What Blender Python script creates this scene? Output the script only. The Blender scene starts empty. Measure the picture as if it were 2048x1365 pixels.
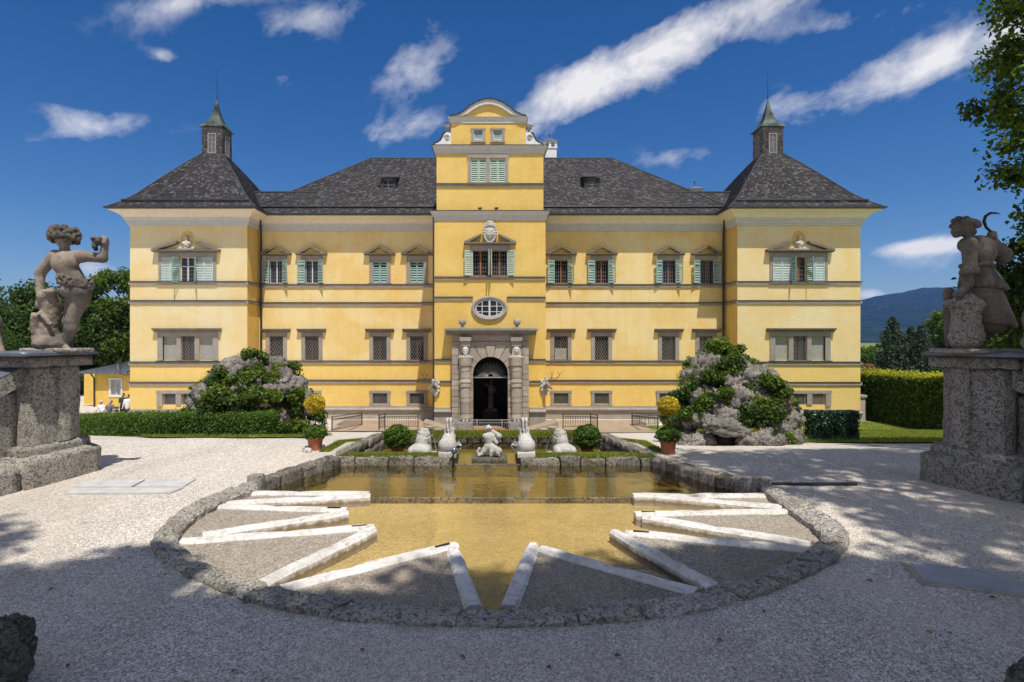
import bpy, math, random
import numpy as np
from mathutils import Vector, Matrix, noise

random.seed(7)
RNG = np.random.default_rng(7)
R = math.radians
SC = bpy.context.scene
COL = SC.collection

# ---------------------------------------------------------------- camera
# photo pixel (2048 wide) -> metres: the camera stands at (0,0,5.2) looking along +Y
F, CX, CY, CZ = 1138.0, 980.0, 682.5, 5.2
cam = bpy.data.cameras.new('camera')
cam.sensor_width = 36.0
cam.sensor_fit = 'HORIZONTAL'
cam.lens = 36.0 * F / 2048.0
cam.shift_x = (1024.0 - CX) / 2048.0
cam.clip_start = 0.1
cam.clip_end = 20000
camo = bpy.data.objects.new('camera', cam)
COL.objects.link(camo)
camo.location = (0, 0, CZ)
camo.rotation_euler = (R(90), 0, 0)
SC.camera = camo

# ---------------------------------------------------------------- sun, sky, exposure
SUNV = Vector((0.30, -1.0, 2.30)).normalized()        # towards the sun
sun = bpy.data.lights.new('sun', 'SUN')
sun.energy = 5.0
sun.angle = R(0.5)
sun.color = (1.0, 0.955, 0.88)
suno = bpy.data.objects.new('sun', sun)
COL.objects.link(suno)
suno.location = (10, -30, 60)
suno.rotation_euler = SUNV.to_track_quat('Z', 'Y').to_euler()
SC.view_settings.view_transform = 'Standard'
SC.view_settings.look = 'None'
SC.view_settings.gamma = 1
SC.view_settings.use_curve_mapping = False
SC.view_settings.exposure = 0.06

world = bpy.data.worlds.new('World')
SC.world = world
world.use_nodes = True
wn = world.node_tree
wn.nodes.clear()
WN, WL_ = wn.nodes, wn.links


def wmath(op, a, b=None, c=None, clamp=False):
    n = WN.new('ShaderNodeMath'); n.operation = op; n.use_clamp = clamp
    for i, v in enumerate((a, b, c)):
        if v is None: continue
        if isinstance(v, (int, float)): n.inputs[i].default_value = v
        else: WL_.new(v, n.inputs[i])
    return n.outputs[0]


def build_sky():
    out = WN.new('ShaderNodeOutputWorld')
    bg = WN.new('ShaderNodeBackground')
    bg.inputs['Strength'].default_value = 0.115
    sky = WN.new('ShaderNodeTexSky')
    sky.sky_type = 'NISHITA'
    sky.sun_disc = False
    sky.sun_elevation = math.asin(SUNV.z)
    sky.sun_rotation = math.atan2(SUNV.x, SUNV.y)
    sky.altitude = 450
    sky.air_density = 1.0
    sky.dust_density = 0.25
    sky.ozone_density = 3.0
    hs = WN.new('ShaderNodeHueSaturation')
    hs.inputs['Saturation'].default_value = 1.36
    hs.inputs['Hue'].default_value = 0.508
    hs.inputs['Value'].default_value = 0.78
    WL_.new(sky.outputs[0], hs.inputs['Color'])
    tc = WN.new('ShaderNodeTexCoord')
    d = tc.outputs['Generated']

    def dot(v):
        n = WN.new('ShaderNodeVectorMath'); n.operation = 'DOT_PRODUCT'
        WL_.new(d, n.inputs[0]); n.inputs[1].default_value = v
        return n.outputs['Value']
    # cirrus streaks run up to the right; stretched, warped noise breaks them up
    mp = WN.new('ShaderNodeMapping'); mp.vector_type = 'TEXTURE'
    mp.inputs['Rotation'].default_value = (0, R(-27), 0)
    mp.inputs['Scale'].default_value = (1.5, 1.1, 0.9)
    WL_.new(d, mp.inputs['Vector'])

    def nz(scale, detail, rough, dist, vec):
        n = WN.new('ShaderNodeTexNoise')
        n.inputs['Scale'].default_value = scale; n.inputs['Detail'].default_value = detail
        n.inputs['Roughness'].default_value = rough; n.inputs['Distortion'].default_value = dist
        WL_.new(vec, n.inputs['Vector'])
        return n.outputs['Fac']
    nA = nz(11.0, 12, 0.60, 0.35, mp.outputs[0])
    nB = nz(42.0, 8, 0.62, 0.4, mp.outputs[0])
    nC = nz(2.2, 4, 0.5, 0.3, mp.outputs[0])
    # clouds seen in the picture: (px, py, half length, half width, tilt, strength)
    blobs = [(1330, 105, 330, 48, 28, .90), (1150, 165, 150, 45, 25, .5), (830, 140, 90, 50, 20, .5), (800, 262, 130, 32, 10, .5),
             (650, 35, 170, 40, 14, .4), (152, 245, 50, 34, -25, .85), (250, 245, 60, 30, 8, .42),
             (330, 112, 36, 16, -15, .5), (560, 155, 48, 22, 0, .34), (1850, 125, 230, 48, 25, .8),
             (1700, 40, 150, 20, 12, .36), (1345, 312, 95, 26, 10, .42), (1842, 494, 74, 17, 6, 1.1),
             (1790, 535, 120, 18, 6, .36), (1742, 590, 26, 11, 0, .8), (190, 540, 45, 22, -15, .75),
             (400, 0, 150, 26, 10, .5), (1540, 215, 50, 44, 60, .3), (85, 278, 40, 16, 0, .3), (880, 20, 70, 40, 20, .25)]
    tot = None
    for px, py, hl, hw, ang, st in blobs:
        c = Vector(((px - CX) / F, 1.0, (CY - py) / F)); k = c.length; c.normalize()
        rt = Vector((0, 1, 0)).cross(Vector((0, 0, 1)))
        rt = (Vector((1, 0, 0)) - c * c.x).normalized()
        up = rt.cross(c).normalized() * -1
        if up.z < 0: up = -up
        a = rt * math.cos(R(ang)) + up * math.sin(R(ang))
        b = up * math.cos(R(ang)) - rt * math.sin(R(ang))
        p = dot(a * (F * k / hl)); q = dot(b * (F * k / hw))
        e = wmath('ADD', wmath('MULTIPLY', p, p), wmath('MULTIPLY', q, q))
        g = wmath('MULTIPLY', wmath('EXPONENT', wmath('MULTIPLY', e, -0.9)), st)
        g = wmath('MULTIPLY', g, wmath('GREATER_THAN', dot(c), 0.0))
        tot = g if tot is None else wmath('ADD', tot, g)
    fb = wmath('ADD', wmath('MULTIPLY', wmath('SUBTRACT', nA, 0.5), 2.3), wmath('MULTIPLY', wmath('SUBTRACT', nB, 0.5), 0.8))
    # blob strength modulated by broken noise; a thin veil of the same noise everywhere else
    core = wmath('ADD', wmath('MULTIPLY', tot, 1.25), wmath('SUBTRACT', fb, 0.36))
    m = wmath('MULTIPLY', wmath('MAXIMUM', core, 0.0), wmath('MINIMUM', wmath('MULTIPLY', tot, 2.2), 1.0))
    veil = wmath('MULTIPLY', wmath('MAXIMUM', wmath('SUBTRACT', wmath('ADD', nA, wmath('MULTIPLY', nC, 0.8)), 1.16), 0.0), 0.8)
    # extra cloud added behind and above the view, to brighten and neutralise the shade
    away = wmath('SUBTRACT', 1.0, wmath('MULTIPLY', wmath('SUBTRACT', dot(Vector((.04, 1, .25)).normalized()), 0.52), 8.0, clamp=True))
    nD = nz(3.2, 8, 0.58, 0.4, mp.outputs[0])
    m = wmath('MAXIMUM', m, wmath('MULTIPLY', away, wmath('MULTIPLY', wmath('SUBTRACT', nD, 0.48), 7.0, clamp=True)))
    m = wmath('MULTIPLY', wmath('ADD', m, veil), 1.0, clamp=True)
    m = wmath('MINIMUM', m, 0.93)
    mix = WN.new('ShaderNodeMixRGB')
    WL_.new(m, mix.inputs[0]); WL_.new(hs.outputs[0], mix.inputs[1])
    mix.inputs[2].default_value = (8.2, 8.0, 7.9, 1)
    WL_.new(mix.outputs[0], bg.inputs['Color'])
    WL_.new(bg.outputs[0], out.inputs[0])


build_sky()

# ---------------------------------------------------------------- pixel helpers


def fx(px, d): return (px - CX) * d / F
def fz(py, d): return CZ - (py - CY) * d / F
GZ = 2.95                                             # level of the gravel round the pond
WZ = 2.79                                             # level of the water
WI = 2.55                                             # level of the lower basin behind the kerbs


def G(px, py, z=GZ):
    d = F * (CZ - z) / (py - CY)
    return (fx(px, d), d)


def sstep(a, b, x):
    t = min(1, max(0, (x - a) / (b - a)))
    return t * t * (3 - 2 * t)


def zt(x, y):
    c = GZ - max(0, y - 12.6) * 0.1445
    r = GZ - max(0, y - 11.5) * 0.1372
    l = GZ - max(0, y - 13.0) * 0.1475
    wr, wl = sstep(3.2, 5.2, x), sstep(3.2, 5.2, -x)
    return max(0.0, c * (1 - wr - wl) + r * wr + l * wl)


# ---------------------------------------------------------------- object helpers
WLOC = {}


def wl(p): return WLOC.get(p.name, Vector((0, 0, 0)))


def link(name, data, parent=None, loc=(0, 0, 0), rot=(0, 0, 0), scale=(1, 1, 1), world=True):
    o = bpy.data.objects.new(name, data)
    COL.objects.link(o)
    o.location = loc; o.rotation_euler = rot
    o.scale = scale if not isinstance(scale, (int, float)) else (scale,) * 3
    if parent is not None:
        o.parent = parent
        if world: o.matrix_parent_inverse = Matrix.Translation(-wl(parent))
    return o


def tag(o, label=None, cat=None, group=None, kind=None):
    if label: o['label'] = label
    if cat: o['category'] = cat
    if group: o['group'] = group
    if kind: o['kind'] = kind
    return o


def thing(name, label, cat, loc=(0, 0, 0), rotz=0, group=None):
    o = link(name, None, None, loc, (0, 0, rotz))
    o.empty_display_size = 0.2
    WLOC[o.name] = Vector(loc)
    return tag(o, label, cat, group)


def copy_tree(o, parent=None):
    c = o.copy(); COL.objects.link(c)
    if parent is not None:
        mpi = o.matrix_parent_inverse.copy(); c.parent = parent; c.matrix_parent_inverse = mpi
    for ch in list(o.children): copy_tree(ch, c)
    return c


def np_mesh(name, verts, faces, mat=None, smooth=False):
    verts = np.asarray(verts, dtype=np.float32); faces = np.asarray(faces, dtype=np.int32)
    me = bpy.data.meshes.new(name)
    n, k = faces.shape
    me.vertices.add(len(verts)); me.vertices.foreach_set('co', verts.ravel())
    me.loops.add(n * k); me.loops.foreach_set('vertex_index', faces.ravel())
    me.polygons.add(n)
    me.polygons.foreach_set('loop_start', np.arange(0, n * k, k, dtype=np.int32))
    me.update(calc_edges=True)
    if smooth: me.polygons.foreach_set('use_smooth', np.ones(n, dtype=bool))
    if mat: me.materials.append(mat)
    return me


class MB:
    def __init__(s): s.v = []; s.f = []

    def add(s, vs, fs):
        b = len(s.v); s.v += [tuple(v) for v in vs]; s.f += [tuple(i + b for i in f) for f in fs]; return s

    def box(s, x0, x1, y0, y1, z0, z1):
        return s.add([(x0, y0, z0), (x1, y0, z0), (x1, y1, z0), (x0, y1, z0), (x0, y0, z1), (x1, y0, z1), (x1, y1, z1), (x0, y1, z1)],
                     [(0, 3, 2, 1), (4, 5, 6, 7), (0, 1, 5, 4), (1, 2, 6, 5), (2, 3, 7, 6), (3, 0, 4, 7)])

    def bbox(s, x0, x1, y0, y1, z0, z1, b=0.02):          # chamfered box
        X, Y, Z = (x0, x1), (y0, y1), (z0, z1); vs = []; idx = {}
        for i in (0, 1):
            for j in (0, 1):
                for k in (0, 1):
                    sx, sy, sz = (b if i == 0 else -b), (b if j == 0 else -b), (b if k == 0 else -b)
                    for ax in range(3):
                        p = [X[i] + sx, Y[j] + sy, Z[k] + sz]; p[ax] = (X[i], Y[j], Z[k])[ax]
                        idx[(i, j, k, ax)] = len(vs); vs.append(p)
        fs = []
        q = lambda *c: [idx[t] for t in c]
        fs.append(q((0, 0, 0, 0), (0, 0, 1, 0), (0, 1, 1, 0), (0, 1, 0, 0))); fs.append(q((1, 0, 0, 0), (1, 1, 0, 0), (1, 1, 1, 0), (1, 0, 1, 0)))
        fs.append(q((0, 0, 0, 1), (1, 0, 0, 1), (1, 0, 1, 1), (0, 0, 1, 1))); fs.append(q((0, 1, 0, 1), (0, 1, 1, 1), (1, 1, 1, 1), (1, 1, 0, 1)))
        fs.append(q((0, 0, 0, 2), (0, 1, 0, 2), (1, 1, 0, 2), (1, 0, 0, 2))); fs.append(q((0, 0, 1, 2), (1, 0, 1, 2), (1, 1, 1, 2), (0, 1, 1, 2)))
        for i in (0, 1):
            for j in (0, 1): fs.append(q((i, j, 0, 0), (i, j, 1, 0), (i, j, 1, 1), (i, j, 0, 1)))
            for k in (0, 1): fs.append(q((i, 0, k, 0), (i, 1, k, 0), (i, 1, k, 2), (i, 0, k, 2)))
        for j in (0, 1):
            for k in (0, 1): fs.append(q((0, j, k, 1), (1, j, k, 1), (1, j, k, 2), (0, j, k, 2)))
        for i in (0, 1):
            for j in (0, 1):
                for k in (0, 1): fs.append(q((i, j, k, 0), (i, j, k, 1), (i, j, k, 2)))
        return s.add(vs, fs)

    def prism(s, pts, y0, y1):                            # polygon in XZ pushed along Y
        n = len(pts)
        vs = [(x, y0, z) for x, z in pts] + [(x, y1, z) for x, z in pts]
        fs = [tuple(range(n)), tuple(range(2 * n - 1, n - 1, -1))] + [((i + 1) % n, i, n + i, n + (i + 1) % n) for i in range(n)]
        return s.add(vs, fs)

    def prismz(s, pts, z0, z1):                           # polygon in XY pushed up
        n = len(pts)
        vs = [(x, y, z0) for x, y in pts] + [(x, y, z1) for x, y in pts]
        fs = [tuple(range(n - 1, -1, -1)), tuple(range(n, 2 * n))] + [(i, (i + 1) % n, n + (i + 1) % n, n + i) for i in range(n)]
        return s.add(vs, fs)

    def prismx(s, pts, x0, x1):                           # polygon in YZ pushed along X
        n = len(pts)
        vs = [(x0, y, z) for y, z in pts] + [(x1, y, z) for y, z in pts]
        fs = [tuple(range(n)), tuple(range(2 * n - 1, n - 1, -1))] + [((i + 1) % n, i, n + i, n + (i + 1) % n) for i in range(n)]
        return s.add(vs, fs)

    def lathe(s, prof, c=(0, 0, 0), n=16, sy=1.0):
        vs = []; fs = []
        for r, z in prof:
            for i in range(n):
                a = 2 * math.pi * i / n
                vs.append((c[0] + r * math.cos(a), c[1] + sy * r * math.sin(a), c[2] + z))
        for j in range(len(prof) - 1):
            for i in range(n):
                fs.append((j * n + i, j * n + (i + 1) % n, (j + 1) * n + (i + 1) % n, (j + 1) * n + i))
        fs.append(tuple(range(n - 1, -1, -1))); m = (len(prof) - 1) * n
        fs.append(tuple(range(m, m + n)))
        return s.add(vs, fs)

    def tube(s, pts, r, n=8):
        pts = [Vector(p) for p in pts]; m = len(pts)
        rs = r if isinstance(r, (list, tuple)) else [r] * m
        vs = []; fs = []; prev = None
        for i, p in enumerate(pts):
            t = (pts[min(i + 1, m - 1)] - pts[max(i - 1, 0)]).normalized()
            if prev is None: u = t.orthogonal().normalized()
            else:
                u = prev - t * prev.dot(t)
                u = u.normalized() if u.length > 1e-6 else t.orthogonal().normalized()
            prev = u; w = t.cross(u)
            for k in range(n):
                a = 2 * math.pi * (k + .5) / n
                vs.append(p + (u * math.cos(a) + w * math.sin(a)) * rs[i])
        for j in range(m - 1):
            for k in range(n): fs.append((j * n + k, j * n + (k + 1) % n, (j + 1) * n + (k + 1) % n, (j + 1) * n + k))
        fs.append(tuple(range(n - 1, -1, -1))); fs.append(tuple(range((m - 1) * n, m * n)))
        return s.add(vs, fs)

    def ball(s, c, r, n=12, m=8):
        if isinstance(r, (int, float)): r = (r,) * 3
        vs = [(c[0], c[1], c[2] - r[2])]; fs = []
        for j in range(1, m):
            ph = -math.pi / 2 + math.pi * j / m
            for i in range(n):
                a = 2 * math.pi * i / n
                vs.append((c[0] + r[0] * math.cos(ph) * math.cos(a), c[1] + r[1] * math.cos(ph) * math.sin(a), c[2] + r[2] * math.sin(ph)))
        vs.append((c[0], c[1], c[2] + r[2])); t = len(vs) - 1
        for i in range(n): fs.append((0, 1 + (i + 1) % n, 1 + i)); fs.append((t, t - n + i, t - n + (i + 1) % n))
        for j in range(m - 2):
            for i in range(n): fs.append((1 + j * n + i, 1 + j * n + (i + 1) % n, 1 + (j + 1) * n + (i + 1) % n, 1 + (j + 1) * n + i))
        return s.add(vs, fs)

    def xf(s, M): s.v = [tuple(M @ Vector(v)) for v in s.v]; return s

    def mesh(s, name, mat=None, smooth=False):
        me = bpy.data.meshes.new(name); me.from_pydata(s.v, [], s.f); me.update()
        if smooth: me.polygons.foreach_set('use_smooth', [True] * len(me.polygons))
        if mat: me.materials.append(mat)
        return me

    def build(s, name, mat=None, parent=None, smooth=False, world=True):
        return link(name, s.mesh(name, mat, smooth), parent, world=world)


def subbox(x0, x1, y0, y1, z0, z1, res, amp, sc=6.0, rnd=0.0, mb=None):
    """box with subdivided faces, edges rounded and the surface roughened by noise"""
    mb = mb or MB()
    lo, hi = Vector((x0, y0, z0)), Vector((x1, y1, z1)); ce = (lo + hi) / 2; hf = (hi - lo) / 2

    def warp(p):
        if rnd:
            q = Vector([max(-hf[i] + rnd, min(hf[i] - rnd, p[i] - ce[i])) for i in range(3)])
            dd = (p - ce) - q
            if dd.length > 1e-6: p = ce + q + dd.normalized() * rnd
        n = noise.noise_vector(p * sc) * amp + noise.noise_vector(p * sc * 2.7) * (amp * .5)
        return p + n
    for ax in range(3):
        a, b = (ax + 1) % 3, (ax + 2) % 3
        na, nb = max(1, round(2 * hf[a] / res)), max(1, round(2 * hf[b] / res))
        for side in (0, 1):
            vs = []
            for i in range(na + 1):
                for j in range(nb + 1):
                    p = Vector((0, 0, 0)); p[ax] = (lo, hi)[side][ax]
                    p[a] = lo[a] + 2 * hf[a] * i / na; p[b] = lo[b] + 2 * hf[b] * j / nb
                    vs.append(warp(p))
            fs = []
            for i in range(na):
                for j in range(nb):
                    q = (i * (nb + 1) + j, (i + 1) * (nb + 1) + j, (i + 1) * (nb + 1) + j + 1, i * (nb + 1) + j + 1)
                    fs.append(q if side else q[::-1])
            mb.add(vs, fs)
    return mb


def strip_stone(inner, outer, zt_, zb, amp=0.012, sc=7.0, res=0.07):
    """one kerb stone between two matching short polylines (plan), top zt_, bottom zb"""
    mb = MB()
    inner = [Vector((p[0], p[1], 0)) for p in inner]; outer = [Vector((p[0], p[1], 0)) for p in outer]
    n = len(inner)
    rings = []
    w = (inner[0] - outer[0]).length
    nw = max(2, round(w / res)); nh = max(2, round((zt_ - zb) / res))
    for k in range(n):
        a, b = outer[k], inner[k]; ring = []
        for j in range(nh): ring.append(a.lerp(b, 0) + Vector((0, 0, zb + (zt_ - zb) * j / nh)))
        for j in range(nw + 1):
            t = j / nw; edge = 0.03 if j in (0, nw) else 0
            ring.append(a.lerp(b, t) + Vector((0, 0, zt_ - edge)))
        for j in range(nh): ring.append(b + Vector((0, 0, zt_ - (zt_ - zb) * (j + 1) / nh)))
        rings.append(ring)
    m = len(rings[0])
    mid = sum((p for r in rings for p in r), Vector()) / (n * m)
    vs = []
    for k, r in enumerate(rings):
        for p in r:
            q = p + noise.noise_vector(p * sc) * amp * 1.6 + noise.noise_vector(p * sc * 3) * amp
            if k in (0, n - 1): q = q.lerp(Vector((mid.x, mid.y, q.z)), 0.012)
            vs.append(q)
    fs = []
    for k in range(n - 1):
        for j in range(m - 1): fs.append((k * m + j, k * m + j + 1, (k + 1) * m + j + 1, (k + 1) * m + j))
    fs.append(tuple(range(m - 1, -1, -1))); fs.append(tuple(range((n - 1) * m, n * m)))
    mb.add(vs, fs)
    return mb


def resample(pts, step):
    pts = [Vector(p) for p in pts]
    # Catmull-Rom then even spacing
    sm = []
    for i in range(len(pts) - 1):
        p0, p1, p2, p3 = pts[max(i - 1, 0)], pts[i], pts[i + 1], pts[min(i + 2, len(pts) - 1)]
        for k in range(8):
            t = k / 8
            sm.append(0.5 * ((2 * p1) + (p2 - p0) * t + (2 * p0 - 5 * p1 + 4 * p2 - p3) * t * t + (3 * p1 - p0 - 3 * p2 + p3) * t ** 3))
    sm.append(pts[-1])
    L = [0]
    for a, b in zip(sm, sm[1:]): L.append(L[-1] + (b - a).length)
    n = max(2, round(L[-1] / step)); out = []; j = 0
    for i in range(n + 1):
        s = L[-1] * i / n
        while j < len(sm) - 2 and L[j + 1] < s: j += 1
        t = (s - L[j]) / max(1e-9, L[j + 1] - L[j])
        out.append(sm[j].lerp(sm[j + 1], t))
    return out


# ---------------------------------------------------------------- implicit shapes for sculpture
def _nz(P, s):
    x, y, z = P[..., 0] * s, P[..., 1] * s, P[..., 2] * s
    return (np.sin(x * 1.7 + 1.3 * np.sin(y * 1.1 + z)) + np.sin(y * 2.1 + 1.7 * np.sin(z * .9 + x)) + np.sin(z * 1.9 + 1.1 * np.sin(x * 1.3 + y))) / 3


def sdf_mesh(name, prims, vox, k=0.04, mat=None, rough=0.0, rs=30.0):
    """union of blended capsules ('c',a,b,ra,rb), ellipsoids ('e',centre,radii[,rotation]) and boxes ('b',centre,half,round)"""
    lo = np.full(3, 1e9); hi = np.full(3, -1e9)
    for p in prims:
        if p[0].startswith('-'): continue
        if p[0] == 'c':
            for q, r in ((p[1], p[3]), (p[2], p[4])): lo = np.minimum(lo, np.array(q) - r); hi = np.maximum(hi, np.array(q) + r)
        elif p[0] == 'e':
            m = max(p[2]); lo = np.minimum(lo, np.array(p[1]) - m); hi = np.maximum(hi, np.array(p[1]) + m)
        else: lo = np.minimum(lo, np.array(p[1]) - np.array(p[2])); hi = np.maximum(hi, np.array(p[1]) + np.array(p[2]))
    lo -= vox * 3 + rough; hi += vox * 3 + rough
    n = np.ceil((hi - lo) / vox).astype(int) + 1
    ax = [lo[i] + np.arange(n[i]) * vox for i in range(3)]
    P = np.stack(np.meshgrid(*ax, indexing='ij'), -1).astype(np.float32)
    D = np.full(P.shape[:3], 1e3, dtype=np.float32)
    for p in prims:
        kk = k; carve = p[0].startswith('-')
        if carve: p = (p[0][1:],) + tuple(p[1:])
        if p[0] == 'c':
            a, b = np.array(p[1], np.float32), np.array(p[2], np.float32); ba = b - a
            h = np.clip(((P - a) @ ba) / max(1e-9, float(ba @ ba)), 0, 1)
            d = np.linalg.norm(P - a - h[..., None] * ba, axis=-1) - (p[3] + (p[4] - p[3]) * h)
            if len(p) > 5: kk = p[5]
        elif p[0] == 'e':
            Q = P - np.array(p[1], np.float32)
            if len(p) > 3 and p[3] is not None:
                from mathutils import Euler
                Q = Q @ np.array(Euler([R(t) for t in p[3]]).to_matrix(), np.float32)
            r = np.array(p[2], np.float32)
            k0 = np.linalg.norm(Q / r, axis=-1); k1 = np.linalg.norm(Q / (r * r), axis=-1)
            d = k0 * (k0 - 1) / np.maximum(k1, 1e-6)
            if len(p) > 4: kk = p[4]
        else:
            q = np.abs(P - np.array(p[1], np.float32)) - (np.array(p[2], np.float32) - p[3])
            d = np.linalg.norm(np.maximum(q, 0), axis=-1) + np.minimum(q.max(-1), 0) - p[3]
        if carve:
            h = np.clip(0.5 - 0.5 * (D + d) / kk, 0, 1); D = D * (1 - h) - d * h + kk * h * (1 - h); continue
        h = np.clip(0.5 + 0.5 * (D - d) / kk, 0, 1)
        D = D * (1 - h) + d * h - kk * h * (1 - h)
    if rough: D = D + rough * (_nz(P, rs) + .5 * _nz(P, rs * 2.3))
    return surface_nets(name, D, lo, vox, mat)


def surface_nets(name, D, lo, vox, mat=None):
    S = D < 0
    nx, ny, nz_ = D.shape
    acc = np.zeros((nx - 1, ny - 1, nz_ - 1, 3), np.float32); cnt = np.zeros((nx - 1, ny - 1, nz_ - 1), np.float32)
    cs = lambda o: tuple(slice(o[i], D.shape[i] - 1 + o[i]) for i in range(3))
    for axis in range(3):
        for u in (0, 1):
            for w in (0, 1):
                o0 = [0, 0, 0]; o0[(axis + 1) % 3] = u; o0[(axis + 2) % 3] = w
                o1 = list(o0); o1[axis] = 1
                d0, d1 = D[cs(o0)], D[cs(o1)]
                m = (d0 < 0) != (d1 < 0)
                t = np.where(m, d0 / np.where(m, d0 - d1, 1), 0)
                for i in range(3): acc[..., i] += m * (o0[i] + (t if i == axis else 0))
                cnt += m
    act = cnt > 0
    idx = np.full(act.shape, -1, np.int64); idx[act] = np.arange(act.sum())
    base = np.argwhere(act)
    V = (base + acc[act] / cnt[act][:, None]) * vox + lo
    Fs = []
    for axis in range(3):
        a1, a2 = (axis + 1) % 3, (axis + 2) % 3
        s0 = [slice(1, -1)] * 3; s0[axis] = slice(0, -1); s1 = list(s0); s1[axis] = slice(1, None)
        m0, m1 = S[tuple(s0)], S[tuple(s1)]
        for flip in (0, 1):
            e = np.argwhere((m0 & ~m1) if flip == 0 else (~m0 & m1))
            if not len(e): continue
            off = np.ones(3, int); off[axis] = 0
            e = e + off
            q = []
            for da, db in ((-1, -1), (0, -1), (0, 0), (-1, 0)):
                c = e.copy(); c[:, a1] += da; c[:, a2] += db
                q.append(idx[c[:, 0], c[:, 1], c[:, 2]])
            q = np.stack(q, 1)
            Fs.append(q if flip == 0 else q[:, ::-1])
    return np_mesh(name, V, np.concatenate(Fs), mat, True)


# ---------------------------------------------------------------- leaves
def leaf_quads(pts, size, out=None, bias=0.6, up=0.35, aspect=0.62, fold=0.18, rng=RNG, droop=0.0):
    N = len(pts)
    n = rng.normal(size=(N, 3))
    n /= np.linalg.norm(n, axis=1, keepdims=True)
    if out is not None: n = n + out * bias
    n[:, 2] += up
    n /= np.linalg.norm(n, axis=1, keepdims=True) + 1e-9
    t = rng.normal(size=(N, 3)); t[:, 2] -= droop
    t -= n * (t * n).sum(1, keepdims=True); t /= np.linalg.norm(t, axis=1, keepdims=True) + 1e-9
    b = np.cross(n, t)
    L = (size * rng.uniform(0.6, 1.25, N))[:, None]
    A = pts - t * L * .5; C = pts + t * L * .5
    B = pts + b * L * aspect * .5 + n * L * fold; Dd = pts - b * L * aspect * .5 + n * L * fold
    V = np.stack([A, B, C, Dd], 1).reshape(-1, 3)
    return V, np.arange(4 * N).reshape(N, 4)


def clump_points(centres, radii, per, rng=RNG, shell=0.55):
    P = []; O = []
    for c, r in zip(centres, radii):
        u = rng.normal(size=(per, 3)); u /= np.linalg.norm(u, axis=1, keepdims=True)
        rad = (shell + (1 - shell) * rng.uniform(size=per)) ** 1.0
        P.append(np.array(c) + u * (rad * r)[:, None] * np.array([1, 1, .8])); O.append(u)
    return np.concatenate(P), np.concatenate(O)


def foliage(name, P, size, mat, parent=None, world=True, **kw):
    V, Fq = leaf_quads(P, size, **kw)
    return link(name, np_mesh(name, V, Fq, mat), parent, world=world)


# ---------------------------------------------------------------- materials
class Mt:
    def __init__(s, name):
        s.m = bpy.data.materials.new(name); s.m.use_nodes = True
        s.t = s.m.node_tree; s.N = s.t.nodes; s.L = s.t.links
        s.b = s.N['Principled BSDF']; s.out = s.N['Material Output']
        s.geo = s.N.new('ShaderNodeNewGeometry')

    def pos(s, scale=(1, 1, 1), rot=(0, 0, 0)):
        mp = s.N.new('ShaderNodeMapping'); mp.inputs['Scale'].default_value = scale; mp.inputs['Rotation'].default_value = rot
        s.L.new(s.geo.outputs['Position'], mp.inputs['Vector']); return mp.outputs[0]

    def noise(s, scale, detail=4, rough=.55, dist=0, vec=None):
        n = s.N.new('ShaderNodeTexNoise'); n.inputs['Scale'].default_value = scale; n.inputs['Detail'].default_value = detail
        n.inputs['Roughness'].default_value = rough; n.inputs['Distortion'].default_value = dist
        s.L.new(vec if vec is not None else s.geo.outputs['Position'], n.inputs['Vector']); return n.outputs['Fac']

    def voro(s, scale, out='Distance', feature='F1', vec=None, rnd=1.0):
        n = s.N.new('ShaderNodeTexVoronoi'); n.feature = feature; n.inputs['Scale'].default_value = scale; n.inputs['Randomness'].default_value = rnd
        s.L.new(vec if vec is not None else s.geo.outputs['Position'], n.inputs['Vector']); return n.outputs[out]

    def ramp(s, fac, stops):
        n = s.N.new('ShaderNodeValToRGB'); e = n.color_ramp.elements
        while len(e) < len(stops): e.new(0.5)
        for i, (p, c) in enumerate(stops):
            e[i].position = p; e[i].color = (c, c, c, 1) if isinstance(c, (int, float)) else (*c, 1)
        s.L.new(fac, n.inputs[0]); return n.outputs[0]

    def mix(s, fac, a, b, mode='MIX'):
        n = s.N.new('ShaderNodeMixRGB'); n.blend_type = mode
        for i, v in enumerate((fac, a, b)):
            if isinstance(v, (int, float)): n.inputs[i].default_value = v if i == 0 else (v, v, v, 1)
            elif isinstance(v, tuple): n.inputs[i].default_value = (*v, 1)
            else: s.L.new(v, n.inputs[i])
        return n.outputs[0]

    def math(s, op, a, b=0.0, clamp=False):
        n = s.N.new('ShaderNodeMath'); n.operation = op; n.use_clamp = clamp
        for i, v in enumerate((a, b)):
            if isinstance(v, (int, float)): n.inputs[i].default_value = v
            else: s.L.new(v, n.inputs[i])
        return n.outputs[0]

    def bump(s, h, strength=.5, dist=.02, prev=None):
        n = s.N.new('ShaderNodeBump'); n.inputs['Strength'].default_value = strength; n.inputs['Distance'].default_value = dist
        s.L.new(h, n.inputs['Height'])
        if prev is not None: s.L.new(prev, n.inputs['Normal'])
        return n.outputs[0]

    def fin(s, col, rough=.8, nrm=None, metal=0, spec=.3):
        if isinstance(col, tuple): s.b.inputs['Base Color'].default_value = (*col, 1)
        else: s.L.new(col, s.b.inputs['Base Color'])
        if isinstance(rough, (int, float)): s.b.inputs['Roughness'].default_value = rough
        else: s.L.new(rough, s.b.inputs['Roughness'])
        s.b.inputs['Metallic'].default_value = metal; s.b.inputs['Specular IOR Level'].default_value = spec
        if nrm is not None: s.L.new(nrm, s.b.inputs['Normal'])
        return s.m


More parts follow.
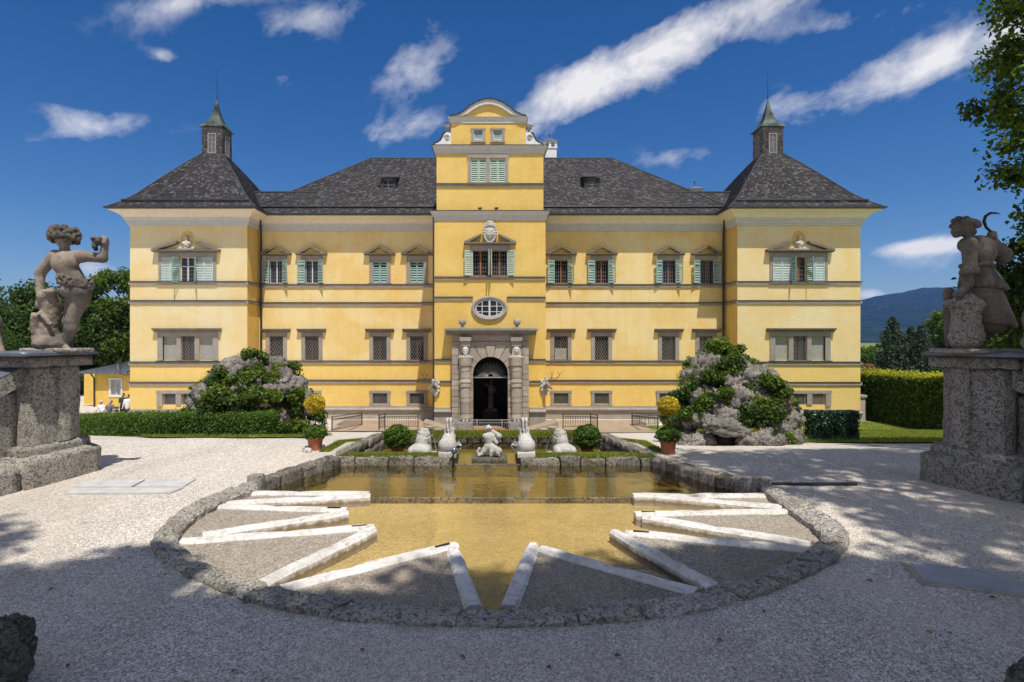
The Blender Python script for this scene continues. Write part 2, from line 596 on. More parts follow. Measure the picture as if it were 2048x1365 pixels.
def zfac(m, z0, z1):
    sp = m.N.new('ShaderNodeSeparateXYZ'); m.L.new(m.geo.outputs['Position'], sp.inputs[0])
    mr = m.N.new('ShaderNodeMapRange'); mr.inputs[1].default_value = z0; mr.inputs[2].default_value = z1
    m.L.new(sp.outputs[2], mr.inputs[0]); return mr.outputs[0]


def stucco(name, hi, lo, stain):
    m = Mt(name)
    patch = m.ramp(m.noise(.35, 6, .6, .6), [(.40, 0), (.60, 1)])
    fine = m.noise(2.2, 6, .65, .3)
    up = zfac(m, 3.75, 3.95)
    base = m.mix(up, lo, hi)
    col = m.mix(m.math('MULTIPLY', patch, .62), base, stain)
    # runs of darker wash below ledges and eaves
    run = m.ramp(m.noise(1.0, 5, .6, 0, m.pos((2.4, 2.4, .18))), [(.50, 0), (.72, 1)])
    col = m.mix(m.math('MULTIPLY', run, .5), col, stain)
    col = m.mix(m.ramp(fine, [(.35, .0), (.8, .28)]), col, tuple(min(1, c * 1.15 + .05) for c in hi))
    dirt = m.ramp(m.noise(.9, 7, .7, 1.2), [(.62, 0), (.82, .35)])
    col = m.mix(dirt, col, (.42, .30, .14))
    h = m.noise(9, 6, .62, 1.2, m.pos((1, 1, 2.2)))
    n = m.bump(h, .8, .04)
    return m.fin(col, .92, n, spec=.15)


def stone(name, c1, c2, pit=(.05, .045, .04), scale=1.0, pits=.5, bump=.8, rnd=.25, moss=None, spec=.2):
    m = Mt(name)
    big = m.noise(1.6 * scale, 5, .6, .4)
    col = m.mix(m.ramp(big, [(.3, 0), (.7, 1)]), c1, c2)
    grain = m.noise(38 * scale, 4, .7)
    col = m.mix(.75, col, m.ramp(grain, [(.25, .35), (.5, .85), (.75, 1.15)]), 'MULTIPLY')
    v = m.noise(34 * scale, 3, .6, .9)
    pm = m.ramp(v, [(.35, 1), (.45, 0)])
    v2 = m.noise(11 * scale, 6, .72, .5)
    pm2 = m.ramp(v2, [(.33, .85), (.42, 0)])
    allp = m.mix(1.0, pm, pm2, 'LIGHTEN')
    col = m.mix(m.math('MULTIPLY', allp, pits), col, pit)
    oi = m.N.new('ShaderNodeObjectInfo')
    col = m.mix(rnd, col, m.ramp(oi.outputs['Random'], [(0, .55), (1, 1.35)]), 'MULTIPLY')
    if moss is not None:
        mm = m.ramp(m.noise(2.3, 5, .65, .5), [(.52, 0), (.70, .7)])
        col = m.mix(mm, col, moss)
    h = m.math('SUBTRACT', grain, m.math('MULTIPLY', allp, 1.4))
    n = m.bump(h, bump, .02)
    return m.fin(col, .9, n, spec=spec)


def plain(name, c, rough=.6, metal=0, var=.12, sc=3, bump=0, bs=30, spec=.3):
    m = Mt(name)
    v = m.noise(sc, 5, .6, .3)
    d = tuple(x * (1 - var * 1.6) for x in c); l = tuple(min(1, x * (1 + var)) for x in c)
    col = m.mix(m.ramp(v, [(.3, 0), (.7, 1)]), d, l)
    n = m.bump(m.noise(bs, 4, .6), bump, .01) if bump else None
    return m.fin(col, rough, n, metal, spec)


def leafmat(name, c1, c2, c3, trans=.35, spec=.25, rough=.5):
    m = Mt(name)
    r = m.geo.outputs['Random Per Island']
    col = m.ramp(r, [(0, c1), (.55, c2), (1, c3)])
    big = m.noise(.9, 3, .5)
    col = m.mix(.5, col, m.ramp(big, [(.3, .6), (.7, 1.3)]), 'MULTIPLY')
    m.fin(col, rough, spec=spec)
    tr = m.N.new('ShaderNodeBsdfTranslucent')
    tc = m.mix(1.0, col, (1.25, 1.3, .45), 'MULTIPLY'); m.L.new(tc, tr.inputs['Color'])
    mx = m.N.new('ShaderNodeMixShader'); mx.inputs[0].default_value = trans
    m.L.new(m.b.outputs[0], mx.inputs[1]); m.L.new(tr.outputs[0], mx.inputs[2]); m.L.new(mx.outputs[0], m.out.inputs[0])
    return m.m


def shinglemat(name, c1, c2, c3):
    m = Mt(name)
    col = m.ramp(m.geo.outputs['Random Per Island'], [(0, c1), (.7, c2), (.88, tuple((a + b) / 2 for a, b in zip(c2, c3))), (1, c3)])
    col = m.mix(.4, col, m.ramp(m.noise(.8, 6, .65, .5), [(.3, .6), (.7, 1.25)]), 'MULTIPLY')
    col = m.mix(.5, col, m.ramp(m.noise(22, 3, .6, 0, m.pos((1, 1, .25))), [(.3, .6), (.7, 1.2)]), 'MULTIPLY')
    return m.fin(col, .75, m.bump(m.noise(40, 3, .6), .3, .01), spec=.3)


def gravelmat(name, c_lo, c_hi, tint):
    m = Mt(name)
    v = m.voro(80, 'Color')
    bw = m.N.new('ShaderNodeRGBToBW'); m.L.new(v, bw.inputs[0])
    col = m.ramp(bw.outputs[0], [(.08, c_lo), (.5, tuple((a + b) / 2 for a, b in zip(c_lo, c_hi))), (.92, c_hi)])
    v2 = m.voro(27, 'Color'); bw2 = m.N.new('ShaderNodeRGBToBW'); m.L.new(v2, bw2.inputs[0])
    col = m.mix(.3, col, m.ramp(bw2.outputs[0], [(.1, .55), (.9, 1.35)]), 'MULTIPLY')
    big = m.noise(.5, 6, .62, .4)
    col = m.mix(m.ramp(big, [(.42, 0), (.72, .55)]), col, tint)
    track = m.noise(.9, 7, .66, .8, m.pos((1, .4, 1)))
    col = m.mix(.6, col, m.ramp(track, [(.34, .76), (.5, 1.0), (.68, 1.14)]), 'MULTIPLY')
    d = m.voro(80, 'Distance'); d2 = m.voro(27, 'Distance')
    h = m.math('ADD', m.math('MULTIPLY', d, -1.0), m.math('MULTIPLY', d2, -.7))
    n = m.bump(h, .9, .012, m.bump(m.noise(1.7, 5, .6), .5, .05))
    return m.fin(col, .95, n, spec=.15)


def watermat(name, tint, rip=7.0, strength=.12, ior=1.4):
    m = Mt(name)
    m.N.remove(m.b)
    n1 = m.noise(rip, 3, .55, .5, m.pos((.8, 1.6, 1)))
    n2 = m.noise(rip * 3.6, 2, .5, .4, m.pos((.9, 1.7, 1)))
    nn = m.bump(n2, strength * .5, .012, m.bump(n1, strength, .05))
    fr = m.N.new('ShaderNodeFresnel'); fr.inputs['IOR'].default_value = ior; m.L.new(nn, fr.inputs['Normal'])
    gl = m.N.new('ShaderNodeBsdfGlossy'); gl.inputs['Roughness'].default_value = .03; m.L.new(nn, gl.inputs['Normal'])
    tr = m.N.new('ShaderNodeBsdfTransparent'); tr.inputs['Color'].default_value = (*tint, 1)
    mx = m.N.new('ShaderNodeMixShader'); m.L.new(fr.outputs[0], mx.inputs[0]); m.L.new(tr.outputs[0], mx.inputs[1]); m.L.new(gl.outputs[0], mx.inputs[2])
    m.L.new(mx.outputs[0], m.out.inputs[0])
    return m.m


M = {}
M['stucco'] = stucco('stucco_yellow', (.80, .645, .325), (.82, .575, .155), (.75, .465, .11))
M['stucco_pale'] = stucco('stucco_pale_yellow', (.75, .63, .37), (.79, .545, .145), (.74, .53, .20))
M['stucco_deep'] = stucco('stucco_deep_yellow', (.745, .525, .165), (.81, .55, .125), (.66, .40, .075))
M['trim'] = stone('grey_limestone_trim', (.36, .31, .26), (.46, .41, .35), pits=.45, scale=1.3, bump=.5)
M['trim_dark'] = stone('weathered_hood_stone', (.20, .165, .13), (.30, .26, .21), pits=.5, scale=1.2, bump=.5)
M['portal'] = stone('portal_stone', (.40, .33, .25), (.50, .44, .36), pits=.35, scale=1.1, bump=.5, rnd=.4)
M['plinth'] = stone('plinth_stone', (.42, .36, .29), (.52, .46, .38), pits=.3, scale=.9, bump=.5)
M['tufa'] = stone('conglomerate', (.35, .31, .26), (.50, .455, .39), pits=.55, scale=1.0, bump=1.0, rnd=.2)
M['rim'] = stone('pond_rim_stone', (.42, .38, .32), (.58, .53, .46), pits=.62, scale=1.15, bump=1.0, rnd=.4, moss=(.16, .14, .07))
M['wallstone'] = stone('basin_wall_stone', (.20, .175, .135), (.40, .355, .29), pits=.75, scale=.8, bump=1.0, rnd=.5, moss=(.10, .10, .03))
M['rock'] = stone('tufa_boulder', (.17, .15, .13), (.39, .355, .315), pit=(.06, .055, .05), pits=.6, scale=.8, bump=1.0, rnd=.35)
M['rock_moss'] = stone('mossy_boulder', (.12, .115, .09), (.24, .22, .17), pits=.6, scale=.8, bump=1.0, rnd=.2, moss=(.06, .065, .02))
M['marble'] = stone('white_marble', (.66, .63, .60), (.80, .78, .75), pit=(.35, .32, .29), pits=.3, scale=.9, bump=.25, rnd=.12, spec=.35)
def barmat():
    m = Mt('worn_marble')
    col = m.mix(m.ramp(m.noise(2.2, 6, .65, .4), [(.35, 0), (.65, 1)]), (.56, .52, .46), (.76, .73, .69))
    col = m.mix(m.ramp(m.noise(16, 6, .7, .6), [(.48, 0), (.66, .7)]), col, (.33, .29, .24))
    wet = m.math('ADD', zfac(m, 2.945, 2.85), m.math('MULTIPLY', m.math('SUBTRACT', m.noise(9, 4, .6), .5), 1.6))
    col = m.mix(m.ramp(wet, [(.35, 0), (.75, .85)]), col, (.20, .155, .09))
    return m.fin(col, .75, m.bump(m.noise(30, 5, .65), .5, .012), spec=.3)


M['bar'] = barmat()
M['statue_white'] = stone('weathered_marble', (.46, .43, .38), (.66, .63, .58), pit=(.16, .14, .11), pits=.55, scale=1.4, bump=.35, rnd=.1)
M['statue_grey'] = stone('dark_weathered_sandstone', (.43, .345, .27), (.11, .10, .095), pit=(.07, .06, .05), pits=.35, scale=.9, bump=.25, rnd=.05)
M['statue_dark'] = stone('dark_sandstone', (.26, .215, .17), (.07, .065, .06), pit=(.05, .045, .04), pits=.5, scale=1.0, bump=.4, rnd=.05)
M['paleslab'] = plain('pale_slab', (.50, .485, .46), .85, var=.12, sc=5, bump=.3)
M['white'] = plain('white_render', (.74, .73, .70), .85, var=.06, bump=.15)
M['soffit'] = plain('cream_soffit', (.78, .70, .54), .9, var=.06)
M['cornice'] = plain('grey_white_cornice', (.55, .54, .51), .85, var=.06)
M['slate'] = plain('dark_sheet_metal', (.055, .055, .06), .45, .3, var=.2)
M['lead'] = plain('blue_grey_lead', (.15, .17, .20), .45, .3, var=.15)
M['iron'] = plain('wrought_iron', (.035, .035, .04), .45, .5, var=.2)
M['iron_light'] = plain('grey_painted_iron', (.30, .295, .28), .5, .2, var=.1)
M['copper'] = plain('oxidised_copper', (.075, .095, .08), .55, .3, var=.6, sc=1.4)
M['shutter'] = plain('pale_green_shutter', (.26, .385, .35), .65, var=.1, sc=5)
M['shutter_pale'] = plain('bleached_blue_shutter', (.46, .58, .56), .65, var=.08, sc=5)
M['shutter_mint'] = plain('mint_shutter', (.42, .52, .42), .65, var=.08, sc=5)
M['sash'] = plain('white_sash', (.62, .62, .61), .6, var=.05)
M['sash_brown'] = plain('brown_sash', (.30, .145, .065), .6, var=.15)
M['muntin'] = plain('thin_glazing_bar', (.26, .26, .27), .6)
M['hatch'] = plain('galvanised_plate', (.44, .44, .44), .5, 0, var=.12)
M['glass'] = plain('dark_window_glass', (.012, .011, .012), .08, 0, var=.3, sc=2, spec=.6)
M['curtain'] = plain('pale_curtain', (.45, .45, .42), .9)
M['woodpanel'] = plain('grey_wood_panel', (.34, .33, .29), .85, var=.22, sc=9)
M['wallmoss'] = stone('mossy_wall_stone', (.12, .11, .075), (.25, .22, .165), pits=.7, scale=.8, bump=1.0, rnd=.4, moss=(.09, .10, .025))
M['sash_dark'] = plain('dark_brown_sash', (.13, .06, .03), .6, var=.15)
M['inside'] = plain('interior_shade', (.035, .028, .022), .95, var=.3)  # shade inside the portal and the cave, put into the colour
M['shingle'] = shinglemat('wood_shingle', (.030, .028, .028), (.058, .055, .055), (.17, .165, .165))
M['shingle_light'] = shinglemat('turret_shingle', (.10, .09, .085), (.20, .185, .175), (.36, .34, .33))
M['roofbase'] = plain('roof_boards', (.04, .037, .036), .9)
M['gravel'] = gravelmat('pale_gravel', (.23, .195, .155), (.95, .87, .765), (.61, .525, .42))
M['bedgravel'] = gravelmat('shaded_bed_gravel', (.17, .14, .105), (.54, .475, .39), (.34, .275, .20))  # part of the beds' shade is put into this darker colour
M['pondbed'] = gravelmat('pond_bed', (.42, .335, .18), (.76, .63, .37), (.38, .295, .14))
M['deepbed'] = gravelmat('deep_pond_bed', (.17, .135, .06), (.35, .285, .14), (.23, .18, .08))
M['water'] = watermat('pond_water', (.95, .91, .77), 5.0, .09, 1.6)
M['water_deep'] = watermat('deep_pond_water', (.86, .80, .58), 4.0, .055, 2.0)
M['terracotta'] = plain('terracotta', (.40, .135, .06), .75, var=.15, bump=.15)
M['brownpath'] = gravelmat('brown_path', (.24, .17, .11), (.50, .40, .30), (.33, .23, .15))
M['soil'] = plain('soil', (.06, .04, .025), .95)
M['bark'] = stone('bark', (.10, .08, .06), (.17, .14, .11), pits=.6, scale=1.0, bump=1.0)
M['grass'] = leafmat('grass_blades', (.12, .16, .02), (.21, .25, .032), (.33, .33, .07), .3)
M['lawn'] = plain('lawn_turf', (.17, .215, .028), .95, var=.3, sc=4, bump=.6, bs=60)
M['lf_dark'] = leafmat('leaf_dark', (.022, .048, .010), (.050, .098, .018), (.11, .17, .032), .35)
M['lf_mid'] = leafmat('leaf_mid', (.036, .072, .010), (.085, .145, .020), (.17, .24, .04), .4)
M['lf_light'] = leafmat('leaf_light', (.055, .095, .012), (.12, .18, .025), (.22, .29, .05), .4)
M['lf_box'] = leafmat('leaf_box', (.030, .070, .010), (.080, .150, .018), (.17, .26, .04), .35)
M['lf_yellow'] = leafmat('leaf_yellow', (.34, .24, .015), (.62, .46, .03), (.80, .66, .10), .35)
M['lf_ivy'] = leafmat('leaf_ivy', (.012, .036, .012), (.028, .075, .024), (.075, .145, .055), .2, .5, .35)
M['lf_con'] = leafmat('leaf_conifer', (.020, .038, .018), (.045, .070, .030), (.10, .135, .06), .2)
M['lf_hedge'] = leafmat('leaf_hornbeam', (.026, .056, .007), (.065, .12, .014), (.20, .27, .035), .4)
M['lf_tip'] = leafmat('leaf_hornbeam_tip', (.26, .30, .02), (.46, .46, .04), (.60, .56, .10), .45)
M['twig'] = plain('hedge_core', (.020, .024, .010), .95)
M['spray'] = plain('spray', (.85, .87, .88), .3)
M['skin'] = plain('skin', (.50, .32, .24), .6)
# ================================================================ ground, pond and basin
RT = GZ + 0.065                                        # top of the pond rim
outer_px = [(508, 958), (430, 985), (370, 1012), (322, 1050), (303, 1085), (332, 1118), (420, 1162), (520, 1196), (650, 1221), (800, 1234),
            (980, 1239), (1150, 1235), (1300, 1224), (1420, 1206), (1540, 1171), (1640, 1128), (1696, 1085), (1692, 1056), (1648, 1020), (1590, 990), (1519, 968)]
inner_px = [(516, 974), (446, 1000), (402, 1022), (366, 1053), (356, 1082), (388, 1107), (450, 1138), (545, 1170), (665, 1194), (805, 1206),
            (980, 1210), (1148, 1206), (1288, 1194), (1398, 1177), (1500, 1149), (1586, 1113), (1636, 1082), (1636, 1058), (1600, 1030), (1556, 1000), (1528, 980)]
rim_out = [Vector((*G(px, py, RT), 0)) for px, py in outer_px]
rim_in = [Vector((*G(px, py, RT), 0)) for px, py in inner_px]
BK = 14.75                                            # far wall of the basin
bankL = [Vector((*G(512, 965), 0)), Vector((*G(585, 940), 0)), Vector((-2.98, 11.0, 0))]
bankR = [Vector((*G(1522, 974), 0)), Vector((*G(1420, 946), 0)), Vector((3.22, 11.0, 0))]
inL = [Vector((-2.98, 11.5, 0)), Vector((-2.75, BK, 0))]
inR = [Vector((3.08, 11.5, 0)), Vector((2.83, BK, 0))]
poly = [a.lerp(b, .5) for a, b in zip(rim_out, rim_in)]
poly = list(reversed(poly))                           # right end ... left end
poly = resample([(p.x, p.y, 0) for p in poly], .3)
pond_poly = poly + bankL + inL + list(reversed(inR)) + list(reversed(bankR))
dig = poly + bankL + [Vector((-3.12, 11.5, 0)), Vector((-2.90, BK + .16, 0)), Vector((2.98, BK + .16, 0)), Vector((3.22, 11.5, 0))] + list(reversed(bankR))
PPX = np.array([p.x for p in dig]); PPY = np.array([p.y for p in dig])


def in_pond(X, Y):
    ins = np.zeros(X.shape, bool); n = len(PPX); j = n - 1
    for i in range(n):
        c = ((PPY[i] > Y) != (PPY[j] > Y)) & (X < (PPX[j] - PPX[i]) * (Y - PPY[i]) / (PPY[j] - PPY[i] + 1e-12) + PPX[i])
        ins ^= c; j = i
    return ins


def build_ground():
    xs = np.concatenate([[-9000, -3000, -900, -300, -120, -60, -40], np.arange(-30, -7.5, 1.5), np.arange(-7.5, 7.5, .125), np.arange(7.5, 30, 1.5), [30, 40, 60, 120, 300, 900, 3000, 9000]])
    ys = np.concatenate([[-300, -90, -40, -15, -6, 0, 2], np.arange(3.5, 15, .125), np.arange(15, 36, 1.0), [36, 38, 42, 46, 52, 60, 80, 120, 300, 900, 3000, 9000]])
    X, Y = np.meshgrid(xs, ys, indexing='ij')
    Z = np.vectorize(zt)(X, Y)
    und = np.vectorize(lambda a, b: noise.noise(Vector((a * .5, b * .5, 0))) * .02 + noise.noise(Vector((a * 1.9, b * 1.9, 3))) * .006)(X, Y)
    Z = Z + und * (Y < 40)
    Z[in_pond(X, Y)] = 2.15
    nx, ny = X.shape
    V = np.stack([X, Y, Z], -1).reshape(-1, 3)
    i, j = np.meshgrid(np.arange(nx - 1), np.arange(ny - 1), indexing='ij')
    a = (i * ny + j).ravel()
    Fq = np.stack([a, a + ny, a + ny + 1, a + 1], 1)
    g = link('ground', np_mesh('ground', V, Fq, M['gravel'], True))
    tag(g, kind='structure')


build_ground()


def sheet(name, pts, z, mat, kind='structure'):
    mb = MB()
    if sum(a[0] * b[1] - b[0] * a[1] for a, b in zip(pts, pts[1:] + pts[:1])) < 0: pts = pts[::-1]
    if callable(z): vs = [(p[0], p[1], z(p[0], p[1])) for p in pts]
    else: vs = [(p[0], p[1], z) for p in pts]
    mb.add(vs, [tuple(range(len(vs)))])
    o = mb.build(name, mat); tag(o, kind=kind); return o


# star bars: (outer end px) -> (tip px); tips point into the water
bars_px = [((484, 984), (735, 984)), ((431, 1004), (737, 989)), ((414, 1009), (690, 1017)), ((405, 1066), (691, 1023)),
           ((362, 1079), (744, 1051)), ((524, 1161), (744, 1056)), ((562, 1172), (908, 1086)), ((947, 1209), (905, 1091)),
           ((1018, 1209), (1066, 1087)), ((1392, 1179), (1086, 1095)), ((1432, 1171), (1230, 1060)), ((1622, 1096), (1256, 1062)),
           ((1622, 1084), (1292, 1031)), ((1589, 1019), (1274, 1025)), ((1583, 1013), (1292, 987)), ((1536, 989), (1270, 988))]
BZ = GZ + 0.01
bars = [(Vector((*G(*a, BZ), 0)), Vector((*G(*b, BZ), 0))) for a, b in bars_px]

# water over the whole pond, pale silty bed below it
WN_ = 2.875                                            # shallow sheet inside the star, above the sill
YW = F * (CZ - WN_) / (997 - CY)


def clip_y(pts, y, keep_below):
    out = []
    for a, b in zip(pts, pts[1:] + pts[:1]):
        ia, ib = (a[1] <= y) == keep_below, (b[1] <= y) == keep_below
        if ia: out.append(a)
        if ia != ib: t = (y - a[1]) / (b[1] - a[1]); out.append((a[0] + (b[0] - a[0]) * t, y))
    return out


wp = [(p.x, p.y) for p in pond_poly]
near_p, far_p = clip_y(wp, YW, True), clip_y(wp, YW, False)
sheet('water', near_p, WN_, M['water']); sheet('pond_bed', near_p, 2.80, M['pondbed'])
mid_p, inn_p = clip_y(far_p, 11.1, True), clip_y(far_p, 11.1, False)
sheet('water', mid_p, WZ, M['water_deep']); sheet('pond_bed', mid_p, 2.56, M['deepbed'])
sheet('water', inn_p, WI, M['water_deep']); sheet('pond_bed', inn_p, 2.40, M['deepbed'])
for i in range(0, 16, 2):                              # gravel beds between each pair of bars
    a0, a1 = bars[i]; b0, b1 = bars[i + 1]
    tip = (a1 + b1) / 2
    mid = (a0 + b0) / 2
    c = Vector((0, 9.0, 0))
    ext = lambda p: p + (p - tip).normalized() * .22
    rimmid = ext(mid) + (mid - tip).normalized() * (.12 if i in (2, 4, 6, 8, 10, 12) else 0)
    mb = MB(); pts = [tip, ext(a0), rimmid, ext(b0)]
    if (pts[1] - pts[0]).cross(pts[2] - pts[0]).z < 0: pts = pts[::-1]
    mb.prismz([(p.x, p.y) for p in pts], 2.4, GZ - .035)
    tag(mb.build('gravel_bed', M['bedgravel']), kind='structure')

pond = thing('star_pond', 'sunken pond with rough stone rim and white marble bars laid in a star', 'pond', (0, 8, GZ))
# rim stones
n_st = 30
ro = resample([tuple(p) for p in rim_out], .055); ri0 = resample([tuple(p) for p in rim_in], .055)
N_ = len(ro) - 1
ri = [ri0[round(i * (len(ri0) - 1) / N_)] for i in range(N_ + 1)]
cuts = [0]
rr = random.Random(3)
while cuts[-1] < N_: cuts.append(min(N_, cuts[-1] + rr.randint(9, 19)))
if cuts[-1] - cuts[-2] < 3: cuts.pop(-2)
for a, b in zip(cuts, cuts[1:]):
    hz = rr.uniform(-.018, .02)
    st = strip_stone(ri[a:b + 1], ro[a:b + 1], RT + hz, 2.5, amp=.014, sc=9, res=.05)
    st.build('rim_stone', M['rim'], pond, smooth=False)
# marble bars with a worn bevelled section and a joint part-way
for i, (a, b) in enumerate(bars):
    d = (b - a); L = d.length; t = d / L
    w = .078
    mb = MB(); nseg = max(6, int(L / .16)); vs = []; fs = []
    prof = [(-w, -.30), (-w, -.035), (-w + .03, 0), (w - .03, 0), (w, -.035), (w, -.30)]
    s = Vector((t.y, -t.x, 0))
    joint = rr.uniform(.35, .65)
    for k in range(nseg + 1):
        f = k / nseg; p = a + d * f
        if k == nseg: p = p + t * .03
        for u, z in prof:
            tw = 1.0 if k < nseg else .75
            q = p + s * u * tw + Vector((0, 0, BZ + z))
            q += noise.noise_vector(q * 2.5) * .009 + noise.noise_vector(q * 16) * .005
            if abs(f - joint) < .5 / nseg and z > -.02: q.z -= .015
            vs.append(q)
    m_ = len(prof)
    for k in range(nseg):
        for j in range(m_ - 1): fs.append((k * m_ + j, (k + 1) * m_ + j, (k + 1) * m_ + j + 1, k * m_ + j + 1))
    fs.append(tuple(range(m_))); fs.append(tuple(range(nseg * m_ + m_ - 1, nseg * m_ - 1, -1)))
    mb.add(vs, fs)
    mb.build('marble_bar', M['bar'], pond)
# low sill across the water and its iron clamps on the bar tips
w0, w1 = G(700, 997, WN_), G(1300, 997, WN_)
mb = subbox(w0[0], w1[0], YW - .012, YW + .03, 2.5, WN_ + .006, .2, .004)
mb.build('weir_sill', M['wallstone'], pond)
for i in (2, 4, 6, 11, 13):
    a, b = bars[i]; t = (b - a).normalized(); p = b - t * .15
    MB().box(-.09, .09, -.014, .014, 0, .016).xf(Matrix.Translation((p.x, p.y, BZ - .004)) @ Matrix.Rotation(math.atan2(t.y, t.x), 4, 'Z')).build('iron_clamp', M['iron'], pond)
# banks of the middle basin
for bank, sd in ((bankL, -1), (bankR, 1)):
    pts = resample([tuple(p) for p in bank], .1)
    o = []
    for k, p in enumerate(pts):
        t = (pts[min(k + 1, len(pts) - 1)] - pts[max(k - 1, 0)]).normalized()
        nrm = Vector((t.y, -t.x, 0))
        if nrm.x * sd < 0: nrm = -nrm
        o.append(nrm)
    out_ = [p + n * .17 for p, n in zip(pts, o)]; in_ = [p - n * .12 for p, n in zip(pts, o)]
    if sd > 0: pass
    k = 0
    while k < len(pts) - 2:
        e = min(len(pts) - 1, k + rr.randint(3, 6))
        if len(pts) - 1 - e < 2: e = len(pts) - 1
        A, B = (in_[k:e + 1], out_[k:e + 1])
        if sd < 0: A, B = A[::-1], B[::-1]
        strip_stone(A, B, GZ + rr.uniform(.0, .05), 2.45, amp=.022, sc=6).build('bank_stone', M['wallstone'], pond, smooth=True)
        k = e
# upright end stones of the rim
for px, py in ((512, 968), (1523, 976)):
    x, y = G(px, py)
    subbox(x - .12, x + .12, y - .1, y + .1, 2.6, GZ + .16, .06, .012, rnd=.04).build('end_stone', M['tufa'], pond, smooth=True)

# ---- basin behind, with its walls
basin = thing('fountain_basin', 'rectangular fountain basin with rubble walls behind the white lions', 'basin', (0, 12.5, GZ))


def rubble_wall(p0, p1, z0, ztop, thick, parent, courses, seed, side=1, mat='wallstone'):
    r_ = random.Random(seed)
    p0, p1 = Vector((*p0, 0)), Vector((*p1, 0)); L = (p1 - p0).length; t = (p1 - p0) / L; n = Vector((-t.y, t.x, 0)) * side
    ang = math.atan2(t.y, t.x)
    for c in range(courses):
        s = 0
        while s < L - .05:
            w = min(r_.uniform(.22, .5), L - s)
            if L - s - w < .15: w = L - s
            z_a = lambda q: (z0 + (ztop(q / L) - z0) * c / courses, z0 + (ztop(q / L) - z0) * (c + 1) / courses)
            za, zb = z_a(s + w / 2)
            pr = r_.uniform(-.02, .03)
            mb = subbox(.008, w - .008, -pr, thick, za + .006, zb - .004, .06, .028, sc=6, rnd=.05)
            M4 = Matrix.Translation(p0 + t * s) @ Matrix.Rotation(ang, 4, 'Z')
            if side < 0: M4 = M4 @ Matrix.Scale(-1, 4, (0, 1, 0))
            mb.xf(M4)
            if side < 0: mb.f = [f[::-1] for f in mb.f]
            mb.build('wall_stone', M[mat], parent, smooth=True)
            s += w


rubble_wall((-2.98, 11.45), (-2.75, BK), 2.3, lambda f: GZ + .01 - .14 * f, .26, basin, 3, 11, 1)
rubble_wall((3.08, 11.45), (2.83, BK), 2.3, lambda f: GZ + .01 - .14 * f, .26, basin, 3, 12, -1)
rubble_wall((-2.80, BK), (2.88, BK), 2.3, lambda f: GZ - .20, .3, basin, 2, 13, 1, 'wallmoss')
subbox(-.72, .58, 11.06, 11.16, 2.3, WZ + .004, .1, .006).build('overflow_sill', M['wallmoss'], basin)
# kerbs carrying the lions and horses: stone front, turf top
for x0, x1, sd in ((-3.08, -.72, 21), (.58, 3.32, 22)):
    r_ = random.Random(sd); s = x0
    while s < x1 - .02:
        w = min(r_.uniform(.4, .8), x1 - s)
        if x1 - s - w < .25: w = x1 - s
        subbox(s + .005, s + w - .005, 11.0, 11.16, 2.5, GZ - .005 + r_.uniform(-.03, .02), .05, .03, sc=6, rnd=.04).build('kerb_stone', M['wallstone'], basin, smooth=True)
        s += w
    MB().prismx([(11.165, 2.3), (11.165, GZ - .03), (11.4, GZ - .05), (13.5, 2.52), (13.5, 2.3)][::-1], x0 + .01, x1 - .01).build('turf_bed', M['soil'], basin)


def turf(name, region, n, zfun, size=.06, mat='grass', rng=RNG):
    """short grass blades over a region given as a sampler(n)->(x,y)"""
    xy = region(n); n = len(xy)
    z = np.array([zfun(a, b) for a, b in xy])
    a = rng.uniform(0, 2 * np.pi, n); h = size * rng.uniform(.5, 1.3, n); w = size * .16
    base = np.stack([xy[:, 0], xy[:, 1], z - .004], 1)
    side = np.stack([np.cos(a) * w, np.sin(a) * w, np.zeros(n)], 1)
    lean = np.stack([rng.normal(0, .35, n) * h, rng.normal(0, .35, n) * h, h], 1)
    V = np.stack([base - side, base + side, base + lean], 1).reshape(-1, 3)
    o = link(name, np_mesh(name, V, np.arange(3 * n).reshape(n, 3), M[mat]))
    return o


def rect_region(x0, x1, y0, y1): return lambda n: np.stack([RNG.uniform(x0, x1, n), RNG.uniform(y0, y1, n)], 1)


def poly_region(pts, dens=None):
    P = np.array(pts); lo, hi = P.min(0), P.max(0)

    def f(n):
        q = RNG.uniform(lo, hi, (n * 3, 2)); ins = np.zeros(len(q), bool); j = len(P) - 1
        for i in range(len(P)):
            c = ((P[i, 1] > q[:, 1]) != (P[j, 1] > q[:, 1])) & (q[:, 0] < (P[j, 0] - P[i, 0]) * (q[:, 1] - P[i, 1]) / (P[j, 1] - P[i, 1] + 1e-12) + P[i, 0])
            ins ^= c; j = i
        return q[ins][:n]
    return f


def tslope(a, b): return GZ - .035 if b < 11.4 else GZ - .05 - (b - 11.4) * (.38 / 2.1)


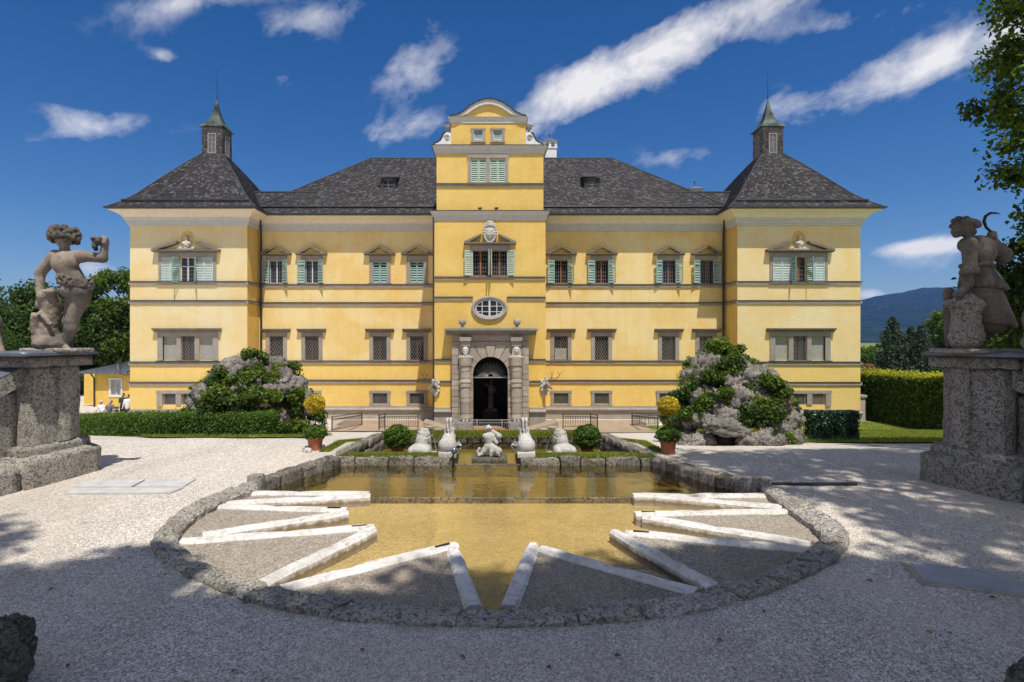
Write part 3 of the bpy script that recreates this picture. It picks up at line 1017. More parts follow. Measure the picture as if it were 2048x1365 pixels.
for x0, x1, lab, seed in ((-2.95, -.74, 'turf strip on the kerb under the left lion', 1), (.6, 3.7, 'turf strip on the kerb under the right lion', 2)):
    o = turf('turf_strip', rect_region(x0, min(x1, 3.3), 11.12, 13.45), 30000, tslope, .06)
    tag(o, lab, 'grass', kind='stuff')
o = turf('turf_strip', rect_region(-2.75, 2.8, BK - .04, BK + .55), 20000, lambda a, b: GZ - .19 - max(0, BK + .05 - b) * .6, .07)
tag(o, 'mossy turf along the far basin wall', 'grass', kind='stuff')
MB().box(-2.9, 2.95, BK + .3, BK + .6, 2.1, GZ - .195).build('turf_bed', M['soil'], basin)
for sx, a, b in ((-1, (-3.24, 11.5), (-3.02, BK + .2)), (1, (3.34, 11.5), (3.10, BK + .2))):
    w = .22
    reg = poly_region([(a[0], a[1]), (a[0] + sx * w, a[1]), (b[0] + sx * w, b[1]), (b[0], b[1])])
    o = turf('turf_strip', reg, 7000, lambda x, y: zt(x, y) + .0, .06)
    tag(o, 'grass verge along the %s side wall of the basin' % ('left' if sx < 0 else 'right'), 'grass', kind='stuff')

# ---- brown rolled path in front of the palace
pts = [(-7.4, 33.0), (-7.0, 24), (-4.0, 19.5), (-2.2, 19.5), (-2.0, 31.5), (2.0, 31.5), (2.2, 19.5), (4.0, 19.5), (7.2, 24), (8.4, 33.0)]


def draped(name, poly_pts, dz, mat, step=.8):
    reg = np.array(poly_pts); lo, hi = reg.min(0), reg.max(0)
    nx, ny = int((hi[0] - lo[0]) / step) + 1, int((hi[1] - lo[1]) / step) + 1
    xs = np.linspace(lo[0], hi[0], nx + 1); ys = np.linspace(lo[1], hi[1], ny + 1)
    vid = {}; vs = []; fs = []

    def gv(i, j):
        if (i, j) not in vid: vid[i, j] = len(vs); vs.append((xs[i], ys[j], zt(xs[i], ys[j]) + dz))
        return vid[i, j]
    for i in range(nx):
        for j in range(ny):
            cx, cy = (xs[i] + xs[i + 1]) / 2, (ys[j] + ys[j + 1]) / 2; ins = False; k = len(reg) - 1
            for q in range(len(reg)):
                if (reg[q, 1] > cy) != (reg[k, 1] > cy) and cx < (reg[k, 0] - reg[q, 0]) * (cy - reg[q, 1]) / (reg[k, 1] - reg[q, 1]) + reg[q, 0]: ins = not ins
                k = q
            if ins: fs.append((gv(i, j), gv(i + 1, j), gv(i + 1, j + 1), gv(i, j + 1)))
    o = MB().add(vs, fs).build(name, mat); tag(o, kind='structure'); return o


draped('path', [(-9.5, 37.2), (-8.8, 27), (-4.2, 27), (-3.9, 31), (4.0, 31), (4.2, 27), (8.9, 27), (9.8, 37.2)], .035, M['brownpath'], .3)
# ---- lawns
lawnR = [(6.9, 16.6), (9.5, 15.6), (13.5, 15.8), (40, 18), (60, 44), (26, 47), (24, 40), (9.5, 34.5), (8.6, 22)]
draped('lawn', lawnR, .04, M['lawn'], .35)
o = turf('lawn_grass', poly_region([(7.6, 16.6), (9.5, 15.6), (13.5, 15.8), (20, 17), (30, 36), (23, 36), (12, 28)]), 70000, lambda x, y: zt(x, y) + .04, .07)
tag(o, 'mown sunny lawn in front of the tall right hedge', 'grass', kind='stuff')
lawnL = [(-4.6, 14.6), (-6.2, 13.9), (-8.2, 14.2), (-9.6, 15.6), (-8.0, 18.5), (-5.0, 18.0)]
draped('lawn', lawnL, .03, M['lawn'], .3)
o = turf('lawn_grass', poly_region(lawnL), 16000, lambda x, y: zt(x, y) + .03, .07)
tag(o, 'rough grass verge at the foot of the clipped left hedge', 'grass', kind='stuff')

# ---- flat covers in the gravel
cv = thing('slab_cover', 'pale stone slabs set flush in the gravel beside the left pier', 'slab', (-5.8, 9.2, GZ))
q = [G(262, 962), G(300, 961), G(392, 961), G(368, 977), G(262, 977)]
for (a, b, c, d_), nm, mt in ((((186, 963), (290, 962), (262, 977), (150, 977)), 'slab', 'lead'), (((296, 962), (392, 961), (366, 977), (268, 977)), 'slab', 'lead'),
                              (((150, 979), (368, 978), (340, 989), (130, 990)), 'border_slab', 'plinth')):
    MB().prismz([G(*d_), G(*c), G(*b), G(*a)], GZ - .05, GZ + .026).build(nm, M['paleslab'], cv)
hx = thing('metal_hatch', 'ribbed steel hatch cover in a stone frame, right foreground', 'hatch', (*G(1940, 1160), GZ))
fr = [G(1800, 1126), G(2010, 1150), G(2110, 1205), G(1842, 1172)]
MB().prismz(fr[::-1], GZ - .05, GZ + .022).build('stone_frame', M['plinth'], hx)
P0, P1, P2, P3 = [Vector((*p, 0)) for p in (G(1822, 1131), G(2008, 1154), G(2095, 1201), G(1852, 1171))]
MB().prismz([(p.x, p.y) for p in (P3, P2, P1, P0)], GZ - .04, GZ + .03).build('plate', M['hatch'], hx)
mb = MB()
for i in range(46):
    f = (i + .5) / 46
    a, b = P0.lerp(P1, f), P3.lerp(P2, f); w = Vector((.006, 0, 0))
    mb.prismz([(a - w)[:2], (b - w)[:2], (b + w)[:2], (a + w)[:2]], GZ + .03, GZ + .037)
mb.build('ribs', M['hatch'], hx)
e0, e1 = G(1530, 971), G(1720, 973)
tag(subbox(e0[0], e1[0], e0[1], e0[1] + .05, GZ - .1, GZ + .035, .12, .008).build('edging_board', M['slate']), 'dark edging board crossing the gravel from pond to right pier', 'edging')
# dry leaves on the gravel
n = 90
xy = np.stack([RNG.uniform(-6, 7, n), RNG.uniform(3.6, 7.5, n)], 1); xy = xy[~in_pond(xy[:, 0], xy[:, 1])]
P = np.stack([xy[:, 0], xy[:, 1], np.full(len(xy), GZ + .012)], 1)
M['dryleaf'] = leafmat('dry_leaf', (.16, .06, .02), (.28, .14, .05), (.40, .30, .14), .2)
o = foliage('fallen_leaves', P, .055, M['dryleaf'], up=2.5)
tag(o, 'dry fallen leaves scattered over the near gravel', 'leaves', kind='stuff')
# ================================================================ the palace
DR, DP, DT = 38.0, 36.1, 33.4                          # wall planes: recessed wing, corner pavilions, centre tower
XL, XR = -15.4, 15.7                                   # inner corners of the pavilions
PLX, PRX = (-22.84, XL), (XR, 23.5)
pal = thing('palace', 'long yellow baroque palace with centre tower, corner pavilions and dark shingle roofs', 'palace', (0, DR, 0))
ZE = 13.4                                              # eaves


def wall_holes(name, x0, x1, z0, z1, D, holes, mat, deep=.3):
    """wall in the XZ plane at depth D with rectangular openings and their reveals"""
    xs = sorted({x0, x1, *[h[0] for h in holes], *[h[1] for h in holes]}); zs = sorted({z0, z1, *[h[2] for h in holes], *[h[3] for h in holes]})
    mb = MB(); vid = {}

    def gv(x, z):
        if (x, z) not in vid: vid[x, z] = len(mb.v); mb.v.append((x, D, z))
        return vid[x, z]
    for a, b in zip(xs, xs[1:]):
        for c, d in zip(zs, zs[1:]):
            cx, cz = (a + b) / 2, (c + d) / 2
            if any(h[0] < cx < h[1] and h[2] < cz < h[3] for h in holes): continue
            mb.f.append((gv(a, c), gv(b, c), gv(b, d), gv(a, d)))
    for h in holes:
        a, b, c, d = h
        mb.add([(a, D, c), (b, D, c), (b, D, d), (a, D, d), (a, D + deep, c), (b, D + deep, c), (b, D + deep, d), (a, D + deep, d)],
               [(0, 4, 5, 1), (1, 5, 6, 2), (2, 6, 7, 3), (3, 7, 4, 0)])
    return mb.build(name, mat, pal)


# --- shared window meshes (local: x across, -y out of the wall, z up from the sill)
def frame_mesh(w, h, j, lint, proud=.06, ears=0.0, sill=.0):
    mb = MB()
    mb.bbox(-w - j, -w, -proud, .12, 0, h, .012).bbox(w, w + j, -proud, .12, 0, h, .012)
    mb.bbox(-w - j - ears, w + j + ears, -proud - .012, .12, h + .002, h + lint, .012)
    if ears: mb.bbox(-w - j - ears, w + j + ears, -proud - .012, .12, -.12, -.002, .012)
    return mb


def lattice(w, h, sx, sz, r=.008, y=.05):
    mb = MB(); n = int((2 * w / sx + h / sz)) + 3
    for sg in (1, -1):
        for k in range(-n, n + 1):
            # sg*x/sx + z/sz = k
            pts = []
            for x in (-w, w):
                z = (k - sg * x / sx) * sz
                if 0 <= z <= h: pts.append((x, z))
            for z in (0, h):
                x = sg * (k - z / sz) * sx
                if -w < x < w: pts.append((x, z))
            if len(pts) >= 2:
                (xa, za), (xb, zb) = pts[0], pts[1]
                if abs(xa - xb) + abs(za - zb) > .03: mb.tube([(xa, y + .006 * sg, za), (xb, y + .006 * sg, zb)], r, 4)
    return mb


def sash_mesh(w, h, y=.14, cols=1, rows=4, mull=.035, t=.04):
    mb = MB()
    mb.box(-w, -w + t, y - .03, y + .03, 0, h).box(w - t, w, y - .03, y + .03, 0, h).box(-w + t, w - t, y - .03, y + .03, 0, t).box(-w + t, w - t, y - .03, y + .03, h - t, h)
    mb.box(-mull, mull, y - .045, y + .02, t, h - t)
    return mb


def muntin_mesh(w, h, y=.155, cols=2, rows=4, r=.009, t=.04):
    mb = MB()
    for s in (-1, 1):
        for c in range(1, cols + 1):
            x = s * w * c / (cols + 1)
            mb.box(x - r, x + r, y - r, y + r, t, h - t)
    for k in range(1, rows):
        z = h * k / rows; mb.box(-w + t, w - t, y - r * 1.1, y + r * 1.1, z - r, z + r)
    return mb


def shutter_mesh(w, h, sgn=1, n=11, split=.68):
    n = max(5, round(n * .75))
    """louvred leaf hinged at x=0, running to sgn*w, 4 cm thick, slats tilted"""
    mb = MB(); st = .055; t = .02
    X = lambda a, b: (a, b) if sgn > 0 else (-b, -a)
    mb.box(*X(0, st), -t, t, 0, h).box(*X(w - st, w), -t, t, 0, h)
    for z0, z1 in ((0, .07), (h * split - .035, h * split + .035), (h - .07, h)): mb.box(*X(st, w - st), -t + .002, t - .002, z0, z1)
    for k in range(n + 1):
        z = .1 + (h - .2) * k / n
        if abs(z - h * split) < .06: continue
        a, b = X(st - .01, w - st + .01); hh = (h - .2) / n * .30
        mb.add([(a, -.016, z - hh), (b, -.016, z - hh), (b, .016, z + hh), (a, .016, z + hh), (a, -.012, z - hh - .006), (b, -.012, z - hh - .006), (b, .02, z + hh - .006), (a, .02, z + hh - .006)],
               [(0, 1, 2, 3), (7, 6, 5, 4), (0, 4, 5, 1), (2, 6, 7, 3)])
    return mb


def pediment_mesh(w, base, apex, deep=.3, t=.1):
    mb = MB()
    mb.prismx([(.0, base), (-deep * .55, base), (-deep, base + t * .6), (-deep, base + t), (.0, base + t)], -w, w)
    for s in (-1, 1):
        p = [(s * w, base + t + .002), (s * (w - .3), base + t + .002), (0, apex - t * 1.25), (0, apex), (s * (w), base + t * 1.35)]
        if s > 0: p = p[::-1]
        mb.prism(p[::-1], -deep + .004, 0.0)
    return mb


def tymp_mesh(w, base, apex): return MB().prism([(-w + .2, base + .1), (w - .2, base + .1), (0, apex - .1)], -.03, .0)


W1, H1 = .46, 1.53
ME = {}
ME['u_frame'] = frame_mesh(W1, H1, .25, .30).mesh('window', M['trim'])
ME['u_ped'] = pediment_mesh(1.03, 1.86, 2.50).mesh('pediment', M['trim_dark'])
ME['u_tymp'] = tymp_mesh(1.03, 1.86, 2.50).mesh('tympanum', M['stucco_deep'])
ME['u_pane'] = MB().box(-W1, W1, .19, .2, 0, H1).mesh('pane', M['glass'])
ME['u_sash'] = sash_mesh(W1, H1).mesh('sash', M['sash'])
ME['u_sash_b'] = sash_mesh(W1, H1).mesh('sash', M['sash_brown'])
ME['u_munt'] = muntin_mesh(W1, H1, cols=2, rows=6, r=.007).mesh('muntins', M['muntin'])
ME['u_sill'] = MB().bbox(-.78, .78, -.13, .19, -.09, -.004, .01).mesh('sill', M['trim_dark'])
ME['shR'] = shutter_mesh(.5, 1.55, 1).mesh('shutter', M['shutter']); ME['shL'] = shutter_mesh(.5, 1.55, -1).mesh('shutter', M['shutter'])
ME['scR'] = shutter_mesh(.455, 1.5, 1).mesh('shutter', M['shutter']); ME['scL'] = shutter_mesh(.455, 1.5, -1).mesh('shutter', M['shutter'])
W2, H2 = .45, 1.60
ME['l_frame'] = frame_mesh(W2, H2, .25, .26).mesh('window', M['trim'])
ME['l_hood'] = MB().prismx([(0, 1.865), (-.08, 1.865), (-.13, 1.95), (-.28, 2.02), (-.30, 2.10), (0, 2.10)], -.95, .95).mesh('hood', M['trim_dark'])
ME['l_pane'] = MB().box(-W2, W2, .19, .2, 0, H2).mesh('pane', M['glass'])
ME['l_sash'] = sash_mesh(W2, H2, .17, mull=.035, t=.025).mesh('sash', M['sash_dark'])
ME['l_grille'] = lattice(W2, H2, .17, .29, .009, .03).mesh('grille', M['iron_light'])
ME['l_sill'] = MB().bbox(-.8, .8, -.12, .19, -.1, -.004, .01).mesh('sill', M['trim_dark'])
W3, H3 = .48, .72
ME['b_frame'] = frame_mesh(W3, H3, .2, .2, .07, ears=.04).mesh('window', M['trim'])
ME['b_pane'] = MB().box(-W3, W3, .25, .26, 0, H3).mesh('pane', M['glass'])
ME['b_grille'] = lattice(W3, H3, .15, .15, .009, .02).mesh('grille', M['iron_light'])


def sub(nm, key, par, loc=(0, 0, 0), rz=0.0):
    return link(nm, ME[key], par, loc, (0, 0, rz), world=False)


def place(key, x, z, D):
    o = link('window', ME[key], pal, (x, D, z)); return o


rw = random.Random(5)
holes_r = []
uz, lz, bz = fz(567, DR), fz(721, DR), fz(808.5, DR)
UP = [(553, 'white'), (624, 'white'), (760, 'closed'), (834, 'closed'), (1122, 'brown'), (1203, 'brown'), (1337, 'brown'), (1412, 'brown')]
for px, kind in UP:
    x = fx(px, DR); holes_r.append((x - W1, x + W1, uz, uz + H1))
    w = place('u_frame', x, uz, DR)
    sub('pediment', 'u_ped', w); sub('tympanum', 'u_tymp', w); sub('pane', 'u_pane', w); sub('sill', 'u_sill', w)
    if kind == 'closed':
        sub('shutter', 'scR', w, (-W1, .04, .015)); sub('shutter', 'scL', w, (W1, .04, .015))
    else:
        sub('sash', 'u_sash' if kind == 'white' else 'u_sash_b', w); sub('muntins', 'u_munt', w)
        al, ar = rw.uniform(6, 22), rw.uniform(14, 48)
        if px in (553, 624): al, ar = 8, 38
        sub('shutter', 'shL', w, (-W1 + .02, -.10, 0), R(al)); sub('shutter', 'shR', w, (W1 - .02, -.10, 0), R(-ar))
for px in (553, 624, 760, 834, 1122, 1203, 1337, 1412):
    x = fx(px, DR); holes_r.append((x - W2, x + W2, lz, lz + H2))
    w = place('l_frame', x, lz, DR)
    for nm in ('hood', 'pane', 'sash', 'grille', 'sill'): sub(nm, 'l_' + nm, w)
    if px == 1122:
        link('curtain', MB().box(-W2 + .06, W2 - .06, .12, .125, .05, H2 * .5).mesh('curtain', M['curtain']), w, world=False)
for px in (553, 621, 760, 834, 1122, 1203, 1333, 1412):
    x = fx(px, DR); holes_r.append((x - W3, x + W3, bz, bz + H3))
    w = place('b_frame', x, bz, DR)
    for nm in ('pane', 'grille'): sub(nm, 'b_' + nm, w)
wall_holes('wing_wall', XL, XR, 0, 13.2, DR, holes_r, M['stucco'])


# --- string courses: stone band with a dark sheet-metal drip cap
def band(x0, x1, D, py0, py1, skip=(), zabs=None):
    za, zb = (fz(py1, D), fz(py0, D)) if zabs is None else zabs
    segs = [(x0, x1)]
    for a, b in skip:
        new = []
        for s, e in segs:
            if b <= s or a >= e: new.append((s, e)); continue
            if a > s: new.append((s, a))
            if b < e: new.append((b, e))
        segs = new
    for s, e in segs:
        o = subbox(s, e, D - .075, D - .002, za, zb - .035, .45, .008, sc=2).build('string_course', M['trim'], pal)
        MB().box(s, e, D - .125, D - .002, zb - .032, zb).build('drip_cap', M['slate'], o)
    return za, zb


def side_band(x, y0, y1, zab, sgn):
    za, zb = zab
    a, b = (x - .075, x - .002) if sgn < 0 else (x + .002, x + .075)
    o = subbox(a, b, y0, y1, za, zb - .035, .45, .006, sc=2).build('string_course', M['trim'], pal)
    a, b = (x - .125, x - .002) if sgn < 0 else (x + .002, x + .125)
    MB().box(a, b, y0, y1, zb - .032, zb).build('drip_cap', M['slate'], o)


TX = 3.26
ZB = []
for p0, p1 in ((569, 575.5), (605, 611.5), (721.5, 728), (760, 766.5)):
    for s, e in ((XL, -TX), (TX, XR)): zz = band(s, e, DR, p0, p1)
    ZB.append(zz)
for zab in ZB:
    for (a, b) in (PLX, PRX):
        band(a, b, DP, 0, 0, zabs=zab)
    side_band(XL, DP - .07, DR - .08, zab, 1); side_band(XR, DP - .07, DR - .08, zab, -1)
    side_band(PLX[0], DP - .07, 45, zab, -1); side_band(PRX[1], DP - .07, 45, zab, 1)

# --- plinths
def plinth(x0, x1, D, ztop, zroll, deep=.16):
    o = subbox(x0, x1, D - deep, D - .002, -.3, zroll - .12, .5, .006, sc=2).build('plinth', M['plinth'], pal)
    mb = MB(); n = 8
    prof = [(D - .002, zroll - .118)] + [(D - deep - .05 - .09 * math.sin(math.pi * k / n), zroll - .118 + .236 * k / n) for k in range(n + 1)] + [(D - .002, zroll + .118)]
    mb.prismx(prof[::-1], x0, x1); mb.build('roll_moulding', M['trim'], o)
    MB().bbox(x0, x1, D - .07, D - .002, zroll + .12, ztop, .008).build('base_course', M['plinth'], o)


zpt, zpr = fz(808, DR) - .13, fz(819, DR)
for s, e in ((XL, -TX), (TX, XR)): plinth(s, e, DR, zpt, zpr)
for a, b in (PLX, PRX): plinth(a, b, DP, zpt, zpr)
zT1, zT2 = fz(815, DT), fz(823, DT)
plinth(-TX, -2.25, DT, zT1, zT2); plinth(2.3, TX, DT, zT1, zT2)

# --- cornice (stepped white moulding) and coved soffit
def cornice_run(path, zc0, zc1, inset):
    """path: plan polyline along wall faces, outside to the right-hand (-normal) side"""
    pass


def mould(prof, pts, name, mat, closed=False, parent=None):
    """sweep profile (out, z) along a plan polyline with mitred corners; 'out' is to the right of travel"""
    pts = [Vector((p[0], p[1], 0)) for p in pts]; n = len(pts); vs = []; fs = []; m = len(prof)
    for i, p in enumerate(pts):
        d0 = (p - pts[i - 1]).normalized() if i > 0 else None
        d1 = (pts[i + 1] - p).normalized() if i < n - 1 else None
        d0 = d0 or d1; d1 = d1 or d0
        n0, n1 = Vector((d0.y, -d0.x, 0)), Vector((d1.y, -d1.x, 0))
        b = (n0 + n1).normalized(); k = 1 / max(.2, b.dot(n0))
        for o, z in prof: vs.append(p + b * o * k + Vector((0, 0, z)))
    for i in range(n - 1):
        for j in range(m): fs.append((i * m + j, (i + 1) * m + j, (i + 1) * m + (j + 1) % m, i * m + (j + 1) % m))
    fs.append(tuple(range(m - 1, -1, -1))); fs.append(tuple(range((n - 1) * m, n * m)))
    return MB().add(vs, fs).build(name, mat, parent or pal)


OV = .9
plan_L = [(PLX[0], 45), (PLX[0], DP), (XL, DP), (XL, DR), (-TX, DR)]
plan_R = [(TX, DR), (XR, DR), (XR, DP), (PRX[1], DP), (PRX[1], 45)]
for pl_ in (plan_L, plan_R):
    prof = [(0, 12.52), (.10, 12.52), (.10, 12.64), (.16, 12.66), (.16, 12.80), (.24, 12.86), (.30, 12.98), (0, 12.98)]
    mould(prof, pl_, 'cornice', M['cornice'])
    cove = [(.02, 12.985), (.28, 12.985), (.36, 13.10), (.55, 13.24), (.86, 13.36), (.86, 13.40), (.02, 13.40)]
    mould(cove, pl_, 'soffit', M['soffit'])
    gut = [(.80, 13.405), (.94, 13.405), (1.02, 13.43), (1.02, 13.53), (.80, 13.53)]
    mould(gut, pl_, 'gutter', M['slate'])

# --- pavilion walls
ux, lx_ = fz(566, DP), fz(722, DP)
bzp = fz(810, DP)
for (a, b), c_up, c_lo in ((PLX, fx(375, DP), fx(376, DP)), (PRX, fx(1597, DP), fx(1600, DP))):
    sgn = -1 if a < 0 else 1
    hol = []
    # upper triple window with broken pediment
    w0, H = .42, 1.62
    win = link('window', MB().bbox(-1.83, -1.66, -.06, .12, 0, H, .012).bbox(1.66, 1.83, -.06, .12, 0, H, .012)
               .bbox(-1.83, 1.83, -.075, .12, H + .002, H + .3, .012).mesh('window', M['trim']), pal, (c_up, DP, ux))
    hol.append((c_up - .45, c_up + .45, ux, ux + H))
    mb = MB(); base = 1.93
    mb.prismx([(0, base), (-.2, base), (-.36, base + .06), (-.36, base + .12), (0, base + .12)], -2.12, 2.12)
    for s in (-1, 1):
        p = [(s * 2.12, base + .122), (s * 1.8, base + .122), (s * .55, base + .52), (s * .5, base + .66), (s * 2.12, base + .17)]
        if s > 0: p = p[::-1]
        mb.prism(p[::-1], -.35, 0)
    link('pediment', mb.mesh('pediment', M['trim_dark']), win, world=False)
    link('tympanum', MB().prism([(-1.7, base + .12), (1.7, base + .12), (.5, base + .52), (-.5, base + .52)], -.04, 0).mesh('tympanum', M['stucco_pale']), win, world=False)
    link('bust_shelf', MB().bbox(-.52, .52, -.3, -.045, base + .122, base + .22, .01).mesh('bust_shelf', M['plinth']), win, world=False)
    link('sill', MB().bbox(-1.9, 1.9, -.13, .0, -.09, -.004, .01).mesh('sill', M['trim_dark']), win, world=False)
    pm = MB().box(-.45, .45, .19, .2, 0, H).mesh('pane', M['glass']); link('pane', pm, win, world=False)
    link('sash', sash_mesh(.45, H, .12, mull=.045).box(-.41, .41, .09, .15, H * .62, H * .66).mesh('sash', M['sash'] if sgn < 0 else M['sash_brown']), win, world=False)
    link('muntins', muntin_mesh(.45, H, .145, 2, 6, .007).mesh('muntins', M['muntin']), win, world=False)
    # fixed pale louvres either side, then the two opened leaves
    for s in (-1, 1):
        for k in range(2):
            wl_ = .575
            x_h = s * (.47 + k * .59)
            link('shutter', shutter_mesh(wl_, H - .03, s, 17, .7).mesh('shutter', M['shutter_pale']), win, (x_h, -.03, .01), world=False)
    angs = (118, 52) if sgn < 0 else (88, 40)
    link('shutter', shutter_mesh(.5, H - .04, 1, 15).mesh('shutter', M['shutter']), win, (-.47, -.06, .015), (0, 0, R(-angs[0])), world=False)
    link('shutter', shutter_mesh(.5, H - .04, -1, 15).mesh('shutter', M['shutter']), win, (.47, -.06, .015), (0, 0, R(angs[1] + 70)), world=False)
    # lower triple window
    H = 1.56
    win = link('window', MB().bbox(-1.92, -1.58, -.06, .12, 0, H, .012).bbox(1.58, 1.92, -.06, .12, 0, H, .012).bbox(-.72, -.43, -.05, .12, 0, H, .012)
               .bbox(.43, .72, -.05, .12, 0, H, .012).bbox(-1.92, 1.92, -.075, .12, H + .002, H + .26, .012).mesh('window', M['trim']), pal, (c_lo, DP, lx_))
    link('hood', MB().prismx([(0, H + .265), (-.08, H + .265), (-.13, H + .35), (-.30, H + .42), (-.32, H + .50), (0, H + .50)], -2.15, 2.15).mesh('hood', M['trim_dark']), win, world=False)
    link('sill', MB().bbox(-2.0, 2.0, -.13, .0, -.09, -.004, .01).mesh('sill', M['slate']), win, world=False)
    for s in (-1, 1):
        link('wood_panel', MB().box(s * 1.15 - .43, s * 1.15 + .43, .13, .16, 0, H).mesh('wood_panel', M['woodpanel']), win, world=False)
        hol.append((c_lo + s * 1.15 - .43, c_lo + s * 1.15 + .43, lx_, lx_ + H))
    hol.append((c_lo - .43, c_lo + .43, lx_, lx_ + H))
    link('pane', MB().box(-.43, .43, .19, .2, 0, H).mesh('pane', M['glass']), win, world=False)
    link('sash', sash_mesh(.43, H, .17, mull=.035, t=.025).mesh('sash', M['sash_dark']), win, world=False)
    link('grille', lattice(.43, H, .165, .28, .009, .03).mesh('grille', M['iron_light']), win, world=False)
    # basement triple
    H = .70
    win = link('window', MB().bbox(-1.95, -1.6, -.08, .12, -.1, H, .012).bbox(1.6, 1.95, -.08, .12, -.1, H, .012).bbox(-.76, -.42, -.07, .12, 0, H, .012)
               .bbox(.42, .76, -.07, .12, 0, H, .012).bbox(-1.98, 1.98, -.09, .12, H + .002, H + .22, .012).mesh('window', M['trim']), pal, (c_lo, DP, bzp))
    for s in (-1, 0, 1):
        link('pane', MB().box(s * 1.18 - .42, s * 1.18 + .42, .25, .26, 0, H).mesh('pane', M['glass'] if s < 1 else M['sash_brown']), win, world=False)
        g = lattice(.42, H, .15, .15, .009, .02).mesh('grille', M['iron_light']); link('grille', g, win, (s * 1.18, 0, 0), world=False)
        hol.append((c_lo + s * 1.18 - .42, c_lo + s * 1.18 + .42, bzp, bzp + H))
    wall_holes('pavilion_wall', a, b, 0, 13.2, DP, hol, M['stucco_pale'])
    # return walls
    xi = XL if sgn < 0 else XR; xo = a if sgn < 0 else b
    q = [(xi, DP, 0), (xi, DR, 0), (xi, DR, 13.2), (xi, DP, 13.2)]
    MB().add(q, [(0, 1, 2, 3) if sgn < 0 else (3, 2, 1, 0)]).build('return_wall', M['stucco_deep'], pal)
    q = [(xo, DP, 0), (xo, 46, 0), (xo, 46, 13.2), (xo, DP, 13.2)]
    MB().add(q, [(3, 2, 1, 0) if sgn < 0 else (0, 1, 2, 3)]).build('side_wall', M['stucco_pale'], pal)
    # oval bust niche
    cx_, cz_ = c_up, ux + 2.72
    mb = MB(); n = 28; ring = []
    for k in range(n):
        t = 2 * math.pi * k / n
        ring.append((math.cos(t), math.sin(t)))
    vs = [(cx_ + .43 * u, DP - .035, cz_ + .56 * v) for u, v in ring] + [(cx_ + .40 * u, DP - .045, cz_ + .53 * v) for u, v in ring] + [(cx_ + .38 * u, DP - .004, cz_ + .5 * v) for u, v in ring] + [(cx_ + .43 * u, DP, cz_ + .56 * v) for u, v in ring]
    fs = []
    for k in range(n):
        k2 = (k + 1) % n
        fs += [(k, k2, n + k2, n + k), (n + k, n + k2, 2 * n + k2, 2 * n + k), (3 * n + k, 3 * n + k2, k2, k)]
    fs.append(tuple(range(2 * n, 3 * n)))
    mb.add(vs, fs).build('bust_niche', M['stucco_deep'], pal)
    # downpipe in the inner corner
    s = -sgn
    xx = xi + s * .18
    MB().tube([(xx + s * .2, DR - .9, 13.4), (xx + s * .2, DR - .85, 13.2), (xx + s * .1, DR - .5, 12.9), (xx, DR - .2, 12.3), (xx, DR - .17, 11.8), (xx, DR - .17, .2)], .065, 8).build('downpipe', M['slate'], pal, smooth=True)
# back of the wing so that the roof is closed from the side
MB().add([(PLX[0], 46, 0), (PRX[1], 46, 0), (PRX[1], 46, 13.2), (PLX[0], 46, 13.2)], [(3, 2, 1, 0)]).build('rear_wall', M['stucco'], pal)

# --- shingles
def shingle_quad(acc, bl, br, tr, tl, exp=.15, wd=.15, rng=random.Random(9)):
    bl, br, tr, tl = map(Vector, (bl, br, tr, tl))
    nrm = (br - bl).cross(tl - bl)
    if nrm.length < 1e-6: nrm = (br - bl).cross(tr - bl)
    nrm.normalize()
    if nrm.z < 0: nrm = -nrm
    H = ((tl + tr) / 2 - (bl + br) / 2).length; rows = max(1, round(H / exp))
    for r in range(rows):
        f0, f1 = r / rows, min(1.0, (r + 1.35) / rows)
        A0, B0 = bl.lerp(tl, f0), br.lerp(tr, f0); A1, B1 = bl.lerp(tl, f1), br.lerp(tr, f1)
        L = (B0 - A0).length
        if L < .05: continue
        s = -rng.uniform(0, wd)
        while s < L:
            w = wd * rng.uniform(.6, 1.35); e = min(L, s + w - .008); s0 = max(0, s)
            if e - s0 > .02:
                u0, u1 = s0 / L, e / L; lift = nrm * rng.uniform(.018, .034); jz = rng.uniform(-.025, .02) / max(.2, H)
                a, b = A0.lerp(B0, u0) + (A1 - A0) * jz, A0.lerp(B0, u1) + (A1 - A0) * jz
                c, d = A1.lerp(B1, u1), A1.lerp(B1, u0)
                i = len(acc[0]) // 3
                for v in (a + lift, b + lift, c + nrm * .004, d + nrm * .004, a - nrm * .01, b - nrm * .01): acc[0].extend(v)
                acc[1].extend((i, i + 1, i + 2, i + 3)); acc[1].extend((i + 4, i + 5, i + 1, i))
            s += w


def shingles_build(name, acc, parent, mat='shingle'):
    me = np_mesh(name, np.array(acc[0], np.float32).reshape(-1, 3), np.array(acc[1], np.int32).reshape(-1, 4), M[mat])
    o = link(name, me, parent); tag(o, kind='stuff'); return o


# main roof
DRg, ZR = 44.0, 19.3
ex0, ex1 = XL - OV, XR + OV
eY = DR - OV
ZE2 = 13.5
rA, rB = (-9.28, DRg, ZR), (9.47, DRg, ZR)
eA, eB = (ex0, eY, ZE2), (ex1, eY, ZE2)
bA, bB = (ex0, 2 * DRg - eY, ZE2), (ex1, 2 * DRg - eY, ZE2)
roof = MB().add([eA, eB, rB, rA, bA, bB], [(0, 1, 2, 3), (1, 5, 2), (4, 0, 3), (5, 4, 3, 2)]).build('roof', M['roofbase'], pal)
acc = ([], [])
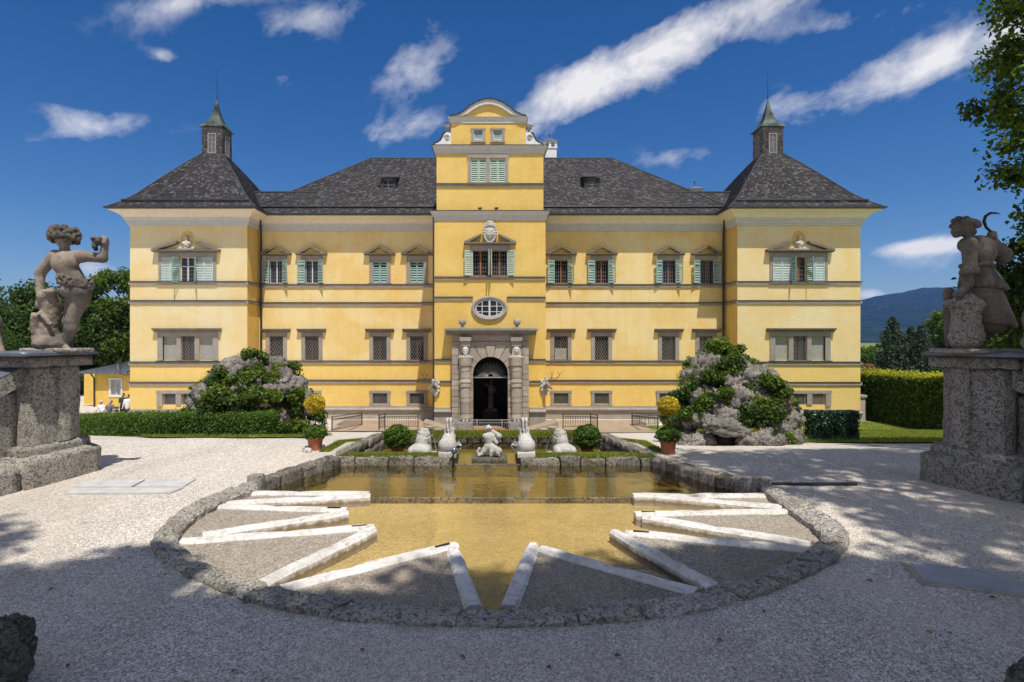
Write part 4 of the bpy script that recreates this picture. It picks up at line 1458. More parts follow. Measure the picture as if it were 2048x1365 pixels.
# leave the strip behind the tower clear (the tower roof runs through it)
shingle_quad(acc, eA, eB, rB, rA, .145, .15)
shingle_quad(acc, bA, eA, rA, rA, .2, .2); shingle_quad(acc, eB, bB, rB, rB, .2, .2)
shingles_build('shingles', acc, roof)
MB().tube([rA, rB], .09, 8).build('ridge', M['shingle'], roof)
MB().tube([(eA[0], eA[1], eA[2] + .05), rA], .06, 6).build('hip', M['shingle'], roof); MB().tube([(eB[0], eB[1], eB[2] + .05), rB], .06, 6).build('hip', M['shingle'], roof)
sl = (ZR - ZE2) / (DRg - eY)
for s, e in ((XL + .3, -TX - .05), (TX + .05, XR - .3)):      # snow-guard beam
    yb = eY + .55
    MB().tube([(s, yb, ZE2 + sl * .55 + .13), (e, yb, ZE2 + sl * .55 + .13)], .07, 6).build('snow_guard', M['slate'], roof)
# low links to the pavilions
for x0, x1 in ((-19.1, -12.0), (12.2, 19.4)):
    zl = 15.5; yl = eY + (zl - ZE2) / sl
    lk = MB().add([(x0, eY, ZE2 - .02), (x1, eY, ZE2 - .02), (x1, yl, zl), (x0, yl, zl), (x0, 2 * yl - eY, ZE2), (x1, 2 * yl - eY, ZE2)], [(0, 1, 2, 3), (3, 2, 5, 4)]).build('link_roof', M['roofbase'], pal)
    acc = ([], []); shingle_quad(acc, (x0, eY, ZE2 - .02), (x1, eY, ZE2 - .02), (x1, yl, zl), (x0, yl, zl), .145, .15); shingles_build('shingles', acc, lk)
    MB().tube([(x0, yl, zl + .03), (x1, yl, zl + .03)], .08, 6).build('ridge', M['shingle'], lk)
# dormers
for px, py in ((777, 378), (1184, 377)):
    d = 40.2
    for _ in range(6): d = eY + (fz(py, d) - ZE2) / sl
    x, z = fx(px, d), fz(py, d)
    w, h = .40, .72
    dm = MB().box(x - w - .14, x - w + .1, d - .05, d + 1.0, z - .05, z + h).box(x + w - .1, x + w + .14, d - .05, d + 1.0, z - .05, z + h).box(x - w + .1, x + w - .1, d - .05, d + .6, z + h - .16, z + h).box(x - w + .1, x + w - .1, d - .05, d + .3, z - .05, z + .06).build('dormer', M['shingle'], pal)
    MB().box(x - w + .1, x + w - .1, d + .03, d + .06, z + .06, z + h - .16).build('pane', M['glass'], dm)
    MB().box(x - .02, x + .02, d - .02, d + .025, z + .06, z + h - .16).box(x - w + .1, x + w - .1, d - .019, d + .024, z + .25, z + .28).build('muntins', M['iron_light'], dm)
    MB().add([(x - w - .28, d - .22, z + h + .01), (x + w + .28, d - .22, z + h + .01), (x + w + .2, d + 1.3, z + h + .62), (x - w - .2, d + 1.3, z + h + .62), (x - w - .28, d - .22, z + h + .08), (x + w + .28, d - .22, z + h + .08), (x + w + .2, d + 1.3, z + h + .69), (x - w - .2, d + 1.3, z + h + .69)],
             [(3, 2, 1, 0), (4, 5, 6, 7), (0, 1, 5, 4), (1, 2, 6, 5), (2, 3, 7, 6), (3, 0, 4, 7)]).build('dormer_roof', M['shingle'], dm)

# pavilion roofs: concave pyramids with shingled turrets
PROF = [(4.63, 13.5), (4.1, 13.92), (3.5, 14.54), (2.5, 15.86), (1.5, 17.13), (.72, 18.05)]
for (a, b), cx_, cd in ((PLX, -19.12, 39.85), (PRX, 19.45, 39.85)):
    hw = (b - a) / 2 + OV
    xm = (a + b) / 2
    pts = []
    for w, z in PROF:
        f = (w - .72) / (4.63 - .72)
        ww = .72 + (hw - .72) * f
        xc = cx_ + (xm - cx_) * f
        y0 = cd - w if f < 1 else DP - OV
        y0 = cd - (.72 + (cd - (DP - OV) - .72) * f)
        pts.append((xc - ww, xc + ww, y0, 2 * cd - y0, z))
    mb = MB(); vs = []; fs = []
    for x0, x1, y0, y1, z in pts: vs += [(x0, y0, z), (x1, y0, z), (x1, y1, z), (x0, y1, z)]
    for k in range(len(pts) - 1):
        for j in range(4): fs.append((k * 4 + j, k * 4 + (j + 1) % 4, (k + 1) * 4 + (j + 1) % 4, (k + 1) * 4 + j))
    pr = mb.add(vs, fs).build('pavilion_roof', M['roofbase'], pal)
    acc = ([], [])
    for k in range(len(pts) - 1):
        lo_, hi_ = vs[k * 4:k * 4 + 4], vs[k * 4 + 4:k * 4 + 8]
        for j in range(4):
            if j == 2: continue
            shingle_quad(acc, lo_[j], lo_[(j + 1) % 4], hi_[(j + 1) % 4], hi_[j], .15, .15)
    shingles_build('shingles', acc, pr)
    for j in range(2): MB().tube([(vs[k * 4 + j][0], vs[k * 4 + j][1], vs[k * 4 + j][2] + .03) for k in range(len(pts))], .05, 6).build('hip', M['shingle'], pr)
    k = 1; x0, x1, y0, y1, z = pts[k]
    MB().tube([(x0 + .1, y0 - .05, z + .14), (x1 - .1, y0 - .05, z + .14)], .07, 6).build('snow_guard', M['slate'], pr)
    # turret
    s = .70; z0, z1 = 17.9, 19.95
    tr_ = MB().box(cx_ - s, cx_ + s, cd - s, cd + s, z0 - .6, z1).build('turret', M['roofbase'], pal)
    acc = ([], []); rg = random.Random(4)
    for fdir in range(4):
        u = [(1, 0), (0, 1), (-1, 0), (0, -1)][fdir]; nn = [(0, -1), (1, 0), (0, 1), (-1, 0)][fdir]
        rows = 17
        for r in range(rows):
            q = -s
            zz0 = z0 - .25 + (z1 - z0 + .2) * r / rows; zz1 = zz0 + (z1 - z0 + .2) / rows * 1.3
            while q < s:
                w = rg.uniform(.1, .17); e = min(s, q + w - .01)
                if not (abs((q + e) / 2) < .27 and 18.12 < (zz0 + zz1) / 2 < 19.45) and e - q > .02:
                    lift = rg.uniform(.02, .04); i = len(acc[0]) // 3
                    pt = lambda t, o, z: (cx_ + u[0] * t + nn[0] * (s + o), cd + u[1] * t + nn[1] * (s + o), z)
                    for v in (pt(q, lift, zz0), pt(e, lift, zz0), pt(e, .005, zz1), pt(q, .005, zz1), pt(q, 0, zz0), pt(e, 0, zz0)): acc[0].extend(v)
                    acc[1].extend((i, i + 1, i + 2, i + 3)); acc[1].extend((i + 4, i + 5, i + 1, i))
                q += w
    shingles_build('shingles', acc, tr_, 'shingle_light')
    for fdir in range(4):
        an = fdir * math.pi / 2
        T = Matrix.Translation((cx_, cd, 0)) @ Matrix.Rotation(an, 4, 'Z')
        fm = MB().box(-.29, -.22, -s - .05, -s + .01, 18.1, 19.5).box(.22, .29, -s - .05, -s + .01, 18.1, 19.5).box(-.22, .22, -s - .05, -s + .01, 18.1, 18.17).box(-.22, .22, -s - .05, -s + .01, 19.43, 19.5).box(-.02, .02, -s - .04, -s + .01, 18.17, 19.43)
        for k in range(1, 4): fm.box(-.22, .22, -s - .035, -s + .01, 18.17 + 1.26 * k / 4 - .012, 18.17 + 1.26 * k / 4 + .012)
        fm.xf(T).build('turret_window', M['trim'], tr_)
        MB().box(-.22, .22, -s - .012, -s - .004, 18.17, 19.43).xf(T).build('pane', M['lead'], tr_)
    # swept copper cap and needle
    cap = [(.72, 19.90), (.84, 19.93), (.83, 19.99), (.62, 20.22), (.43, 20.52), (.28, 20.9), (.16, 21.35), (.085, 21.75), (.03, 22.1)]
    vs = []; fs = []
    for r_, z in cap: vs += [(cx_ - r_, cd - r_, z), (cx_ + r_, cd - r_, z), (cx_ + r_, cd + r_, z), (cx_ - r_, cd + r_, z)]
    for k in range(len(cap) - 1):
        for j in range(4): fs.append((k * 4 + j, k * 4 + (j + 1) % 4, (k + 1) * 4 + (j + 1) % 4, (k + 1) * 4 + j))
    fs.append((3, 2, 1, 0)); m = (len(cap) - 1) * 4; fs.append((m, m + 1, m + 2, m + 3))
    cp = MB().add(vs, fs).build('copper_cap', M['copper'], tr_)
    MB().tube([(cx_, cd, 22.0), (cx_, cd, 22.5), (cx_, cd, 24.4)], [.035, .018, .005], 6).build('needle', M['iron'], tr_)

# chimneys
def chimney(x, y, z0, w, z1):
    c = MB().box(x - w, x + w, y - w * .8, y + w * .8, z0, z1 - .7).box(x - w * 1.12, x + w * 1.12, y - w * .9, y + w * .9, z1 - .7, z1 - .6)
    for sx in (-1, 0, 1):
        c.box(x + sx * w * .88 - .09, x + sx * w * .88 + .09, y - w * .8, y + w * .8, z1 - .6, z1 - .2)
    c.box(x - w * 1.1, x + w * 1.1, y - w * .88, y + w * .88, z1 - .2, z1 - .1)
    o = c.build('chimney', M['white'], pal)
    MB().add([(x - w * 1.25, y - w, z1 - .1), (x + w * 1.25, y - w, z1 - .1), (x + w * 1.25, y + w, z1 - .1), (x - w * 1.25, y + w, z1 - .1), (x, y - w * .4, z1 + .15), (x, y + w * .4, z1 + .15)],
             [(3, 2, 1, 0), (0, 1, 4), (1, 2, 5, 4), (2, 3, 5), (3, 0, 4, 5)]).build('chimney_cap', M['lead'], o)
    MB().tube([(x, y, z1), (x, y, z1 + .45)], .02, 6).ball((x, y, z1 + .5), .06, 8, 6).build('finial', M['iron'], o)


chimney(fx(1099, 45.5), 45.5, 17.5, .52, fz(283, 45.5))
chimney(fx(1389, 43), 43, 14.0, .52, fz(378, 43))

# ---------------------------------------------------------------- centre tower
TU = 3.14
zC1b, zC1t = fz(441, DT), fz(424, DT)
zC2b, zC2t = fz(307, DT), fz(293, DT)
zC3b, zC3t = fz(246, DT), fz(235, DT)
tz_m, tz_u, tz_a = fz(552, DT), fz(365.5, DT), fz(284, DT)
hol = []
for c in (961, 999):
    x = fx(c, DT); hol.append((x - .46, x + .46, tz_m, tz_m + 1.48))
door_x = fx(980.5, DT)
hol.append((door_x - 1.0, door_x + 1.02, -.2, 4.3))
wall_holes('tower_wall', -TX, TX, 0, zC1t - .01, DT, hol, M['stucco_deep'])
for s in (-1, 1):
    q = [(s * TX, DT, 0), (s * TX, DR, 0), (s * TX, DR, zC1t), (s * TX, DT, zC1t)]
    MB().add(q, [(0, 1, 2, 3) if s > 0 else (3, 2, 1, 0)]).build('tower_side', M['stucco_deep'], pal)
    q = [(s * TU, DT + .1, zC1t), (s * TU, DRg, zC1t), (s * TU, DRg, zC2t), (s * TU, DT + .1, zC2t)]
    MB().add(q, [(0, 1, 2, 3) if s > 0 else (3, 2, 1, 0)]).build('tower_side', M['stucco_deep'], pal)
DU = DT + .06
hol = []
for c in (957, 995.5):
    x = fx(c, DU); hol.append((x - .47, x + .47, tz_u, tz_u + 1.44))
wall_holes('tower_upper_wall', -TU, TU, zC1t - .01, zC2t - .01, DU, hol, M['stucco_deep'])
for zb_, zt_, hwid, D, nm in ((zC1b, zC1t, TX, DT, 'cornice'), (zC2b, zC2t, TU, DU, 'cornice')):
    h = zt_ - zb_
    prof = [(.0, zb_), (.05, zb_), (.05, zb_ + h * .3), (.10, zb_ + h * .34), (.10, zb_ + h * .6), (.2, zb_ + h * .8), (.24, zb_ + h), (0, zb_ + h)]
    mould(prof, [(-hwid, DR - .9 if D == DT else DT + 4), (-hwid, D), (hwid, D), (hwid, DR - .9 if D == DT else DT + 4)], nm, M['cornice'])
    mould([(-.02, zt_ + .003), (.28, zt_ + .003), (.28, zt_ + .035), (-.02, zt_ + .09)], [(-hwid, DR - .9 if D == DT else DT + 4), (-hwid, D), (hwid, D), (hwid, DR - .9 if D == DT else DT + 4)], 'cornice_flashing', M['slate'])
for py0, py1, D, sk in ((554, 560.5, DT, ()), (594, 600.5, DT, ((-1.0, 1.0),)), (718.5, 725, DT, ((-2.26, 2.32),)), (762, 768.5, DT, ((-2.26, 2.32),))):
    zz = band(-TX, TX, D, py0, py1, sk)
band(-TU, TU, DU, 368, 374)

# attic with curved gable
AX0, AX1 = fx(902, DU), fx(1051, DU)
acx = (AX0 + AX1) / 2; ahw = (AX1 - AX0) / 2
hol = []
for c in (956.5, 995.5):
    x = fx(c, DU); hol.append((x - .27, x + .27, tz_a + .12, tz_a + .68))
wall_holes('attic_wall', AX0, AX1, zC2t - .01, zC3t, DU, hol, M['stucco_deep'])
for s, x in ((-1, AX0), (1, AX1)):
    q = [(x, DU, zC2t), (x, DRg, zC2t), (x, DRg, zC3t), (x, DU, zC3t)]
    MB().add(q, [(0, 1, 2, 3) if s > 0 else (3, 2, 1, 0)]).build('tower_side', M['stucco_deep'], pal)
h = zC3t - zC3b
prof = [(.0, zC3b), (.05, zC3b), (.05, zC3b + h * .35), (.14, zC3b + h * .8), (.17, zC3b + h), (0, zC3b + h)]
mould(prof, [(AX0, DU + 2), (AX0, DU), (AX1, DU), (AX1, DU + 2)], 'cornice', M['cornice'])
# gable curve: (px, py) of the outer edge
gc = [(900, 235), (913, 231), (926, 224), (938, 214), (952, 205), (966, 200), (977, 198.5), (990, 200), (1004, 205), (1018, 214), (1030, 224), (1043, 231), (1053, 235)]
go = [(fx(px, DU - .2), fz(py, DU - .2)) for px, py in gc]
gi = [((px_ - acx) * .80 + acx, zC3t + (pz_ - zC3t) * .72) for px_, pz_ in go]
gi[0] = (go[0][0] + .5, zC3t + .004); gi[-1] = (go[-1][0] - .5, zC3t + .004); go[0] = (go[0][0], zC3t + .004); go[-1] = (go[-1][0], zC3t + .004)
mb = MB()
for k in range(len(go) - 1):
    mb.prism([go[k], gi[k], gi[k + 1], go[k + 1]], DU - .20, DU + .3)
mb.build('gable_moulding', M['cornice'], pal)
mb = MB()
for k in range(len(go) - 1):
    A, B = go[k], go[k + 1]
    mb.prism([(A[0], A[1] + .002), (B[0], B[1] + .002), (B[0], B[1] + .06), (A[0], A[1] + .06)], DU - .28, DRg - 2)
mb.build('gable_roof', M['slate'], pal)
MB().prism(gi, DU - .02, DU + .2).build('gable_panel', M['stucco_deep'], pal)
MB().tube([(fx(982, DU), DU, fz(199, DU)), (fx(982, DU), DU, fz(186, DU))], .012, 5).build('lightning_rod', M['iron'], pal)
# scrolls and vases at the attic's feet
for s in (-1, 1):
    xa = AX0 if s < 0 else AX1
    X = lambda t: xa + s * t
    pts = [(0, 0), (1.0, 0), (.98, .10), (.80, .16), (.62, .28), (.52, .46), (.46, .62), (.34, .72), (.18, .74), (0, .70)]
    p = [(X(a), zC2t + .09 + b) for a, b in pts]
    if s < 0: p = p[::-1]
    o = MB().prism(p, DU - .04, DU + .35).build('scroll', M['white'], pal)
    sp = [(X(.24 + .20 * (1 - k / 26) * math.cos(k * .55)), DU - .05, zC2t + .5 + .20 * (1 - k / 26) * math.sin(k * .55)) for k in range(24)]
    MB().tube(sp, .022, 5).build('volute', M['trim'], o)
    ed = [(X(a), DU - .02, zC2t + .12 + b) for a, b in pts[1:8]]
    MB().tube(ed, .06, 6).build('scroll_edge', M['slate'], o)
    MB().lathe([(.05, 0), (.10, .02), (.05, .08), (.06, .14), (.17, .24), (.21, .36), (.19, .40), (.23, .44), (.05, .46)], (X(.2), DU + .1, zC2t + .09 + .74), 12).build('vase', M['trim'], pal, smooth=True)
    MB().tube([(X(.32), DU + .1, zC2t + 1.2), (X(.45), DU + .1, zC2t + 1.27), (X(.55), DU + .08, zC2t + 1.22)], [.03, .05, .02], 6).build('vase_handle', M['trim'], pal)
# attic windows
for c in (956.5, 995.5):
    x = fx(c, DU); z = tz_a + .12
    w = MB().bbox(x - .4, x - .27, DU - .06, DU + .1, z - .02, z + .58, .01).bbox(x + .27, x + .4, DU - .06, DU + .1, z - .02, z + .58, .01).bbox(x - .43, x + .43, DU - .07, DU + .1, z + .582, z + .72, .01).bbox(x - .43, x + .43, DU - .07, DU + .1, z - .15, z - .022, .01).build('window', M['trim'], pal)
    link('shutter', shutter_mesh(.53, .54, 1, 6, .99).mesh('shutter', M['shutter_pale']), w, (x - .265, DU + .05, z + .01), world=True)
    MB().box(x - .27, x + .27, DU + .12, DU + .13, z, z + .57).build('pane', M['glass'], w)
# upper double window, all four leaves closed
x0, x1 = fx(957, DU), fx(995.5, DU)
w = MB().bbox(x0 - .62, x0 - .47, DU - .06, DU + .1, tz_u, tz_u + 1.44, .01).bbox(x1 + .47, x1 + .62, DU - .06, DU + .1, tz_u, tz_u + 1.44, .01).bbox(x0 + .47, x1 - .47, DU - .06, DU + .1, tz_u, tz_u + 1.44, .01).bbox(x0 - .66, x1 + .66, DU - .07, DU + .1, tz_u + 1.442, tz_u + 1.64, .01).build('window', M['trim'], pal)
MB().bbox(x0 - .7, x1 + .7, DU - .13, DU + .0, tz_u - .11, tz_u - .004, .01).build('sill', M['trim_dark'], w)
ms = {s: shutter_mesh(.46, 1.42, s, 15, .62).mesh('shutter', M['shutter_mint']) for s in (-1, 1)}
for x in (x0, x1):
    link('shutter', ms[1], w, (x - .465, DU + .03, tz_u + .01)); link('shutter', ms[-1], w, (x + .465, DU + .03, tz_u + .01))
    MB().box(x - .47, x + .47, DU + .15, DU + .16, tz_u, tz_u + 1.44).build('pane', M['glass'], w)
# main double window with open shutters and broken pediment
x0, x1 = fx(961, DT), fx(999, DT); H = 1.48
w = MB().bbox(x0 - .6, x0 - .46, DT - .06, DT + .1, tz_m, tz_m + H, .01).bbox(x1 + .46, x1 + .6, DT - .06, DT + .1, tz_m, tz_m + H, .01).bbox(x0 + .46, x1 - .46, DT - .06, DT + .1, tz_m, tz_m + H, .01).bbox(x0 - .62, x1 + .62, DT - .075, DT + .1, tz_m + H + .002, tz_m + H + .3, .01).build('window', M['trim'], pal)
MB().bbox(x0 - .75, x1 + .75, DT - .14, DT, tz_m - .12, tz_m - .004, .01).build('sill', M['trim_dark'], w)
xm = (x0 + x1) / 2
mb = MB(); base = tz_m + H + .32
mb.prismx([(DT, base), (DT - .2, base), (DT - .36, base + .06), (DT - .36, base + .12), (DT, base + .12)], xm - 1.52, xm + 1.52)
for s in (-1, 1):
    p = [(xm + s * 1.52, base + .122), (xm + s * 1.25, base + .122), (xm + s * .55, base + .50), (xm + s * .5, base + .62), (xm + s * 1.52, base + .17)]
    if s > 0: p = p[::-1]
    mb.prism(p[::-1], DT - .35, DT)
mb.build('pediment', M['trim_dark'], w)
for x in (x0, x1):
    MB().box(x - .46, x + .46, DT + .2, DT + .21, tz_m, tz_m + H).build('pane', M['glass'], w)
    link('sash', ME.setdefault('t_sash', sash_mesh(.46, H, .14, mull=.05).mesh('sash', M['sash_brown'])), w, (x, DT, tz_m))
    link('muntins', ME.setdefault('t_munt', muntin_mesh(.46, H, .16, 2, 6, .007).mesh('muntins', M['muntin'])), w, (x, DT, tz_m))
ms = {s: shutter_mesh(.5, H, s, 15).mesh('shutter', M['shutter_mint']) for s in (-1, 1)}
link('shutter', ms[-1], w, (x0 - .45, DT - .1, tz_m), (0, 0, R(20))); link('shutter', ms[1], w, (x1 + .45, DT - .1, tz_m), (0, 0, R(-24)))
link('shutter', ms[1], w, (x0 + .47, DT - .1, tz_m), (0, 0, R(-86))); link('shutter', ms[-1], w, (x1 - .47, DT - .1, tz_m), (0, 0, R(90)))
# iron ties
for px in (960, 993): MB().box(fx(px, DU) - .1, fx(px, DU) + .1, DU - .05, DU - .003, fz(418, DU), fz(415.5, DU)).build('wall_tie', M['iron'], pal)

# oval window
ocx, ocz = fx(979, DT), fz(617, DT)
n = 48; mb = MB(); vs = []; rings = [(1.06, .715, 0.002), (1.06, .715, -.10), (1.0, .665, -.15), (.90, .58, -.13), (.84, .51, -.04), (.82, .50, -.012)]
for a, b, y in rings: vs += [(ocx + a * math.cos(2 * math.pi * k / n), DT + y, ocz + b * math.sin(2 * math.pi * k / n)) for k in range(n)]
fs = [(r * n + k, (r + 1) * n + k, (r + 1) * n + (k + 1) % n, r * n + (k + 1) % n) for r in range(len(rings) - 1) for k in range(n)]
ow = mb.add(vs, [f[::-1] for f in fs]).build('oval_window', M['trim'], pal, smooth=False)
MB().add([(ocx + .83 * math.cos(2 * math.pi * k / n), DT - .018, ocz + .51 * math.sin(2 * math.pi * k / n)) for k in range(n)], [tuple(range(n))]).build('pane', M['glass'], ow)
mb = MB()
for t, hw_ in ((-.43, .022), (0, .05), (.43, .022)):
    zz = .5 * math.sqrt(1 - (t / .83) ** 2); mb.box(ocx + t - hw_, ocx + t + hw_, DT - .06, DT - .02, ocz - zz, ocz + zz)
for t in (-.2, .12):
    xx = .82 * math.sqrt(1 - (t / .5) ** 2); mb.box(ocx - xx, ocx + xx, DT - .055, DT - .021, ocz + t - .016, ocz + t + .016)
mb.tube([(ocx + .80 * math.cos(2 * math.pi * k / n), DT - .035, ocz + .48 * math.sin(2 * math.pi * k / n)) for k in range(n + 1)], .03, 5)
mb.build('sash', M['sash'], ow)

# gutters' hoppers at the tower corners
for s in (-1, 1):
    x = s * (TX + .28)
    MB().box(x - .14, x + .14, DR - 1.05, DR - .75, 12.95, 13.4).tube([(x, DR - .9, 13.0), (x, DR - .85, 12.5), (x - s * .1, DR - .3, 11.9), (x - s * .14, DR - .12, 11.5), (x - s * .14, DR - .12, .3)], .06, 8).build('downpipe', M['slate'], pal)
xx = -TX + .04
MB().tube([(xx - .1, DT - .03, fz(430, DT)), (xx - .1, DT - .03, fz(840, DT))], .045, 8).build('downpipe', M['slate'], pal)

# ---------------------------------------------------------------- portal
PD = DT - .5
S_ = F / PD
pX = lambda px: (px - CX) / S_
pZ = lambda py: CZ - (py - CY) / S_
por = link('portal', MB().box(pX(904), pX(1057), DT - .18, DT - .003, pZ(672), pZ(664)).mesh('portal', M['portal']), pal)
dcx, dr = pX(981), 1.01
zs_ = pZ(749)
# backing of the portal round the arch, in two halves
arc = [(dcx + dr * math.cos(math.pi * k / 24), zs_ + dr * math.sin(math.pi * k / 24)) for k in range(25)]
mb = MB()
for k in range(24):
    a, b = arc[k], arc[k + 1]
    mb.prism([(b[0], b[1]), (a[0], a[1]), (a[0], pZ(690)), (b[0], pZ(690))], DT - .3, DT + .25)
mb.box(pX(903), dcx - dr, DT - .3, DT - .003, 0, pZ(690)).box(dcx + dr, pX(1058), DT - .3, DT - .003, 0, pZ(690))
mb.build('arch_backing', M['trim_dark'], por)
rp = random.Random(8)
ncs = 13; ztop = pZ(692)
for s, xo, xi in ((-1, pX(903), dcx - dr - .0), (1, pX(1058), dcx + dr + .0)):
    for k in range(ncs):
        z0 = .02 + (zs_ - .02) * k / 10; z1 = .02 + (zs_ - .02) * (k + 1) / 10
        if k >= 10:
            z0 = zs_ + (ztop - zs_) * (k - 10) / 3; z1 = zs_ + (ztop - zs_) * (k - 9) / 3
        inner = xi if k < 10 else dcx + s * 1.62
        sp = pX(917) if s < 0 else pX(1045)
        for a, b in ((inner, sp), (sp, xo)):
            lo_, hi_ = min(a, b), max(a, b)
            if hi_ - lo_ < .05: continue
            pr = rp.uniform(0, .018)
            MB().bbox(lo_ + .008, hi_ - .008, DT - .40 - pr, DT - .301, z0 + .012, z1 - .012, .014).build('block', M['portal'], por)
# voussoirs
nv = 9
for k in range(nv):
    a0, a1 = math.pi * k / nv + .012, math.pi * (k + 1) / nv - .012
    am = (a0 + a1) / 2

    def ray(a):
        # out to the rectangle |x|<1.60, z<ztop
        t1 = 1.60 / max(1e-6, abs(math.cos(a))); t2 = (ztop - zs_) / max(1e-6, math.sin(a)); t = min(t1, t2)
        return (dcx + t * math.cos(a), zs_ + t * math.sin(a))
    inn = [(dcx + dr * math.cos(a0 + (a1 - a0) * q / 3), zs_ + dr * math.sin(a0 + (a1 - a0) * q / 3)) for q in range(4)]
    o0, o1 = ray(a0), ray(a1); outp = [o1]
    if abs(abs(o0[0] - dcx) - 1.60) < 1e-4 and abs(o1[1] - ztop) < 1e-4: outp = [o1, (dcx + 1.60, ztop), o0]
    elif abs(o0[1] - ztop) < 1e-4 and abs(abs(o1[0] - dcx) - 1.60) < 1e-4: outp = [o1, (dcx - 1.60, ztop), o0]
    else: outp = [o1, o0]
    pl2 = inn + outp
    ext_ = .06 if k == 4 else rp.uniform(0, .015)
    MB().prism(pl2[::-1], DT - .41 - ext_, DT - .301).build('voussoir', M['portal'], por)
# architrave, frieze, cornice, sheet-metal cover
MB().bbox(pX(903), pX(1058), DT - .43, DT - .003, ztop + .005, pZ(684), .012).build('architrave', M['portal'], por)
MB().bbox(pX(905), pX(1056), DT - .36, DT - .003, pZ(684) + .003, pZ(671), .01).build('frieze', M['portal'], por)
zc = pZ(671) + .003
mb = MB().prismx([(DT, zc), (DT - .42, zc), (DT - .50, zc + .10), (DT - .72, zc + .17), (DT - .78, zc + .26), (DT, zc + .26)], pX(893), pX(1071))
mb.build('portal_cornice', M['trim_dark'], por)
MB().prismx([(DT - .003, zc + .262), (DT - .86, zc + .262), (DT - .86, zc + .30), (DT - .003, zc + .42)], pX(889), pX(1075)).build('portal_cover', M['lead'], por)
for px in (925, 1034):
    x = fx(px, DT - .5)
    MB().bbox(x - .16, x + .16, DT - .66, DT - .34, zc + .30, zc + .42, .01).lathe([(.13, .42), (.09, .47), (.08, .52), (.11, .56)], (x, DT - .5, zc), 12).build('ball_base', M['trim'], por)
    MB().ball((x, DT - .5, zc + .76), .215, 20, 14).build('stone_ball', M['trim'], por, smooth=True)
# herm pilasters: feet, banded shaft, capital, collar, bearded and veiled heads
for px, who in ((931, 0), (1033, 1)):
    D0 = DT - .62; x = (px - CX) * D0 / F; q = lambda py: CZ - (py - CY) * D0 / F
    zb = q(839)
    hp = MB().bbox(x - .42, x + .42, DT - .95, DT - .42, -.05, zb - .14, .03).build('pedestal', M['tufa'], por)
    for s in (-1, 1):
        MB().ball((x + s * .1, DT - .82, zb - .07), (.075, .14, .07), 10, 6).build('foot', M['statue_white'], hp, smooth=True)
    zz = [q(838), q(828), q(806), q(796), q(775), q(766), q(757), q(744), q(733)]
    rr_ = [.31, .27, .285, .30, .29, .34, .28, .30, .30]
    for k in range(8):
        wide = .03 if k in (4,) else 0
        MB().lathe([(rr_[k] + wide, zz[k] + .008), (rr_[k] + wide + .012, zz[k] + .03), (rr_[k + 1] if k != 4 else rr_[k] + wide, zz[k + 1] - .03), (rr_[k + 1] - .01, zz[k + 1] - .008)], (x, DT - .52, 0), 20).build('drum', M['portal'], por, smooth=False)
    MB().lathe([(.30, q(733)), (.36, q(731)), (.38, q(718)), (.36, q(717))], (x, DT - .52, 0), 16).build('capital', M['portal'], por)
    mb = MB()
    for k in range(14):
        a = 2 * math.pi * k / 14; mb.ball((x + .36 * math.cos(a), DT - .52 + .30 * math.sin(a), q(715.5)), .085, 8, 6)
    mb.lathe([(.34, q(718)), (.37, q(714)), (.26, q(711))], (x, DT - .52, 0), 16)
    mb.build('collar', M['portal'], por, smooth=True)
    zh = q(703)
    c = (x, DT - .62, zh)
    pr = [('e', (0, 0, 0), (.165, .19, .23)), ('e', (0, -.17, -.02), (.035, .06, .06)), ('c', (0, .02, -.15), (0, .05, -.36), .12, .2),
          ('e', (.17, 0, 0), (.03, .05, .07)), ('e', (-.17, 0, 0), (.03, .05, .07)), ('e', (.065, -.165, .03), (.035, .03, .02)), ('e', (-.065, -.165, .03), (.035, .03, .02)), ('e', (0, .03, .13), (.19, .2, .14))]
    if who == 0: pr += [('e', (0, -.13, -.15), (.12, .09, .12)), ('c', (-.09, -.16, -.09), (.09, -.16, -.09), .03, .03), ('c', (-.1, -.14, .06), (.1, -.14, .06), .03, .03)]
    else: pr += [('c', (-.17, .02, .1), (-.2, .02, -.3), .06, .07), ('c', (.17, .02, .1), (.2, .02, -.3), .06, .07), ('e', (0, -.15, -.1), (.05, .03, .02))]
    o = link('carved_head', sdf_mesh('carved_head', pr, .022, .03, M['statue_white']), por, c)
    MB().bbox(x - .27, x + .27, DT - .62, DT - .42, q(693), q(683), .012).bbox(x - .33, x + .33, DT - .72, DT - .42, q(683) + .003, q(675), .012).build('pilaster_block', M['portal'], por)
# fanlight
zf = pZ(756)
mb = MB().box(dcx - dr + .005, dcx + dr - .005, DT - .06, DT + .0, zf - .04, zf + .03)
for k in range(1, 30):
    a = math.pi * k / 30; L = .92 if k % 2 else .8
    zz = math.sin(a) * L
    mb.tube([(dcx + .16 * math.cos(a), DT - .03, zf + .03 + .16 * math.sin(a)), (dcx + L * math.cos(a), DT - .03, zf + .03 + zz * .95)], .008, 4)
mb.build('fanlight', M['iron_light'], por)
# grotto room behind the arch
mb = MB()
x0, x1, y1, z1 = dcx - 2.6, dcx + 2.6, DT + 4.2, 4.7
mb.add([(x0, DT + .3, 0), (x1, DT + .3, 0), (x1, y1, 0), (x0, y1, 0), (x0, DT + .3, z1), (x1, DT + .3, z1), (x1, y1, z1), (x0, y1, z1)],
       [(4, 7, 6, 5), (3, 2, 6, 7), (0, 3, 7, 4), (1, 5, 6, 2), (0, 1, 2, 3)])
mb.build('grotto_room', M['inside'], por)
